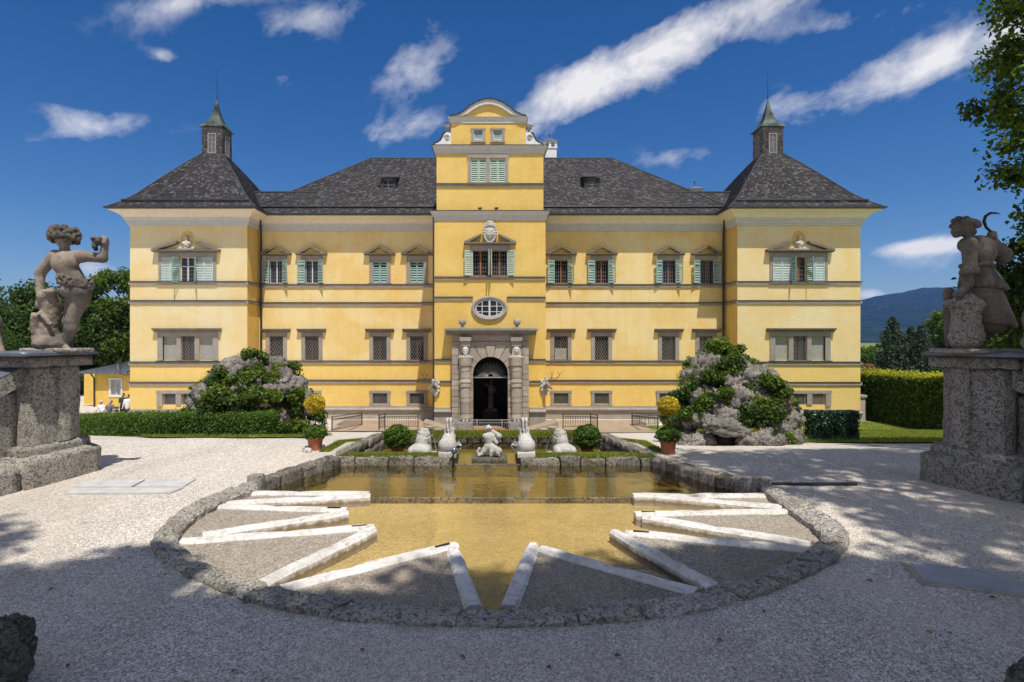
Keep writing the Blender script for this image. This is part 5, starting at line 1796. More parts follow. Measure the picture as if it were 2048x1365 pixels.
# tower lids
MB().add([(-TX, DT, zC1t + .001), (TX, DT, zC1t + .001), (TX, DR, zC1t + .001), (-TX, DR, zC1t + .001)], [(0, 1, 2, 3)]).build('tower_ledge', M['slate'], pal)
MB().add([(-TU, DU, zC2t + .0), (TU, DU, zC2t + .0), (TU, DRg, zC2t + .0), (-TU, DRg, zC2t + .0)], [(0, 1, 2, 3)]).build('tower_ledge', M['slate'], pal)

# ================================================================ sculpture on the facade
# coat of arms
cz = fz(465, DT - .1); cxx = fx(980, DT - .1)
pr = [('e', (0, 0, 0), (.36, .16, .62)), ('e', (0, -.1, -.08), (.24, .14, .34))]
for k in range(22):
    a = 2 * math.pi * k / 22; pr.append(('e', (.36 * math.cos(a), -.06, .60 * math.sin(a)), (.075, .09, .075)))
pr += [('e', (0, -.12, .40), (.22, .1, .10)), ('c', (-.22, -.1, .34), (.22, -.1, .34), .06, .06), ('e', (0, -.13, .54), (.09, .08, .09)), ('c', (-.13, -.2, .1), (.1, -.2, -.2), .035, .035), ('e', (.09, -.2, .05), (.05, .06, .08)), ('e', (-.09, -.2, -.17), (.06, .06, .08)), ('c', (0, -.2, .15), (0, -.19, -.35), .03, .03)]
o = link('coat_of_arms', sdf_mesh('coat_of_arms', pr, .03, .03, M['statue_white'], .012, 22), None, (cxx, DT - .10, cz))
tag(o, 'oval white carved coat of arms above the tower\'s double window', 'coat of arms')
# busts
for (a, b), c_up, lab in ((PLX, fx(375, DP), 'small white marble bust in oval niche on the left pavilion'), (PRX, fx(1597, DP), 'small white marble bust in oval niche on the right pavilion')):
    z = ux + 2.15
    pr = [('e', (0, 0, .68), (.12, .13, .155)), ('c', (0, 0, .56), (0, 0, .42), .075, .09), ('e', (0, .02, .32), (.30, .15, .16)), ('e', (0, .0, .16), (.2, .13, .14)), ('c', (0, 0, .08), (0, 0, 0), .09, .13), ('e', (0, -.12, .67), (.03, .04, .04)), ('e', (0, .03, .76), (.125, .13, .1)),
          ('c', (-.22, -.1, .36), (.12, -.14, .18), .035, .035)]
    o = link('bust', sdf_mesh('bust', pr, .022, .035, M['statue_white']), None, (c_up, DP - .15, z)); tag(o, lab, 'bust', 'busts on the pavilions')
# stag heads: shield, head, antlers
for px, py, s, lab in ((871, 775, -1, 'white stag head trophy with antlers left of the portal'), (1090, 773, 1, 'white stag head trophy with antlers right of the portal')):
    D0 = DT - .12; x, z = fx(px, D0), fz(py, D0)
    t = thing('stag_head', lab, 'wall trophy', (x, D0, z), 0, 'stag heads flanking the portal')
    pr = [('e', (0, .05, 0), (.26, .10, .42)), ('e', (0, .04, -.42), (.14, .10, .16)), ('e', (-s * .16, .04, .3), (.1, .08, .1)), ('e', (s * .14, .04, .38), (.1, .08, .1)), ('e', (0, .04, .5), (.06, .06, .06))]
    for k in range(10):
        a = 2 * math.pi * k / 10; pr.append(('e', (.24 * math.cos(a), .0, .4 * math.sin(a)), (.06, .07, .07)))
    link('shield', sdf_mesh('shield', pr, .026, .03, M['statue_white'], .01, 25), t, (x, D0, z))
    pr = [('c', (0, 0, -.05), (s * .12, -.35, .12), .13, .11), ('c', (s * .12, -.36, .14), (s * .34, -.52, -.1), .11, .055), ('e', (s * .13, -.36, .17), (.11, .11, .11)), ('c', (s * .06, -.36, .22), (-s * .06, -.34, .32), .04, .012), ('c', (s * .18, -.3, .24), (s * .2, -.2, .34), .04, .012)]
    link('head', sdf_mesh('head', pr, .022, .03, M['statue_grey']), t, (x, D0, z))
    for q in (-1, 1):
        b = Vector((x + s * (.15 + .05 * q), D0 - .36, z + .26))
        mb = MB(); k1 = b + Vector((s * .35 + q * .12, -.02, .26)); k2 = k1 + Vector((s * .22 + q * .1, -.02, .4))
        mb.tube([b, b.lerp(k1, .5) + Vector((0, 0, -.03)), k1, k2], [.028, .026, .022, .008], 5)
        for f, d in ((.35, Vector((s * .02, -.1, .22))), (.8, Vector((s * .25, 0, .08)))): p = b.lerp(k1, f); mb.tube([p, p + d], [.02, .006], 5)
        p = k1.lerp(k2, .4); mb.tube([p, p + Vector((-s * .12, 0, .24))], [.018, .005], 5)
        mb.build('antler', M['bark'], t)
# pale figure inside the grotto; its shade is put into dark stone
pr = [('c', (0, 0, .05), (.05, 0, .9), .10, .13), ('c', (.15, 0, .05), (.12, 0, .9), .09, .12), ('c', (.08, 0, .95), (.1, 0, 1.4), .17, .19), ('c', (-.05, 0, 1.42), (-.35, 0, 1.6), .07, .05), ('c', (.25, 0, 1.4), (.4, 0, 1.05), .07, .05), ('e', (.1, 0, 1.72), (.11, .12, .14)), ('b', (.08, 0, -.1), (.4, .3, .12), .03)]
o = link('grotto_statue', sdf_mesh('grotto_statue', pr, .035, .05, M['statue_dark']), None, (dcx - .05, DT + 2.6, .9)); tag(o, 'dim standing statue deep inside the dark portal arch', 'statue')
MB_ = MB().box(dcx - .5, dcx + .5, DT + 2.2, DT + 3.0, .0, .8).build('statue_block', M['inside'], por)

# ================================================================ exedra walls with piers
def exedra(side, lab, line, pier_t, wall_lab):
    """line: plan points of the bench front (far end first); side -1 left, +1 right"""
    pts = resample([(p[0], p[1], 0) for p in line], .16)
    nr = []
    for k, p in enumerate(pts):
        t = (pts[min(k + 1, len(pts) - 1)] - pts[max(k - 1, 0)]).normalized(); n_ = Vector((t.y, -t.x, 0))
        if n_.x * side < 0: n_ = -n_
        nr.append(n_)
    ex = thing('exedra_wall', wall_lab, 'wall', (pts[0].x, pts[0].y, GZ))
    off = lambda a, i0, i1: [pts[i] + nr[i] * a for i in range(i0, i1 + 1)]
    nP = round(pier_t / .16); n = len(pts) - 1

    def part(nm, a, b, i0, i1, z0, z1, mat='tufa', amp=.014, res=.09):
        A, B = off(a, i0, i1), off(b, i0, i1)
        if side < 0: A, B = A[::-1], B[::-1]
        st = strip_stone(A, B, z1, z0, amp=amp, sc=5, res=res)
        return st.build(nm, M[mat], ex, smooth=True)
    part('pier_plinth', -.04, .85, 0, nP + 2, GZ - .2, GZ + .46)
    part('pier', .22, .80, 1, nP, GZ + .45, GZ + 1.86, amp=.012)
    part('pilaster_strip', .17, .30, 2, nP - 3, GZ + .60, GZ + 1.86, amp=.01)
    part('pier_base', .14, .85, 0, nP + 1, GZ + .45, GZ + .60)
    part('pier_neck', .12, .90, 0, nP + 1, GZ + 1.84, GZ + 2.02)
    part('pier_cap_slab', .0, 1.0, 0, nP + 2, GZ + 2.02, GZ + 2.09, 'lead', .003)
    part('bench', .0, .6, nP + 2, n, GZ - .2, GZ + .36)
    part('wall_face', .45, .85, nP, n, GZ + .3, GZ + 1.46)
    part('panel_moulding', .40, .5, nP + 3, n, GZ + .55, GZ + .64, amp=.006)
    part('panel_moulding', .40, .5, nP + 3, n, GZ + 1.18, GZ + 1.27, amp=.006)
    # swept coping: high against the pier, easing down along the wall
    vs = []; fs = []; m = 0
    for i in range(nP, n + 1):
        f = (i - nP) / max(1, 8)
        zc_ = GZ + 1.54 + .32 * max(0, 1 - f) ** 2
        for a, z in ((.36, zc_ - .30), (.36, zc_), (.62, zc_ + .03), (.94, zc_), (.94, zc_ - .3)):
            p = pts[i] + nr[i] * a; vs.append((p.x, p.y, z))
        m += 1
    for k in range(m - 1):
        for j in range(4): fs.append((k * 5 + j, (k + 1) * 5 + j, (k + 1) * 5 + j + 1, k * 5 + j + 1))
    fs.append(tuple(range(5))); fs.append(tuple(range((m - 1) * 5 + 4, (m - 1) * 5 - 1, -1)))
    mb = MB(); vs2 = [(x, y, z + (.0 if k % 5 in (0, 4) else -.03)) for k, (x, y, z) in enumerate(vs)]
    mb.add(vs2, fs).build('wall_head', M['tufa'], ex)
    vs3 = []
    for k in range(m):
        q = vs[k * 5:k * 5 + 5]
        for j in (1, 2, 3): vs3.append((q[j][0], q[j][1], q[j][2]))
        for j in (3, 2, 1): vs3.append((q[j][0], q[j][1], q[j][2] - .025))
    f3 = []
    for k in range(m - 1):
        for j in range(6): f3.append((k * 6 + j, (k + 1) * 6 + j, (k + 1) * 6 + (j + 1) % 6, k * 6 + (j + 1) % 6))
    f3.append(tuple(range(6))); f3.append(tuple(range((m - 1) * 6 + 5, (m - 1) * 6 - 1, -1)))
    MB().add(vs3, f3).build('lead_coping', M['lead'], ex)
    mid = pts[nP // 2] + nr[nP // 2] * .5
    return mid


midL = exedra(-1, '', [(-6.83, 9.95), (-6.92, 9.0), (-7.1, 8.1), (-7.5, 6.8), (-8.2, 5.2), (-9.2, 3.8)], 1.12, 'curved grey conglomerate wall with bench and tall pier, left edge')
midR = exedra(1, '', [(7.02, 9.25), (7.15, 8.5), (7.42, 7.7), (7.9, 6.3), (8.7, 4.9), (9.7, 3.6)], 1.12, 'curved grey conglomerate wall with bench and tall pier, right edge')
ZS = GZ + 2.09

# --- left statue: youth seen from behind, raising a bunch of grapes
DL = 9.3
lx0 = fx(115, DL)
def statue(name, label, prims_list, loc, vox):
    t = thing(name, label, 'statue', loc)
    for nm, pr, mt, k, rg, rsz in prims_list:
        link(nm, sdf_mesh(nm, pr, vox, k, M[mt], rg, rsz), t, loc)
    return t


rs = random.Random(31)
body = [('c', (.12, 0, 1.40), (.30, .02, 1.06), .165, .165), ('c', (-.02, .0, 1.52), (.38, .0, 1.53), .105, .105), ('e', (.16, -.05, 1.42), (.215, .13, .19)),
        ('c', (.12, 0, 1.6), (.11, .0, 1.75), .075, .07), ('e', (.11, -.02, 1.82), (.115, .13, .145)),
        ('e', (.26, -.06, .98), (.15, .165, .155)), ('e', (.41, -.05, .96), (.14, .16, .16)),
        ('c', (.40, .0, .90), (.24, -.02, .48), .14, .09), ('c', (.24, -.02, .48), (.225, .0, .36), .09, .098), ('c', (.225, .0, .36), (.10, .02, .08), .098, .048), ('c', (.10, .0, .05), (.26, -.12, .03), .06, .035),
        ('c', (.22, .08, .88), (.09, .12, .46), .12, .085), ('c', (.09, .12, .46), (.04, .2, .1), .09, .055), ('c', (.04, .2, .05), (.02, .05, .03), .05, .04),
        ('c', (-.04, .0, 1.54), (-.28, .0, 1.26), .095, .075), ('c', (-.28, .0, 1.26), (-.27, -.02, .98), .075, .055), ('c', (-.27, -.02, .96), (-.24, -.05, .86), .055, .05),
        ('c', (.40, .0, 1.54), (.74, .0, 1.50), .095, .072), ('c', (.74, .0, 1.50), (.80, -.02, 1.74), .068, .05), ('e', (.79, -.03, 1.79), (.06, .06, .075))]
for k in range(4): body.append(('c', (.76 + .03 * k, -.05, 1.83), (.72 + .035 * k, -.09, 1.78 - .02 * k), .018, .014, .012))
hair = [('e', (.11, .0, 1.90), (.17, .17, .13))]
for k in range(120):
    a = rs.uniform(0, 6.28); h = rs.uniform(-.1, .15); r_ = .185 * math.sqrt(max(.1, 1 - (h / .22) ** 2))
    hair.append(('e', (.11 + r_ * math.cos(a) * 1.15, r_ * math.sin(a), 1.86 + h), (.036, .036, .028), (rs.uniform(0, 90), rs.uniform(0, 90), 0), .015))
body += [('-c', (.135, -.215, 1.58), (.24, -.24, 1.16), .03, .03, .04), ('-c', (.335, -.26, 1.06), (.335, -.24, .86), .028, .035, .03), ('-c', (.0, -.2, 1.50), (.06, -.24, 1.38), .02, .015, .03), ('-c', (.28, -.2, 1.50), (.24, -.24, 1.38), .02, .015, .03)]
belt = []
for k in range(120):
    a = 2 * math.pi * k / 60; j = rs.uniform(-.07, .06); tl = .10 * math.cos(a)
    belt.append(('e', (.31 + .235 * math.cos(a), -.02 + .21 * math.sin(a), 1.12 + j - tl * .5), (.045, .022, .034), (rs.uniform(0, 90), rs.uniform(0, 90), rs.uniform(0, 180)), .012))
stump = [('c', (-.22, .05, .19), (-.16, .05, .45), .20, .13), ('c', (-.16, .05, .45), (-.13, .03, .78), .13, .15), ('e', (-.16, -.03, .88), (.12, .14, .11)), ('e', (-.05, -.08, .94), (.09, .1, .06)), ('c', (-.26, .0, .86), (-.30, -.02, .72), .06, .05), ('c', (-.06, -.08, .92), (.02, -.1, 1.0), .03, .015), ('c', (-.2, -.1, .6), (-.02, -.12, .42), .035, .03, .015), ('c', (-.3, -.1, .3), (-.28, -.12, .55), .05, .06), ('e', (-.1, -.05, .1), (.25, .2, .12)), ('c', (-.1, .06, .1), (.1, .08, .25), .1, .06)]
grapes = []
for k in range(16): grapes.append(('e', (.70 + rs.uniform(-.07, .07), -.07 + rs.uniform(-.05, .05), 1.74 + rs.uniform(-.1, .08)), (.036, .036, .036), None, .01))
base = [('b', (.0, .0, .0), (.46, .22, .035), .015)]
tL = statue('statue_of_youth', 'grey stone statue of a youth seen from behind raising grapes', [
    ('figure', body, 'statue_grey', .035, .0012, 40), ('curly_hair', hair, 'statue_dark', .012, .009, 75), ('vine_leaf_belt', belt, 'statue_dark', .012, .005, 60), ('tree_stump', stump, 'statue_grey', .04, .008, 30), ('grapes', grapes, 'statue_dark', .01, 0, 1), ('base_slab', base, 'tufa', .02, .004, 20)],
    (lx0, DL, ZS + .012), .019)
tL.scale = (1.0, 1.0, 1.0)

# --- right statue: woman reaping, head bent left, sickle raised
DR2 = 8.6
rx0 = fx(1950, DR2)
dress = [('c', (.02, 0, 1.30), (.06, .02, 1.56), .155, .18), ('c', (-.12, .0, 1.60), (.18, .02, 1.62), .12, .11), ('e', (.05, -.05, 1.48), (.21, .16, .2))]
# skirt: fluted cone, two tiers
sk = []
for k in range(26):
    a = 2 * math.pi * k / 26; cx1, cy1 = math.cos(a), math.sin(a)
    sk.append(('c', (.03 + .15 * cx1, .12 * cy1, 1.24), (.23 + .275 * cx1, .02 + .28 * cy1, .42 - .05 * cx1), .05, .05, .012))
sk.append(('c', (.03, 0, 1.24), (.23, .02, .48), .14, .245))
pep = []
for k in range(20):
    a = 2 * math.pi * k / 20
    pep.append(('c', (.03 + .16 * math.cos(a), .13 * math.sin(a), 1.26), (.13 + .265 * math.cos(a), .01 + .25 * math.sin(a), .96 - .03 * math.cos(a)), .04, .045, .016))
pep.append(('c', (.03, 0, 1.26), (.12, 0, 1.02), .15, .225))
belt2 = []
for k in range(24):
    a = 2 * math.pi * k / 24; belt2.append(('e', (.03 + .19 * math.cos(a), .165 * math.sin(a), 1.275 + .02 * math.sin(a * 3)), (.045, .045, .035)))
arms = [('c', (-.15, -.08, 1.60), (-.18, -.12, 1.22), .105, .085), ('c', (-.18, -.12, 1.22), (-.20, -.13, 1.0), .068, .058), ('c', (-.20, -.13, 1.02), (-.36, -.16, .86), .058, .045), ('e', (-.40, -.17, .84), (.075, .055, .05)),
        ('c', (.18, .02, 1.60), (.40, -.02, 1.42), .105, .10), ('c', (.40, -.02, 1.42), (.42, -.04, 1.46), .1, .09), ('c', (.40, -.04, 1.45), (.22, -.06, 1.68), .075, .05), ('e', (.19, -.07, 1.73), (.06, .06, .075)),
        ('c', (.02, .0, 1.62), (-.17, .0, 1.80), .065, .055), ('e', (-.235, -.01, 1.845), (.105, .095, .13), (0, 28, 0)), ('c', (-.325, -.01, 1.865), (-.355, -.01, 1.80), .016, .024, .01), ('e', (-.295, -.01, 1.745), (.042, .045, .038)), ('e', (-.325, -.01, 1.775), (.018, .03, .012)),
        ('c', (.1, .02, .4), (.04, .0, .02), .09, .06), ('c', (.04, 0, .03), (-.08, -.06, .02), .05, .035), ('c', (-.1, .14, .5), (-.3, .1, .1), .09, .06), ('c', (-.32, .1, .9), (-.3, .1, .2), .07, .07)]
for k in range(4):
    arms.append(('c', (-.38, -.2 + .025 * k, .86), (-.45, -.2 + .025 * k, .82), .018, .013, .01)); arms.append(('c', (.17, -.11, 1.70 + .024 * k), (.22, -.12, 1.70 + .024 * k), .018, .014, .01))
cuff = [('c', (-.22, -.12, 1.20), (-.13, -.12, 1.19), .085, .085)]
for k in range(12):
    a = 2 * math.pi * k / 12; cuff.append(('e', (-.18 + .1 * math.cos(a), -.12 + .1 * math.sin(a), 1.17), (.035, .035, .045), None, .01))
hair2 = [('e', (-.165, .0, 1.92), (.10, .11, .08), (0, 14, 0)), ('e', (-.11, .02, 1.87), (.1, .115, .11)), ('e', (-.04, .02, 1.80), (.06, .08, .07))]
for k in range(44):
    a = rs.uniform(0, 6.28); u = rs.uniform(-.85, 1)
    hair2.append(('e', (-.16 + .13 * u, .12 * math.cos(a), 1.885 - .03 * u + .095 * abs(math.sin(a)) + rs.uniform(-.015, .02)), (.05, .034, .036), (rs.uniform(0, 180), rs.uniform(0, 180), 0), .006))
hair2.append(('e', (-.275, 0, 1.985), (.035, .05, .03)))
stp = [('c', (-.22, -.1, .215), (-.22, -.1, .55), .215, .17), ('c', (-.22, -.1, .58), (-.22, -.1, .66), .17, .20)]
for k in range(22):
    a = 2 * math.pi * k / 22; stp.append(('e', (-.24 + .20 * math.cos(a), -.1 + .18 * math.sin(a), .70 + rs.uniform(-.02, .03)), (.07, .05, .05), (rs.uniform(0, 60), rs.uniform(0, 60), 0), .02))
stp.append(('e', (-.24, -.1, .72), (.19, .17, .06)))
tR = statue('statue_of_reaper', 'dark stone statue of a woman in a pleated dress raising a sickle', [
    ('bodice', dress, 'statue_dark', .06, .003, 40), ('skirt', sk, 'statue_dark', .02, .003, 40), ('peplum', pep, 'statue_dark', .018, .003, 40), ('belt', belt2, 'statue_dark', .02, 0, 1), ('head_and_arms', arms, 'statue_dark', .04, .002, 40),
    ('cuff', cuff, 'statue_dark', .01, .002, 40), ('hair', hair2, 'statue_dark', .012, .008, 75), ('sheaf_stump', stp, 'tufa', .04, .012, 26), ('base_slab', [('b', (.0, .0, .0), (.44, .32, .035), .015)], 'tufa', .02, .004, 20)],
    (rx0, DR2, ZS + .012), .019)
sx, sz = rx0, ZS
pts = [(.18, 1.66), (.165, 1.80), (.10, 1.86), (.065, 1.95), (.09, 2.03), (.16, 2.075), (.25, 2.075), (.31, 2.06)]
MB().tube([(sx + a, DR2 - .08, sz + b) for a, b in pts], [.02, .02, .018, .022, .022, .02, .014, .004], 6).build('sickle', M['iron'], tR, smooth=True)

# neighbours of the two statues that the frame only just catches
pr = [('c', (0, 0, 0), (.05, 0, .5), .16, .14), ('c', (.1, 0, .55), (.32, -.1, .28), .1, .06), ('e', (.33, -.1, .25), (.08, .07, .06)), ('e', (0, 0, .8), (.2, .18, .3)), ('b', (0, 0, -.1), (.3, .3, .12), .03)]
x = fx(-12, 9.6)
o = link('garden_figure', sdf_mesh('garden_figure', pr, .03, .05, M['statue_grey'], .004, 30), None, (x - .36, 9.9, fz(742, 9.9))); tag(o, 'pale stone figure cut off by the left picture edge', 'statue')
pd = MB().bbox(x - .7, x - .02, 9.65, 10.2, GZ, fz(742, 9.9) - .1, .02).build('figure_pedestal', M['tufa']); tag(pd, 'rough stone pedestal under the pale figure at the left edge', 'pedestal')
pr = [('c', (0, 0, 0), (.05, 0, .5), .14, .16), ('c', (-.02, 0, .55), (-.22, -.1, .42), .1, .07), ('c', (-.22, -.1, .42), (-.1, -.1, .1), .06, .05), ('e', (.05, 0, .75), (.2, .18, .25))]
o = link('garden_figure', sdf_mesh('garden_figure', pr, .03, .05, M['statue_grey'], .004, 30), None, (fx(2072, 8.0), 8.0, fz(745, 8.0) )); tag(o, 'seated stone figure cut off by the right picture edge', 'statue')

# ================================================================ fountain animals
ZL = GZ - .02
def lion_prims():
    r_ = random.Random(77)
    p = [('e', (0, -.02, .14), (.25, .25, .15)), ('e', (.17, -.10, .11), (.10, .16, .12)), ('e', (-.17, -.10, .11), (.10, .16, .12)), ('e', (.02, .07, .28), (.155, .16, .22)), ('e', (.04, .11, .46), (.125, .135, .14)),
         ('c', (.06, .27, .45), (.07, .31, .43), .075, .06), ('c', (.26, -.02, .05), (.30, .2, .03), .05, .045), ('c', (-.22, .1, .04), (-.24, .34, .03), .05, .045), ('c', (.12, .28, .28), (.14, .36, .03), .06, .05), ('c', (-.06, .28, .28), (-.06, .38, .03), .06, .05)]
    for k in range(90):                                # mane: long wavy locks running down
        a = r_.uniform(0, 2 * math.pi); h = r_.uniform(.16, .60)
        rad = .165 - .05 * (h - .16) if h < .45 else .14 * math.sqrt(max(.1, 1 - ((h - .45) / .17) ** 2))
        x, y = .02 + .05 * h + rad * math.cos(a), .08 + .08 * h + rad * .97 * math.sin(a)
        h2 = h - r_.uniform(.07, .13); w = r_.uniform(-.03, .03)
        p.append(('c', (x, y, h), (x * 1.05 + w, y * 1.0 - .005, h2), .022, .012, .005))
    return p


lm = sdf_mesh('lion', lion_prims(), .0105, .02, M['statue_white'], .003, 50)
for px, py, sx_, rz, lab in ((841, 909, 1, -8, 'crouching white marble lion seen from behind, left of the pool'), (1127, 909, -1, 10, 'crouching white marble lion seen from behind, right of the pool')):
    y = 12.6; x = fx(px, y)
    o = link('lion_sculpture', lm, None, (x, y, tslope(x, y) - .015), (0, 0, R(rz)), (.96 * sx_, .96, .96)); tag(o, lab, 'lion statue', 'lions of the fountain')
r_ = random.Random(55)
hp = [('e', (0, 0, .21), (.195, .24, .185)), ('e', (.02, .12, .30), (.15, .2, .17)), ('c', (.03, .16, .34), (.05, .22, .52), .115, .075), ('c', (.05, .24, .52), (.05, .36, .50), .07, .05), ('b', (0, .05, .04), (.19, .28, .06), .02), ('c', (-.1, .22, .12), (-.12, .4, .05), .07, .05), ('c', (.1, .22, .12), (.12, .4, .05), .07, .05)]
for s in (-1, 1): hp += [('c', (.05 + s * .034, .22, .50), (.04 + s * .042, .20, .68), .040, .036, .012), ('c', (.04 + s * .042, .20, .68), (.035 + s * .036, .15, .76), .036, .030, .012), ('c', (.035 + s * .036, .15, .76), (.03 + s * .036, .08, .72), .030, .024, .012), ('c', (.03 + s * .036, .08, .72), (.03 + s * .03, .05, .52), .024, .018, .012), ('e', (.05 + s * .08, .24, .53), (.04, .03, .022), None, .012)]
for k in range(36):
    a = r_.uniform(2.6, 6.6); h = r_.uniform(.34, .56); q = .12 - (h - .34) * .18
    hp.append(('c', (.04 + q * math.cos(a), .19 + q * math.sin(a), h), (.04 + q * 1.1 * math.cos(a), .18 + q * 1.1 * math.sin(a), h - .06), .02, .012, .008))
hm = sdf_mesh('horse', hp, .011, .025, M['statue_white'], .002, 55)
for px, py, sx_, lab in ((892, 917, 1, 'white marble ibex seen from behind, left of the water gap'), (1055, 917, -1, 'white marble ibex seen from behind, right of the water gap')):
    x, y = G(px, py, GZ)
    o = link('ibex_sculpture', hm, None, (x, 11.3, GZ - .02), (0, 0, R(3 * sx_)), (sx_ * .93, .93, .93)); tag(o, lab, 'ibex statue', 'ibexes of the fountain')
# triton on a slab in the water
tp = [('c', (.0, 0, .30), (-.04, .0, .52), .10, .12), ('c', (-.13, 0, .56), (.08, 0, .56), .06, .055), ('c', (-.03, 0, .6), (-.03, .02, .68), .045, .045), ('e', (-.03, .02, .755), (.075, .085, .085)), ('c', (.09, -.01, .55), (.19, -.05, .38), .05, .04), ('c', (.19, -.05, .38), (.06, -.04, .48), .042, .035),
      ('c', (-.13, .0, .55), (-.12, .1, .42), .05, .04), ('c', (.04, .0, .62), (.13, .05, .66), .035, .03), ('c', (.05, .02, .70), (.24, .06, .55), .035, .075), ('e', (.25, .06, .53), (.09, .07, .08)),
      ('c', (0, 0, .28), (.13, -.06, .2), .13, .115), ('c', (.13, -.06, .2), (.24, -.08, .16), .115, .1), ('c', (.24, -.08, .16), (.28, -.06, .05), .095, .05), ('c', (.05, -.14, .16), (.04, -.15, .05), .055, .04), ('c', (.22, -.16, .12), (.26, -.15, .04), .045, .03),
      ('c', (-.05, -.02, .26), (-.12, -.04, .16), .11, .08), ('c', (-.15, -.04, .2), (-.21, -.06, .08), .06, .045), ('c', (-.21, -.06, .08), (-.28, -.06, .04), .045, .035), ('c', (-.28, -.06, .04), (-.32, -.04, .14), .035, .03), ('c', (-.32, -.04, .14), (-.27, -.04, .22), .03, .04)]
for k in range(24):
    a = r_.uniform(0, 6.28); u = r_.uniform(-.6, 1); q = math.sqrt(1 - u * u)
    tp.append(('e', (-.03 + .075 * q * math.cos(a), .02 + .08 * q * math.sin(a), .77 + .075 * u), (.022, .022, .02), None, .007))
y = 12.8; x = fx(979, y)
o = link('triton_sculpture', sdf_mesh('triton', tp, .012, .025, M['statue_white'], .002, 60), None, (x, y, WI + .05), (0, 0, 0), (.84, .84, .84)); tag(o, 'pale stone triton with coiled tail blowing a shell in the water', 'triton statue')
sl = subbox(x - .40, x + .40, y - .26, y + .24, 2.3, WI + .055, .1, .004, rnd=.02).build('triton_slab', M['rock_moss'], None); tag(sl, 'mossy stone slab under the triton', 'slab')
# floodlight fixed beside the left ibex
x, y = G(909, 915, GZ)
t = thing('floodlight', 'small floodlight with blue lens on the kerb by the left ibex', 'floodlight', (x, 11.0, GZ))
MB().lathe([(.035, 0), (.055, .03), (.055, .09), (.05, .1)], (0, 0, 0), 12).xf(Matrix.Translation((x - .01, 11.03, GZ + .10)) @ Matrix.Rotation(R(65), 4, 'X')).build('housing', M['iron'], t)
MB().ball((0, 0, .1), (.048, .048, .012), 12, 6).xf(Matrix.Translation((x - .01, 11.03, GZ + .10)) @ Matrix.Rotation(R(65), 4, 'X')).build('lens', plain('blue_lens', (.05, .08, .16), .15, spec=.6), t)
MB().tube([(x - .01, 11.05, GZ + .1), (x - .03, 11.02, GZ + .02), (x - .06, 10.97, GZ - .04), (x - .1, 10.98, GZ - .06)], .014, 6).build('bracket', M['iron'], t)
# water arcs from the lions' mouths and two bubbling jets
for x0, z0, x1, lab in ((fx(862, 12.8), fz(873, 12.8), fx(874, 13.2), 'thin arc of water from the left lion'), (fx(1108, 12.8), fz(874, 12.8), fx(1090, 13.2), 'thin arc of water from the right lion')):
    pts = []
    for k in range(11):
        f = k / 10; pts.append((x0 + (x1 - x0) * f, 12.9 + .25 * f, z0 + .08 * f - (z0 - WI + .08) * f * f))
    o = MB().tube(pts, [.004 + .004 * k / 10 for k in range(11)], 5).build('water_arc', M['spray']); tag(o, lab, 'water jet', 'water arcs')
for px, lab in ((916, 'small bubbling jet beside the left ibex'), (1030, 'small bubbling jet beside the right ibex')):
    x, y = G(px, 893, WI); mb = MB(); r2 = random.Random(px)
    for k in range(70):
        a = r2.uniform(0, 6.28); q = r2.uniform(0, 1) ** .6; mb.ball((x + .10 * q * math.cos(a), y + .1 * q * math.sin(a), WI + .02 + r2.uniform(0, .14) * (1.1 - q)), r2.uniform(.004, .011), 5, 4)
    t = thing('bubbling_jet', lab, 'water jet', (x, y, WI), 0, 'bubbling jets')
    mb.build('spray', M['spray'], t)
    MB().lathe([(.035, -.1), (.045, .0), (.05, .03), (.03, .05)], (x, y, WI), 10).build('nozzle', M['iron'], t)

# ================================================================ shell bowls on the steps
r_ = random.Random(2)
for px, py, lab in ((860, 855, 'stone cascade bowl left of the portal, farthest from the railing'), (874, 861, 'middle stone cascade bowl left of the portal'), (886, 866, 'stone cascade bowl left of the portal, nearest the railing'),
                    (1105, 856, 'stone cascade bowl right of the portal, farthest from the railing'), (1090, 860, 'middle stone cascade bowl right of the portal'), (1075, 866, 'stone cascade bowl right of the portal, nearest the railing')):
    d = 30.0
    x, z = fx(px, d), fz(py, d)
    t = thing('cascade_bowl', lab, 'stone bowl', (x, d, zt(x, d)), 0, 'cascade bowls')
    MB().lathe([(.12, z - .22 - d * 0), (.10, z - .08), (.24, z), (.27, z + .05), (.25, z + .06), (.05, z + .03)], (x, d, 0), 14).build('bowl', M['trim'], t)
    MB().bbox(x - .22, x + .22, d - .2, d + .2, zt(x, d) - .1, z - .2, .02).build('foot', M['brownpath'], t)
for s, px0, px1, lab in ((-1, 905, 845, 'brown stone stair cheek left of the portal'), (1, 1055, 1118, 'brown stone stair cheek right of the portal')):
    d = 30.8; xa, xb = fx(px0, d), fx(px1, d)
    mb = MB().prism([(min(xa, xb), -.2), (max(xa, xb), -.2), (max(xa, xb), fz(846, d) if s > 0 else fz(864, d)), (min(xa, xb), fz(864, d) if s > 0 else fz(846, d))], d + .3, d + 1.6)
    tag(mb.build('stair_cheek', M['brownpath']), lab, 'stair wall')
sbx = MB()
t = thing('portal_step', 'broad worn stone step in front of the portal', 'step', (0, 32.2, 0))
subbox(-2.3, 2.3, 31.6, 32.4, -.1, .10, .4, .008).build('tread', M['brownpath'], t)
MB().box(-.98, 1.05, 32.45, 33.7, -.1, .06).build('threshold', M['terracotta'], t)

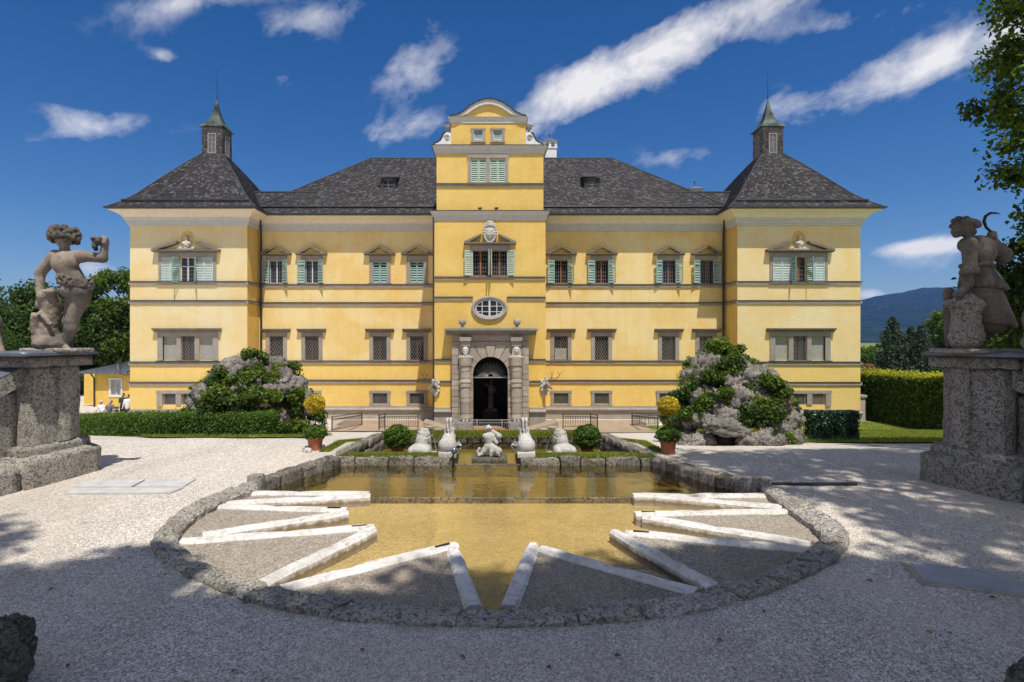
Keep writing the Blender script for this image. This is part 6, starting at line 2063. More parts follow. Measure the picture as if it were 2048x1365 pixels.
# ================================================================ railings
def railing(lab, pts, h=.88, posts=True, scroll=True, group='wrought-iron railings', step=.14, mat='iron'):
    pts = [Vector(p) for p in pts]
    t = thing('railing', lab, 'railing', tuple(pts[0]), 0, group)
    for a, b in zip(pts, pts[1:]):
        L = (b - a).length; up = Vector((0, 0, 1))
        r = MB()
        for hh, rad in ((h, .022), (h - .12, .012), (.10, .015)): r.tube([a + up * hh, b + up * hh], rad, 5)
        r.build('rail', M[mat], t)
        n = max(2, round(L / step)); m = MB()
        for k in range(1, n):
            p = a.lerp(b, k / n); m.tube([p + up * .1, p + up * (h - .12)], .009, 4)
            if scroll:
                q = (b - a).normalized() * (L / n) * .5
                m.tube([p + up * (h - .26), p + q * .4 + up * (h - .16), p + q + up * (h - .125), p + q * 1.6 + up * (h - .16), p + q * 2 + up * (h - .26)], .006, 4)
        m.build('balusters', M[mat], t)
    for p in pts: MB().box(p.x - .025, p.x + .025, p.y - .025, p.y + .025, p.z - .1, p.z + h + .05).build('post', M[mat], t)
    return t


zr = lambda px, py, d: (fx(px, d), d, fz(py, d))
railing('black iron railing beside the left rockery', [zr(664, 865, 30), zr(724, 852, 35)], .80)
railing('black iron railing with return, left of the portal path', [zr(758, 860, 31.5), zr(770, 857, 32.6), zr(836, 856.5, 32.6)], .80)
railing('black iron railing with return, right of the portal path', [zr(1126, 857, 32.6), zr(1181, 857, 32.6), zr(1195, 860, 31.5)], .80)
railing('black iron railing beside the right rockery', [zr(1316, 862, 30), zr(1264, 853, 35), zr(1330, 853, 36)], .80)
railing('grey iron railing with scrolls in front of the portal', [zr(907, 868, 31), zr(954, 870, 31), zr(1004, 870, 31), zr(1046, 868, 31)], .80, step=.13, mat='iron_light')

# ================================================================ pots
def pot_mesh(r0, r1, h):
    mb = MB().lathe([(r0 * .96, 0), (r0, .01), (r1 * .94, h * .82), (r1 * 1.04, h * .84), (r1 * 1.06, h), (r1 * .96, h), (r1 * .9, h * .9), (.01, h * .9)], (0, 0, 0), 28)
    return mb.mesh('pot', M['terracotta'], False)


pm = pot_mesh(.125, .165, .28)
soil = MB().lathe([(.15, .245), (.02, .262)], (0, 0, 0), 16).mesh('soil', M['soil'])


def leafy_ball(n, r, size, sq=1.0, mat='lf_box', seed=1, name='foliage'):
    g = np.random.default_rng(seed)
    u = g.normal(size=(n, 3)); u /= np.linalg.norm(u, axis=1, keepdims=True)
    bumps = 1 + .09 * np.sin(u[:, 0] * 7 + seed) * np.sin(u[:, 1] * 6) + .07 * np.sin(u[:, 2] * 9 + u[:, 0] * 5)
    rad = r * bumps * (1 - .35 * g.uniform(size=n) ** 2.2)
    P = u * rad[:, None]; P[:, 2] *= sq
    V, Fq = leaf_quads(P, size, out=u, bias=.9, up=.2, rng=g)
    return np_mesh(name, V, Fq, M[mat])


def ico_core(r, mat='twig', sq=1.0): return MB().ball((0, 0, 0), (r, r, r * sq), 12, 8).mesh('core', M[mat], True)


for px, lab in ((626, 'potted yellow lollipop shrub left of the pond'), (1341, 'potted yellow lollipop shrub right of the pond')):
    py = 903 if px < 900 else 911
    x, y = G(px, py)
    t = thing('potted_tree', lab, 'potted plant', (x, y + .15, GZ), px * .01, 'yellow lollipop trees in pots')
    link('pot', pm, t, world=False); link('soil', soil, t, world=False)
    link('underplanting', leafy_ball(1500, .24, .05, .62, 'lf_box', 3), t, (0, 0, .36), world=False)
    link('trunk', MB().tube([(0, 0, .24), (.006, 0, .5), (0, .004, .82)], [.014, .012, .011], 6).mesh('trunk', M['bark']), t, world=False)
    link('crown', leafy_ball(2300, .205, .042, .92, 'lf_yellow', 5, 'crown'), t, (0, 0, .95), world=False)
    link('crown_core', ico_core(.13, 'lf_mid'), t, (0, 0, .93), world=False)
for px, lab in ((795, 'round clipped box bush in terracotta pot, left of the pool'), (1174, 'round clipped box bush in terracotta pot, right of the pool')):
    y = 13.1; x = fx(px, y)
    t = thing('potted_bush', lab, 'potted plant', (x, y, tslope(x, y) - .01), px * .02, 'box balls in pots'); t.scale = (1.15,) * 3
    link('pot', pot_mesh(.11, .14, .22), t, world=False)
    link('crown', leafy_ball(4200, .262, .046, .88, 'lf_box', 9, 'crown'), t, (0, 0, .36), world=False)
    link('crown_core', ico_core(.19), t, (0, 0, .36), world=False)
# stone tortoise by the left pot
x, y = G(613, 905)
pr = [('e', (0, 0, .045), (.085, .06, .05)), ('e', (-.1, 0, .035), (.03, .022, .022)), ('e', (.05, -.05, .015), (.03, .02, .02)), ('e', (-.05, -.05, .015), (.03, .02, .02))]
o = link('tortoise_sculpture', sdf_mesh('tortoise', pr, .01, .015, M['statue_white']), None, (x + .02, y + .02, GZ - .005)); tag(o, 'small pale stone tortoise at the foot of the left yellow shrub pot', 'tortoise')
# ================================================================ boulders, rockeries, planting
def boulder_mesh(seed, sub=3, amp=.35):
    import bmesh
    bm = bmesh.new(); bmesh.ops.create_icosphere(bm, subdivisions=sub + 1, radius=1)
    o = Vector((seed * 7.3, seed * 3.1, seed * 1.7))
    for v in bm.verts:
        p = v.co.copy()
        d = 1 + amp * noise.noise(p * 1.1 + o) + amp * .65 * noise.noise(p * 2.4 + o) + amp * .4 * (1 - abs(noise.noise(p * 4.5 + o)) * 2) + amp * .25 * noise.noise(p * 9 + o)
        v.co = p * d
    me = bpy.data.meshes.new('boulder'); bm.to_mesh(me); bm.free()
    me.polygons.foreach_set('use_smooth', [True] * len(me.polygons)); me.materials.append(M['rock'])
    return me


BM = [boulder_mesh(k, 3, .42) for k in range(7)]


def spray_pts(c, r, n, rng):
    u = rng.normal(size=(n, 3)); u /= np.linalg.norm(u, axis=1, keepdims=True); u[:, 2] = np.abs(u[:, 2]) * .9 - .1
    return np.array(c) + u * (r * (.45 + .55 * rng.uniform(size=n)))[:, None], u


def rockery(label, cx, cy, z0, rx, ry, h, seed, rocks, plants, plant_labels):
    rg = random.Random(seed); g = np.random.default_rng(seed)
    t = thing('rockery', label, 'rockery', (cx, cy, z0))
    core = MB().ball((cx, cy, z0), (rx * .80, ry * .80, h * .84), 20, 14)
    core.v = [(x, y, max(z, z0 - .1)) for x, y, z in core.v]
    core.build('earth_core', M['soil'], t, smooth=True)
    for k in range(rocks):
        # spread over the visible dome
        a = rg.uniform(math.pi * .92, math.pi * 2.08); e = rg.uniform(0.02, 1.0) * math.pi * .48
        x = cx + rx * .93 * math.cos(a) * math.cos(e); y = cy + ry * .93 * math.sin(a) * math.cos(e); z = z0 + h * .93 * math.sin(e)
        s = rg.choice((.13, .17, .2, .24, .3))
        link('boulder', BM[rg.randrange(7)], t, (x, y, z + s * .1), (rg.uniform(-.6, .6), rg.uniform(-.6, .6), rg.uniform(0, 6.28)), (s * rg.uniform(.8, 1.35), s * rg.uniform(.75, 1.1), s * rg.uniform(.7, 1.25)))
    for k in range(95):                                # ivy, ferns and moss filling the joints
        a = rg.uniform(math.pi * .95, math.pi * 2.05); e = rg.uniform(0.0, 1.0) * math.pi * .5
        x = cx + rx * 1.0 * math.cos(a) * math.cos(e); y = cy + ry * 1.02 * math.sin(a) * math.cos(e); z = z0 + h * .99 * math.sin(e)
        r = rg.uniform(.18, .36)
        cs = [(x + rg.uniform(-.4, .4) * r, y + rg.uniform(-.35, .2) * r, z + rg.uniform(-.35, .35) * r) for _ in range(4)]
        P, O = clump_points(cs, [r * rg.uniform(.45, .7) for _ in cs], int(38 * (r / .2) ** 2), g, .2)
        V, Fq = leaf_quads(P, rg.choice((.06, .075, .09)), out=O, bias=.5, up=.5, aspect=rg.choice((.3, .6, .7)), rng=g)
        tag(link(rg.choice(('ivy_patch', 'fern', 'moss_cushion')), np_mesh('ivy_patch', V, Fq, M[rg.choice(('lf_dark', 'lf_mid', 'lf_light', 'lf_light', 'grass'))]), t), kind='stuff')
    for (px_, py_, r, n, size, mat), lb in zip(plants, plant_labels):
        # a plant rooted on the dome where its pixel ray meets it
        best = None
        for k in range(60):
            d = cy - ry * 1.05 + (ry * 1.6) * k / 59
            x, z = fx(px_, d), fz(py_, d)
            v = ((x - cx) / rx) ** 2 + ((d - cy) / ry) ** 2 + ((z - z0) / h) ** 2
            if best is None or abs(v - 1) < best[0]: best = (abs(v - 1), x, d, z)
        _, x, y, z = best
        cs = [(x + rg.uniform(-.6, .6) * r, y + rg.uniform(-.5, .3) * r, z + rg.uniform(-.5, .5) * r) for _ in range(7)]
        r *= 1.2; n = int(n * 1.5)
        y -= .12; cs = [(c[0], c[1] - .12, c[2] + .05) for c in cs]
        P, O = clump_points(cs, [r * rg.uniform(.4, .62) for _ in cs], n // 7, g, .3)
        st = MB()
        for c in cs: st.tube([(x, y + .15, z - r * .5), (c[0], c[1], c[2])], [.02, .008], 4)
        tt = thing('rockery_plant', lb, 'plant', (x, y, z - r * .3), 0, 'plants growing over the rockeries')
        V, Fq = leaf_quads(P, size, out=O, bias=.7, up=.5, rng=g)
        link('foliage', np_mesh('foliage', V, Fq, M[mat]), tt)
        st.build('stems', M['bark'], tt)
    return t


# left rockery
cL, dL = fx(508, 17.0), 17.0
plL = [(440, 760, .42, 700, .11, 'lf_dark'), (470, 740, .32, 500, .12, 'lf_mid'), (510, 725, .40, 700, .11, 'lf_mid'), (550, 735, .45, 800, .12, 'lf_dark'), (588, 740, .30, 450, .10, 'lf_mid'), (600, 790, .32, 500, .10, 'lf_light'), (495, 800, .45, 900, .10, 'lf_mid'),
       (440, 812, .45, 900, .10, 'lf_dark'), (505, 760, .30, 420, .10, 'lf_light'), (545, 800, .30, 420, .10, 'lf_light'), (560, 850, .35, 600, .09, 'lf_mid'), (600, 855, .35, 600, .09, 'lf_light'), (635, 830, .30, 500, .09, 'lf_mid'), (580, 878, .30, 600, .08, 'lf_light'), (625, 872, .28, 500, .08, 'lf_light'), (545, 868, .28, 500, .08, 'lf_dark'), (480, 775, .35, 600, .10, 'lf_mid'), (440, 790, .4, 700, .10, 'lf_light')]
pos_words = ['dark shrub on the left shoulder', 'young shoots on the upper left', 'leafy tuft at the top left', 'dark bush crowning the top', 'small bush at the top right', 'pale tuft on the right flank', 'spreading bush in the middle', 'dark bush low on the left', 'pale cushion near the top', 'pale cushion in the middle right', 'low fern by the hedge end', 'pale fern at the lower right', 'bush at the right foot', 'grassy tuft at the front foot', 'grassy tuft at the front right foot', 'dark tuft behind the hedge end', 'ivy patch below the top', 'light shrub on the left flank']
rockery('mound of grey tufa boulders overgrown with shrubs, left of the portal', cL, dL, zt(cL, dL) - .05, 1.95, 1.8, 2.3, 41, 120, plL, [w + ' of the left rockery' for w in pos_words])
# right rockery
cR, dR_ = fx(1455, 16.5), 16.5
plR = [(1430, 700, .42, 900, .11, 'lf_light'), (1395, 730, .42, 800, .11, 'lf_mid'), (1470, 705, .30, 500, .11, 'lf_light'), (1380, 770, .45, 900, .11, 'lf_dark'), (1360, 800, .38, 700, .10, 'lf_dark'), (1425, 750, .35, 600, .10, 'lf_mid'), (1460, 735, .38, 600, .10, 'lf_dark'), (1530, 770, .40, 800, .11, 'lf_mid'), (1555, 800, .38, 700, .11, 'lf_light'),
       (1505, 745, .34, 600, .10, 'lf_mid'), (1500, 835, .42, 900, .09, 'lf_dark'), (1545, 840, .36, 600, .10, 'lf_dark'), (1370, 835, .36, 700, .10, 'lf_mid'), (1345, 855, .30, 600, .09, 'lf_light'), (1410, 880, .30, 600, .07, 'lf_light'), (1490, 870, .26, 450, .09, 'lf_yellow'), (1530, 880, .30, 500, .08, 'lf_mid'), (1575, 885, .28, 500, .08, 'lf_light'), (1450, 790, .26, 380, .09, 'lf_light'), (1400, 810, .3, 500, .09, 'lf_mid')]
wR = ['tall pale bush at the top', 'leafy bush at the upper left', 'young ash shoots at the top right', 'dark grassy shrub on the left', 'dark trailing shrub at the far left', 'ivy patch near the top', 'dark bush below the summit', 'leafy climber on the right shoulder', 'pale arching shrub at the far right', 'tuft right of the summit', 'dark fern in the middle right', 'dark bush on the right flank', 'bush low on the left', 'pale bush at the left foot', 'grassy cushion at the front left', 'yellow-flowered tuft by the cave mouth', 'low tuft at the front right', 'pale cushion at the right foot', 'pale ivy between the boulders', 'ivy on the left boulders']
rR = rockery('mound of grey tufa boulders with a small cave, right of the portal', cR, dR_, zt(cR, dR_) - .05, 1.85, 1.8, 2.5, 42, 125, plR, [w + ' of the right rockery' for w in wR])
# cave mouth of the right rockery: a solid dark ball painted as its shade
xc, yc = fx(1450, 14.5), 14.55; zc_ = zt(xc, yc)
MB().ball((xc - .02, yc + .1, zc_ + .05), (.30, .25, .26), 12, 8).build('cave_mouth_shade', M['inside'], rR, smooth=True)
link('boulder', BM[2], rR, (xc + .0, yc - .12, zc_ + .48), (.2, .1, .4), (.62, .34, .20))
for dx, s in ((-.42, .22), (.40, .2), (.62, .26), (-.7, .24), (-1.0, .2), (1.0, .22), (1.3, .2)): link('boulder', BM[int(abs(dx) * 10) % 7], rR, (xc + dx, yc - .1, zc_ + .08), (dx, .3, dx * 3), (s, s * .9, s * .8))
# foreground rocks in the picture's lower corners
for px, py, d, s, lab in ((-10, 1330, 3.7, .17, 'dark mossy boulder in the lower left corner'), (2062, 1375, 3.6, .10, 'dark mossy boulder in the lower right corner')):
    x, z = fx(px, d), fz(py, d)
    me = boulder_mesh(11 + int(s * 100), 4, .3); me.materials.clear(); me.materials.append(M['rock_moss'])
    o = link('mossy_boulder', me, None, (x, d, GZ + s * .75), (.3, .2, .7), (s, s, s * 1.7)); tag(o, lab, 'boulder')


# ---------------------------------------------------------------- hedges
def hedge(name, lab, line, w, h, n, size, mat, tip=None, group=None, cat='hedge'):
    pts = resample([(p[0], p[1], 0) for p in line], .5); g = np.random.default_rng(len(line) * 7 + n)
    t = thing(name, lab, cat, (pts[0].x, pts[0].y, zt(pts[0].x, pts[0].y)), 0, group)
    L = []; R_ = []
    for k, p in enumerate(pts):
        tt = (pts[min(k + 1, len(pts) - 1)] - pts[max(k - 1, 0)]).normalized(); nn = Vector((tt.y, -tt.x, 0))
        L.append(p - nn * w / 2); R_.append(p + nn * w / 2)
    mb = MB(); vs = []
    zb = [zt(p.x, p.y) for p in pts]
    for k in range(len(pts)):
        i = .08
        for q, f in ((L[k], i), (R_[k], i)):
            c = pts[k]; q2 = q + (c - q).normalized() * f
            vs += [(q2.x, q2.y, zb[k] - .05), (q2.x, q2.y, zb[k] + h - .1)]
    fs = []
    for k in range(len(pts) - 1):
        a, b = k * 4, k * 4 + 4
        fs += [(a, a + 1, b + 1, b), (a + 2, b + 2, b + 3, a + 3), (a + 1, a + 3, b + 3, b + 1)]
    fs += [(0, 2, 3, 1), (len(vs) - 4, len(vs) - 3, len(vs) - 1, len(vs) - 2)]
    mb.add(vs, fs).build('inner_growth', M['twig'], t)
    m = len(pts) - 1
    # leaves over the two sides, the top and the ends
    u = g.uniform(0, m, n); k = np.minimum(u.astype(int), m - 1); f = (u - k)[:, None]
    Lp = np.array(L)[:, :2]; Rp = np.array(R_)[:, :2]; Z = np.array(zb)
    l = Lp[k] * (1 - f) + Lp[k + 1] * f; r = Rp[k] * (1 - f) + Rp[k + 1] * f; z = Z[k] * (1 - f[:, 0]) + Z[k + 1] * f[:, 0]
    which = g.uniform(size=n); tot = 2 * h + w
    side = np.where(which < h / tot, 0, np.where(which < 2 * h / tot, 1, 2))
    v = g.uniform(size=n)
    xy = np.where((side == 0)[:, None], l, np.where((side == 1)[:, None], r, l + (r - l) * v[:, None]))
    zz = np.where(side == 2, z + h, z + h * v)
    P = np.stack([xy[:, 0], xy[:, 1], zz], 1) + g.normal(0, .045, (n, 3))
    d = (r - l); d /= np.linalg.norm(d, axis=1, keepdims=True)
    O = np.zeros((n, 3)); O[side == 0, :2] = -d[side == 0]; O[side == 1, :2] = d[side == 1]; O[side == 2, 2] = 1
    ne = n // 14
    for e in (0, m):
        ve = g.uniform(size=(ne, 2)); base = Lp[e] + (Rp[e] - Lp[e]) * ve[:, :1]
        Pe = np.stack([base[:, 0], base[:, 1], Z[e] + h * ve[:, 1]], 1) + g.normal(0, .04, (ne, 3)); tdir = Lp[1] - Lp[0] if e == 0 else Lp[m] - Lp[m - 1]
        tdir = tdir / np.linalg.norm(tdir) * (-1 if e == 0 else 1); Oe = np.tile([tdir[0], tdir[1], 0], (ne, 1)); P = np.concatenate([P, Pe]); O = np.concatenate([O, Oe])
    V, Fq = leaf_quads(P, size, out=O, bias=1.0, up=.35, rng=g)
    link('foliage', np_mesh('foliage', V, Fq, M[mat]), t)
    if tip:
        q = g.uniform(size=n // 3); kk = g.integers(0, m, n // 3); f = g.uniform(size=(n // 3, 1))
        l2 = Lp[kk] * (1 - f) + Lp[kk + 1] * f; r2 = Rp[kk] * (1 - f) + Rp[kk + 1] * f; xy = l2 + (r2 - l2) * q[:, None]
        P = np.stack([xy[:, 0], xy[:, 1], Z[kk] + h + np.abs(g.normal(.03, .16, n // 3))], 1)
        V, Fq = leaf_quads(P, size, up=.2, rng=g); link('young_shoots', np_mesh('young_shoots', V, Fq, M[tip]), t)
    return t


hl = []
for px, py in ((531, 867), (470, 868), (380, 868), (300, 866), (235, 860), (180, 850), (120, 838)):
    d = {531: 14.7, 470: 14.7, 380: 14.9, 300: 15.5, 235: 16.6, 180: 18.2, 120: 20.5}[px]
    hl.append((fx(px, d), d + .45))
hedge('clipped_hedge', 'low clipped green hedge curving in front of the left rockery', hl, .75, .62, 52000, .05, 'lf_box')
hr = [(fx(1742, 37.5), 37.8), (fx(1800, 35.5), 36.0), (fx(1876, 32.5), 33.0), (fx(1990, 29), 29.5)]
hedge('hornbeam_hedge', 'tall hornbeam hedge with bright yellow-green top, right of the palace', hr, 1.5, 2.9, 36000, .15, 'lf_hedge', 'lf_tip')
# two ivy screens in green troughs
for k, (x0, x1, lab) in enumerate(((1613, 1661, 'ivy screen in a dark green trough, the one nearer the rockery'), (1665, 1713, 'ivy screen in a dark green trough, the one nearer the pier'))):
    d = 17.2 + .12 * k; xa, xb = fx(x0, d), fx(x1, d); z = zt((xa + xb) / 2, d) + .04
    t = thing('ivy_screen', lab, 'planter', ((xa + xb) / 2, d, z), 0, 'ivy screens in troughs')
    MB().bbox(xa, xb, d - .16, d + .16, z, z + .17, .012).build('trough', plain('dark_green_trough_%d' % k, (.015, .07, .045), .5), t)
    MB().box(xa + .05, xb - .05, d - .06, d + .06, z + .17, z + .80).build('inner_growth', M['twig'], t)
    g = np.random.default_rng(k + 90); n = 3600
    P = np.stack([g.uniform(xa, xb, n), d + np.where(g.uniform(size=n) < .5, -.11, .11) + g.normal(0, .035, n), z + .15 + g.uniform(0, .74, n)], 1)
    O = np.zeros((n, 3)); O[:, 1] = np.sign(P[:, 1] - d)
    V, Fq = leaf_quads(P, .062, out=O, bias=1.2, up=.3, aspect=.85, rng=g); link('foliage', np_mesh('foliage', V, Fq, M['lf_ivy']), t)

# ---------------------------------------------------------------- gate by the right pavilion
x0, x1 = fx(1708, 36.6), fx(1724, 36.6)
gp = thing('gate_pillar', 'weathered stone gate pillar beside the right pavilion', 'pillar', (x0, 36.6, 0))
subbox(x0 - .05, x0 + .55, 36.3, 36.8, -.1, fz(795, 36.5), .25, .01, rnd=.03).build('shaft', M['plinth'], gp, smooth=True)
MB().bbox(x0 - .12, x0 + .62, 36.22, 36.88, fz(795, 36.5), fz(790, 36.5), .02).build('cap', M['plinth'], gp)
gt = thing('garden_gate', 'black iron garden gate between the stone pillar and the tall hedge', 'gate', (x1, 36.9, 0))
xa, xb = fx(1727, 36.9), fx(1742, 36.9)
m = MB()
for hh in (.15, 1.0, 1.55): m.tube([(xa, 36.9, hh), (xb, 36.9, hh)], .02, 5)
m.build('rail', M['iron'], gt)
for k in range(6): x = xa + (xb - xa) * k / 5; MB().tube([(x, 36.9, .05), (x, 36.9, 1.68), (x, 36.9, 1.76)], [.014, .014, .003], 5).build('bar', M['iron'], gt)
for x in (xa - .08, xb + .05): MB().box(x - .045, x + .045, 36.86, 36.94, 0, 1.85).build('post', M['iron'], gt)

# ---------------------------------------------------------------- outbuilding on the left with lantern
d = 45.0
ob = thing('outbuilding', 'low yellow outbuilding with dark metal roof left of the palace', 'building', (fx(215, d), d, 0))
xa, xb, ze = fx(189, d), fx(262, d), fz(747, d)
wx0, wx1, wz0, wz1 = fx(222, d), fx(242, d), fz(791, d), fz(760, d)
def obwall():
    xs = [xa, wx0, wx1, xb]; zs = [0, wz0, wz1, ze]; mb = MB()
    for i in range(3):
        for j in range(3):
            if i == 1 and j == 1: continue
            mb.add([(xs[i], d, zs[j]), (xs[i + 1], d, zs[j]), (xs[i + 1], d, zs[j + 1]), (xs[i], d, zs[j + 1])], [(0, 1, 2, 3)])
    mb.add([(xa, d, 0), (xa, d + 8, 0), (xa, d + 8, ze), (xa, d, ze)], [(3, 2, 1, 0)])
    xl = fx(168, d + 1.6)
    mb.add([(xl, d + 1.6, 0), (xa, d + 1.6, 0), (xa, d + 1.6, ze), (xl, d + 1.6, ze)], [(0, 1, 2, 3)])
    return mb.build('wall', M['stucco_deep'], ob)
obwall()
wf = MB().box(wx0 - .14, wx0, d - .05, d + .1, wz0 - .14, wz1 + .14).box(wx1, wx1 + .14, d - .05, d + .1, wz0 - .14, wz1 + .14).box(wx0, wx1, d - .05, d + .1, wz1, wz1 + .14).box(wx0, wx1, d - .05, d + .1, wz0 - .14, wz0).build('window', M['white'], ob)
MB().box(wx0, wx1, d + .12, d + .13, wz0, wz1).build('pane', M['curtain'], wf)
xm = (wx0 + wx1) / 2
MB().box(xm - .03, xm + .03, d + .06, d + .11, wz0, wz1).box(wx0, wx1, d + .065, d + .105, (wz0 + wz1) / 2 - .02, (wz0 + wz1) / 2 + .02).build('muntins', M['sash'], wf)
xl = fx(160, d)
rf = MB().add([(xl, d - .6, ze - .02), (xb, d - .6, ze - .02), (xb, d + 5, ze + 1.1), (xl + 3.2, d + 5, ze + 1.1), (xl, d - .6, ze + .12), (xb, d - .6, ze + .12), (xb, d + 5, ze + 1.24), (xl + 3.2, d + 5, ze + 1.24)],
              [(3, 2, 1, 0), (4, 5, 6, 7), (0, 1, 5, 4), (1, 2, 6, 5), (2, 3, 7, 6), (3, 0, 4, 7)]).build('roof', M['lead'], ob)
for k in range(9):
    f = k / 8; MB().tube([(xl + .3 + (xb - xl - .3) * f, d - .55, ze + .14), (xl + 3.3 + (xb - xl - 3.3) * f, d + 5, ze + 1.26)], .035, 4).build('standing_seam', M['slate'], rf)
MB().tube([(xa + .05, d - .5, ze), (xa + .05, d - .12, ze - .4), (xa + .05, d - .1, 0)], .06, 6).build('downpipe', M['slate'], ob)
d2 = 41.0
x, z = fx(238, d2), fz(744, d2)
lt = thing('lantern', 'black lantern on an iron bracket above the outbuilding roof', 'lantern', (x, d2, z))
MB().lathe([(.06, .0), (.08, .05), (.20, .55), (.22, .57), (.02, .57)], (x, d2, z), 6).build('glass_body', M['iron_light'], lt)
MB().lathe([(.25, .58), (.27, .6), (.16, .75), (.06, .82), (.03, .9), (.05, .93), (.0, .97)], (x, d2, z), 6).build('lantern_hood', M['iron'], lt)
for k in range(6):
    a = 2 * math.pi * k / 6; MB().tube([(x + .08 * math.cos(a), d2 + .08 * math.sin(a), z + .05), (x + .21 * math.cos(a), d2 + .21 * math.sin(a), z + .57)], .015, 4).build('bar', M['iron'], lt)
MB().tube([(x, d2, z + .02), (x + .1, d2, z - .15), (x + .5, d2, z - .25), (fx(262, d2) + .4, d2, z - .1)], .025, 6).build('bracket', M['iron'], lt)

# ---------------------------------------------------------------- visitors behind the hedge
def person(lab, px, d, shirt, trousers, hairc, seated=False, lean=0.0, turn=1):
    x = fx(px, d)
    t = thing('person', lab, 'person', (x, d, 0), 0, None)
    s = -.42 if seated else 0
    dz = .9 + s
    hipz, shz = dz, dz + .52
    ly = lean * .35
    pr = [('c', (0, 0, hipz + .05), (ly, 0, shz - .08), .155, .165), ('c', (ly - .17, 0, shz), (ly + .17, 0, shz), .07, .07)]
    for q in (-1, 1):
        pr += [('c', (ly + q * .2, 0, shz - .02), (ly + q * .24 + lean * .1, -.05, shz - .28), .058, .046)]
    link('shirt', sdf_mesh('shirt', pr, .03, .05, M[shirt]), t, (x, d, 0))
    b = [('c', (ly, .0, shz + .02), (ly * 1.2, -.01, shz + .12), .055, .05), ('e', (ly * 1.3, -.02, shz + .24), (.085, .10, .125)), ('e', (ly * 1.3 + .0, -.12, shz + .23), (.018, .025, .03))]
    for q in (-1, 1):
        b += [('c', (ly + q * .24 + lean * .1, -.05, shz - .26), (ly + q * .2 + lean * .3, -.22, shz - .48), .042, .032), ('e', (ly + q * .19 + lean * .34, -.27, shz - .52), (.04, .05, .03))]
    link('body', sdf_mesh('body', b, .02, .03, M['skin']), t, (x, d, 0))
    l = []
    for q in (-1, 1):
        if seated: l += [('c', (q * .1, 0, hipz), (q * .12, -.42, hipz + .02), .1, .08), ('c', (q * .12, -.42, hipz + .02), (q * .12, -.45, .08), .075, .05), ('c', (q * .12, -.42, .05), (q * .12, -.62, .04), .05, .045)]
        else: l += [('c', (q * .1, 0, hipz), (q * .11, -.02, hipz * .52), .11, .08), ('c', (q * .11, -.02, hipz * .52), (q * .11, .02, .08), .075, .05), ('c', (q * .11, .04, .05), (q * .11, -.14, .04), .05, .045)]
    link('trousers', sdf_mesh('trousers', l, .03, .03, M[trousers]), t, (x, d, 0))
    h = [('e', (ly * 1.3, .015, shz + .285), (.1, .11, .09)), ('e', (ly * 1.3, .06, shz + .22), (.08, .06, .1))]
    link('hair', sdf_mesh('hair', h, .02, .03, M[hairc]), t, (x, d, 0))
    return t


M['cl_white'] = plain('white_cotton', (.72, .72, .74), .9); M['cl_grey'] = plain('grey_cotton', (.16, .17, .19), .9); M['cl_dark'] = plain('dark_cloth', (.03, .03, .035), .9); M['cl_green'] = plain('dark_green_cloth', (.03, .06, .035), .9)
M['hair_d'] = plain('dark_hair', (.03, .02, .015), .6); M['cap_w'] = plain('white_cap', (.6, .6, .6), .8)
person('woman with dark hair in a white shirt standing behind the hedge', 255.5, 36.4, 'cl_white', 'cl_dark', 'hair_d')
person('person in dark clothes standing behind the hedge beside the white shirt', 246, 37.4, 'cl_green', 'cl_dark', 'hair_d')
person('seated person in a grey shirt and cap behind the hedge', 217, 37.0, 'cl_grey', 'cl_dark', 'cl_grey', True, .3)
person('bent seated person with white cap behind the hedge', 206, 36.8, 'cl_white', 'cl_dark', 'cap_w', True, -.3)
bx = thing('garden_bench', 'dark wooden bench under the seated visitors behind the hedge', 'bench', (fx(212, 37.1), 37.1, 0))
xa, xb = fx(196, 37.1), fx(232, 37.1)
for k in range(3): MB().box(xa, xb, 36.88 + k * .15, 37.0 + k * .15, .36, .40).build('seat_slat', M['bark'], bx)
for k in range(2): MB().box(xa, xb, 37.36, 37.40, .55 + k * .2, .68 + k * .2).build('back_slat', M['bark'], bx)
for x in (xa + .1, xb - .1):
    MB().box(x - .04, x + .04, 36.9, 36.97, 0, .36).build('leg', M['bark'], bx); MB().box(x - .04, x + .04, 37.28, 37.355, 0, .9).build('leg', M['bark'], bx)


